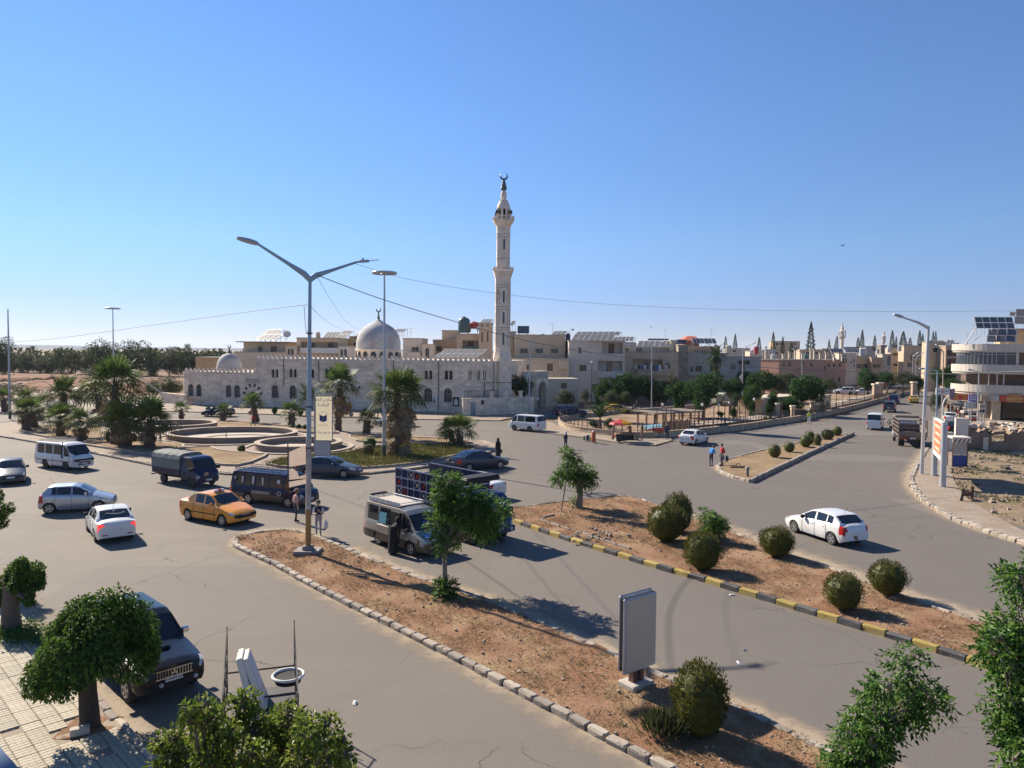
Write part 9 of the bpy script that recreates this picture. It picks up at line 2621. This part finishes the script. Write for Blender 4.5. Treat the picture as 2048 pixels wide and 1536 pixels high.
# ------------------------------------------------------------------ people
SK=mat('skin',(.42,.26,.18),.6,.06,5)
CM={k:mat('cloth_'+k,c,.9,.12,9,.004)for k,c in dict(black=(.014,.014,.016),navy=(.025,.03,.055),pink=(.46,.28,.24),grey=(.27,.28,.31),dark=(.045,.048,.055),white=(.60,.60,.60),blue=(.03,.26,.62),red=(.42,.025,.03),yellow=(.50,.55,.04),brown=(.16,.11,.08),shoe=(.02,.018,.016),olive=(.10,.10,.06)).items()}
HAIR=mat('hair_black',(.012,.010,.009),.6,.2,20)
def person(label,px,heading,shirt='navy',legs='dark',sleeve='long',robe=None,hat=None,H=1.74,lean=0.0,lh=None,rh=None,step=.0,headdown=.15,z=0.0,vox=.022,group=None,headcloth=None,vest=None,seat=False,female=False,bag=None,loc=None):
 """lh, rh: hand positions (forward, up) from the shoulder; lean: forward tilt of the trunk"""
 s=H/1.74
 g=G(px[0],px[1],z)if loc is None else Vector(loc)
 h=Vector(heading).normalized()
 t=thing('person',label,'person',g,math.atan2(h.y,h.x),group)
 hip=Vector((0,0,.90))if not seat else Vector((0,0,.80))
 def up(p):
  c,si=math.cos(lean),math.sin(lean)
  return hip+Vector((p[0]*c+p[2]*si,p[1],-p[0]*si+p[2]*c))
 sw=.185 if not female else .165
 B=[]
 for k,(a,b,ra,rb)in enumerate((((0,0,-.05),(0,0,.16),.125,.125),((0,0,.14),(0,0,.36),.125,.14),((.0,0,.34),(0,0,.46),.14,.12))):
  for y in(-.055,.055):B.append((up((a[0],y,a[2])),up((b[0],y,b[2])),ra*.92,rb*.92,'hips' if k==0 else 'shirt'))
 B.append((up((0,-sw+.03,.455)),up((0,sw-.03,.455)),.075,.075,'shirt'))
 B.append((up((0,0,.48)),up((.015,0,.60)),.06,.055,'skin'))
 nk=up((.015,0,.60));fd=headdown
 hc=nk+Vector((math.sin(lean*.6+fd)*.14+.015,0,math.cos(lean*.6+fd)*.14))
 B.append((hc+Vector((.0,0,.03)),hc+Vector((.02,0,-.05)),.098,.078,'skin'))
 fw=Vector((math.cos(lean*.6+fd),0,-math.sin(lean*.6+fd)))
 B.append((hc+fw*.085-Vector((0,0,.005)),hc+fw*.112-Vector((0,0,.03)),.014,.018,'skin'))
 for y in(-.095,.095):B.append((hc+Vector((0,y,.01)),hc+Vector((0,y,-.03)),.018,.014,'skin'))
 for sgn,hd in((1,lh),(-1,rh)):
  hip_=hip+Vector((0,sgn*.09,-.02))
  st=step*sgn
  if seat:kn,an=hip_+Vector((.40,sgn*.1,-.08)),hip_+Vector((.35,sgn*.12,-.48))
  else:kn,an=hip_+Vector((st*.45+.02,sgn*.01,-.40+abs(st)*.02)),Vector((st-(.03 if st<0 else 0),sgn*.10,.09+(.05 if st<0 else 0)))
  B.append((hip_,kn,.088,.06,'legs'));B.append((kn,an,.058,.042,'legs'))
  B.append((an+Vector((-.04,0,-.05)),an+Vector((.16,sgn*.01,-.06)),.042,.036,'shoe'))
  sh=up((0,sgn*sw,.45))
  hd=hd or(.05,-.60)
  lat=hd[2]if len(hd)>2 else .06
  ha=sh+Vector((hd[0],sgn*lat,hd[1]))
  d=ha-sh;L=min(d.length,.57)
  ha=sh+d.normalized()*L
  mid=(sh+ha)/2;off=math.sqrt(max(0,.29**2-(L/2)**2))
  pole=Vector((-.6,sgn*.45,-.5));pole=(pole-d.normalized()*pole.dot(d.normalized())).normalized()
  el=mid+pole*off
  B.append((sh,el,.058,.045,'upper'));B.append((el,ha,.042,.032,'fore'))
  hd_=(ha-el).normalized();sd=hd_.cross(Vector((0,sgn,.2))).normalized()
  B.append((ha,ha+hd_*.07,.036,.034,'skin'))
  for f in range(4):B.append((ha+hd_*.08+sd*(f-1.5)*.02,ha+hd_*(.155-.012*abs(f-1.2))+sd*(f-1.5)*.021+Vector((.012,0,-.01)),.011,.009,'skin'))
  B.append((ha+hd_*.03+sd*.03,ha+hd_*.085+sd*.06,.012,.009,'skin'))
 mb=MB()
 for a,b,ra,rb,reg in B:
  a,b=a*s,b*s;d=(b-a);d=d.normalized()if d.length>1e-5 else Vector((0,0,1))
  mb.tube([a-d*ra*s*.85,a-d*ra*s*.5,a,b,b+d*rb*s*.5,b+d*rb*s*.85],[ra*s*.45,ra*s*.85,ra*s,rb*s,rb*s*.85,rb*s*.45],10)
 if robe:
  mb.lathe([(.26*s,.04),(.235*s,.3),(.20*s,.7),(.19*s,.95*s),(.17*s,1.2*s),(.15*s,1.32*s)],14,(0.02,0,0)if lean<.3 else(0,0,0))
 me=mb.mesh('tmp',SK);o=bpy.data.objects.new('tmp',me);COL.objects.link(o)
 md=o.modifiers.new('r','REMESH');md.mode='VOXEL';md.voxel_size=vox*s
 md2=o.modifiers.new('s','SMOOTH');md2.iterations=2;md2.factor=.5
 nm=bpy.data.meshes.new_from_object(o.evaluated_get(bpy.context.evaluated_depsgraph_get()))
 bpy.data.objects.remove(o)
 regs={'skin':SK,'shirt':CM[robe or shirt],'legs':CM[robe or legs],'shoe':CM['shoe']}
 if vest:regs['vest']=CM[vest]
 keys=list(regs);nm.materials.clear()
 for k in keys:nm.materials.append(regs[k])
 cen=np.empty(len(nm.polygons)*3);nm.polygons.foreach_get('center',cen);cen=cen.reshape(-1,3)
 best=np.full(len(cen),9e9);idx=np.zeros(len(cen),int)
 for a,b,ra,rb,reg in B:
  A,Bv=np.array(a*s),np.array(b*s);d=Bv-A;tt=np.clip(((cen-A)@d)/max(1e-9,d@d),0,1)
  dist=np.linalg.norm(cen-(A+tt[:,None]*d),axis=1)-(ra+(rb-ra)*tt)*s
  r={'hips':'legs','upper':'shirt','fore':'shirt' if sleeve=='long' else 'skin','shirt':'vest' if vest else 'shirt'}.get(reg,reg)
  if robe and r=='shirt':r='shirt'
  k=keys.index(r);m_=dist<best;best[m_]=dist[m_];idx[m_]=k
 if robe:
  rr_=np.hypot(cen[:,0],cen[:,1]);m_=(cen[:,2]<1.32*s)&(cen[:,2]>.12)&(best>.02);idx[m_]=keys.index('shirt')
 nm.polygons.foreach_set('material_index',idx.astype(np.int32));nm.polygons.foreach_set('use_smooth',[True]*len(nm.polygons));nm.name='body'
 link('body',nm,t)
 hc=hc*s
 if headcloth:
  v=MB();v.lathe([(.15*s,-.24*s),(.125*s,-.14*s),(.118*s,-.02),(.122*s,.05*s),(.09*s,.11*s),(.02,.135*s)],14,hc);v.v=[((x-hc.x)*1.0+hc.x-.018,y,z_)for x,y,z_ in v.v];v.build('headscarf',CM[headcloth],t,True)
 else:
  v=MB();n0=0
  v.lathe([(.098*s,-.06*s),(.112*s,.0),(.112*s,.05*s),(.085*s,.105*s),(.02,.125*s)],14,hc+Vector((-.022,0,.012)));v.build('hair',HAIR,t,True)
 if hat:
  v=MB();v.lathe([(.17*s,.03),(.165*s,.045),(.105*s,.05),(.1*s,.12*s),(.08*s,.14*s),(.01,.145*s)],16,hc+Vector((0,0,.01)));v.build('hat',CM[hat],t,True,40)
 return t,hc
def carried(name,label,cat,p,m,sx,sy,sz,handle=True):
 t=thing(name,label,cat,p);v=MB();v.lathe([(.02,-sz),(sx*.8,-sz*.95),(sx,-sz*.6),(sx*.85,-sz*.25),(sx*.3,-.04),(.02,0)],12);v.v=[(x,y*sy/sx,z_)for x,y,z_ in v.v];v.build('bag',m,t,True)
 v=MB();v.tube([(-.03,0,-.06),(-.02,0,.06),(.02,0,.06),(.03,0,-.06)],.008,4);v.build('bag_handle',m,t)
M_BAGW=mat('white_plastic_bag',(.60,.60,.60),.4,.1,6);M_BAGB=mat('black_plastic_bag',(.02,.02,.022),.3,.1,6)
person('elderly man in pink shirt and dark brimmed hat seen from behind by the dark minibus',(592,1044),(.75,.66),'pink','dark',H=1.72,hat='brown',step=.06,sleeve='short',lh=(.12,-.5,.03),rh=(.02,-.55,.02))
person('young man in navy vest over white shirt holding something to his mouth',(637,1071),(.1,-1),'white','grey',H=1.74,vest='navy',sleeve='short',lh=(.26,-.10,-.10),rh=(.24,-.22,-.08),headdown=.45)
gq=G(647,1071);carried('shopping_bag','thin white plastic bag hanging beside the young man in the navy vest','bag',gq+Vector((.12,-.02,.78)),M_BAGW,.12,.06,.45)
g=G(786,1108)
person('woman in a long black dress climbing into the silver minibus',(793,1094),(.62,.78),'black','black',robe='black',headcloth='black',female=True,H=1.62,lean=.42,lh=(.35,.05),rh=(.35,.1),loc=(g.x,g.y,.03))
person('woman all in black walking with a bag beside the dark saloon',(996,915),(-.2,1),'black','black',robe='black',headcloth='black',female=True,H=1.66,step=.08)
gq=G(1001,914);carried('shopping_bag','black bag carried by the woman in black','bag',gq+Vector((.02,-.05,.72)),M_BAGB,.14,.1,.4)
person('woman with white headscarf and navy jacket with folded arms on the open road',(1131,898),(.6,.8),'navy','navy',headcloth='white',female=True,H=1.66,robe=None,lh=(.2,-.25,-.1),rh=(.2,-.25,-.1))
person('man in bright blue jacket bowing his head at the far median tip',(1422,932),(.75,.65),'blue','navy',H=1.72,lean=.38,headdown=.6,lh=(.22,-.35,-.03),rh=(.25,-.32,-.05))
person('man in red shirt carrying plastic bags on the far median tip',(1444,931),(-.8,-.3),'red','dark',H=1.74,z=.14,headdown=.35,sleeve='short',lh=(.12,-.5),rh=(.05,-.55))
gq=G(1448,929,.14);carried('shopping_bag','white carrier bag held by the man in red','bag',gq+Vector((-.05,-.15,.76)),M_BAGW,.15,.1,.42);carried('shopping_bag','black carrier bag next to the white one of the man in red','bag',gq+Vector((.18,-.05,.74)),M_BAGB,.18,.12,.42)
FV=dict(vox=.03)
person('vendor in dark clothes standing left of the parasol',(1227,873),(.9,-.2),'olive','dark',z=.13,**FV)
person('vendor in brown jacket bending over the cart under the parasol',(1260,879),(-.6,-.8),'brown','dark',lean=.3,lh=(.4,-.3),rh=(.4,-.25),z=.13,**FV)
person('customer in black jacket with light trousers right of the vendor cart',(1284,879),(-.9,-.2),'black','brown',z=.13,lh=(.3,-.25),**FV)
person('man in navy overall by the park wall right of the vendor',(1334,879),(-.3,-1),'navy','navy',z=.13,lh=(.1,-.5),**FV)
person('person in yellow jacket with pale trousers walking along the park wall',(1618,848),(.3,-1),'yellow','white',step=.12,**FV)
person('person in red top striding across the roundabout bed',(506,856),(-1,-.1),'red','dark',step=.28,z=.15,lh=(.25,-.5),rh=(-.2,-.5),**FV)
person('person in white working clothes beside the broken wall',(1917,868),(-.5,-.8),'white','white',z=.14,lh=(.3,-.3),lean=.15,**FV)
person('dark dressed man with red cap side of the pair before the shops',(1897,826),(.2,1),'red','black',z=.13,**FV)
person('dark dressed man on the right of the pair before the shops',(1902,827),(.3,1),'brown','black',z=.13,**FV)
person('person in brown beside the fruit stands',(1911,832),(.8,.3),'brown','dark',z=.13,**FV)
person('woman in black robe before the dark shop counter',(1921,834),(.4,.8),'black','black',robe='black',headcloth='black',z=.13,female=True,**FV)
gm=G(1275,822);person('rider in dark jacket on the motorcycle behind the park',(1275,822),(-1,.3),'black','dark',seat=True,lean=.2,lh=(.42,-.22,.05),rh=(.42,-.22,.05),loc=(gm.x,gm.y,.0),**FV)
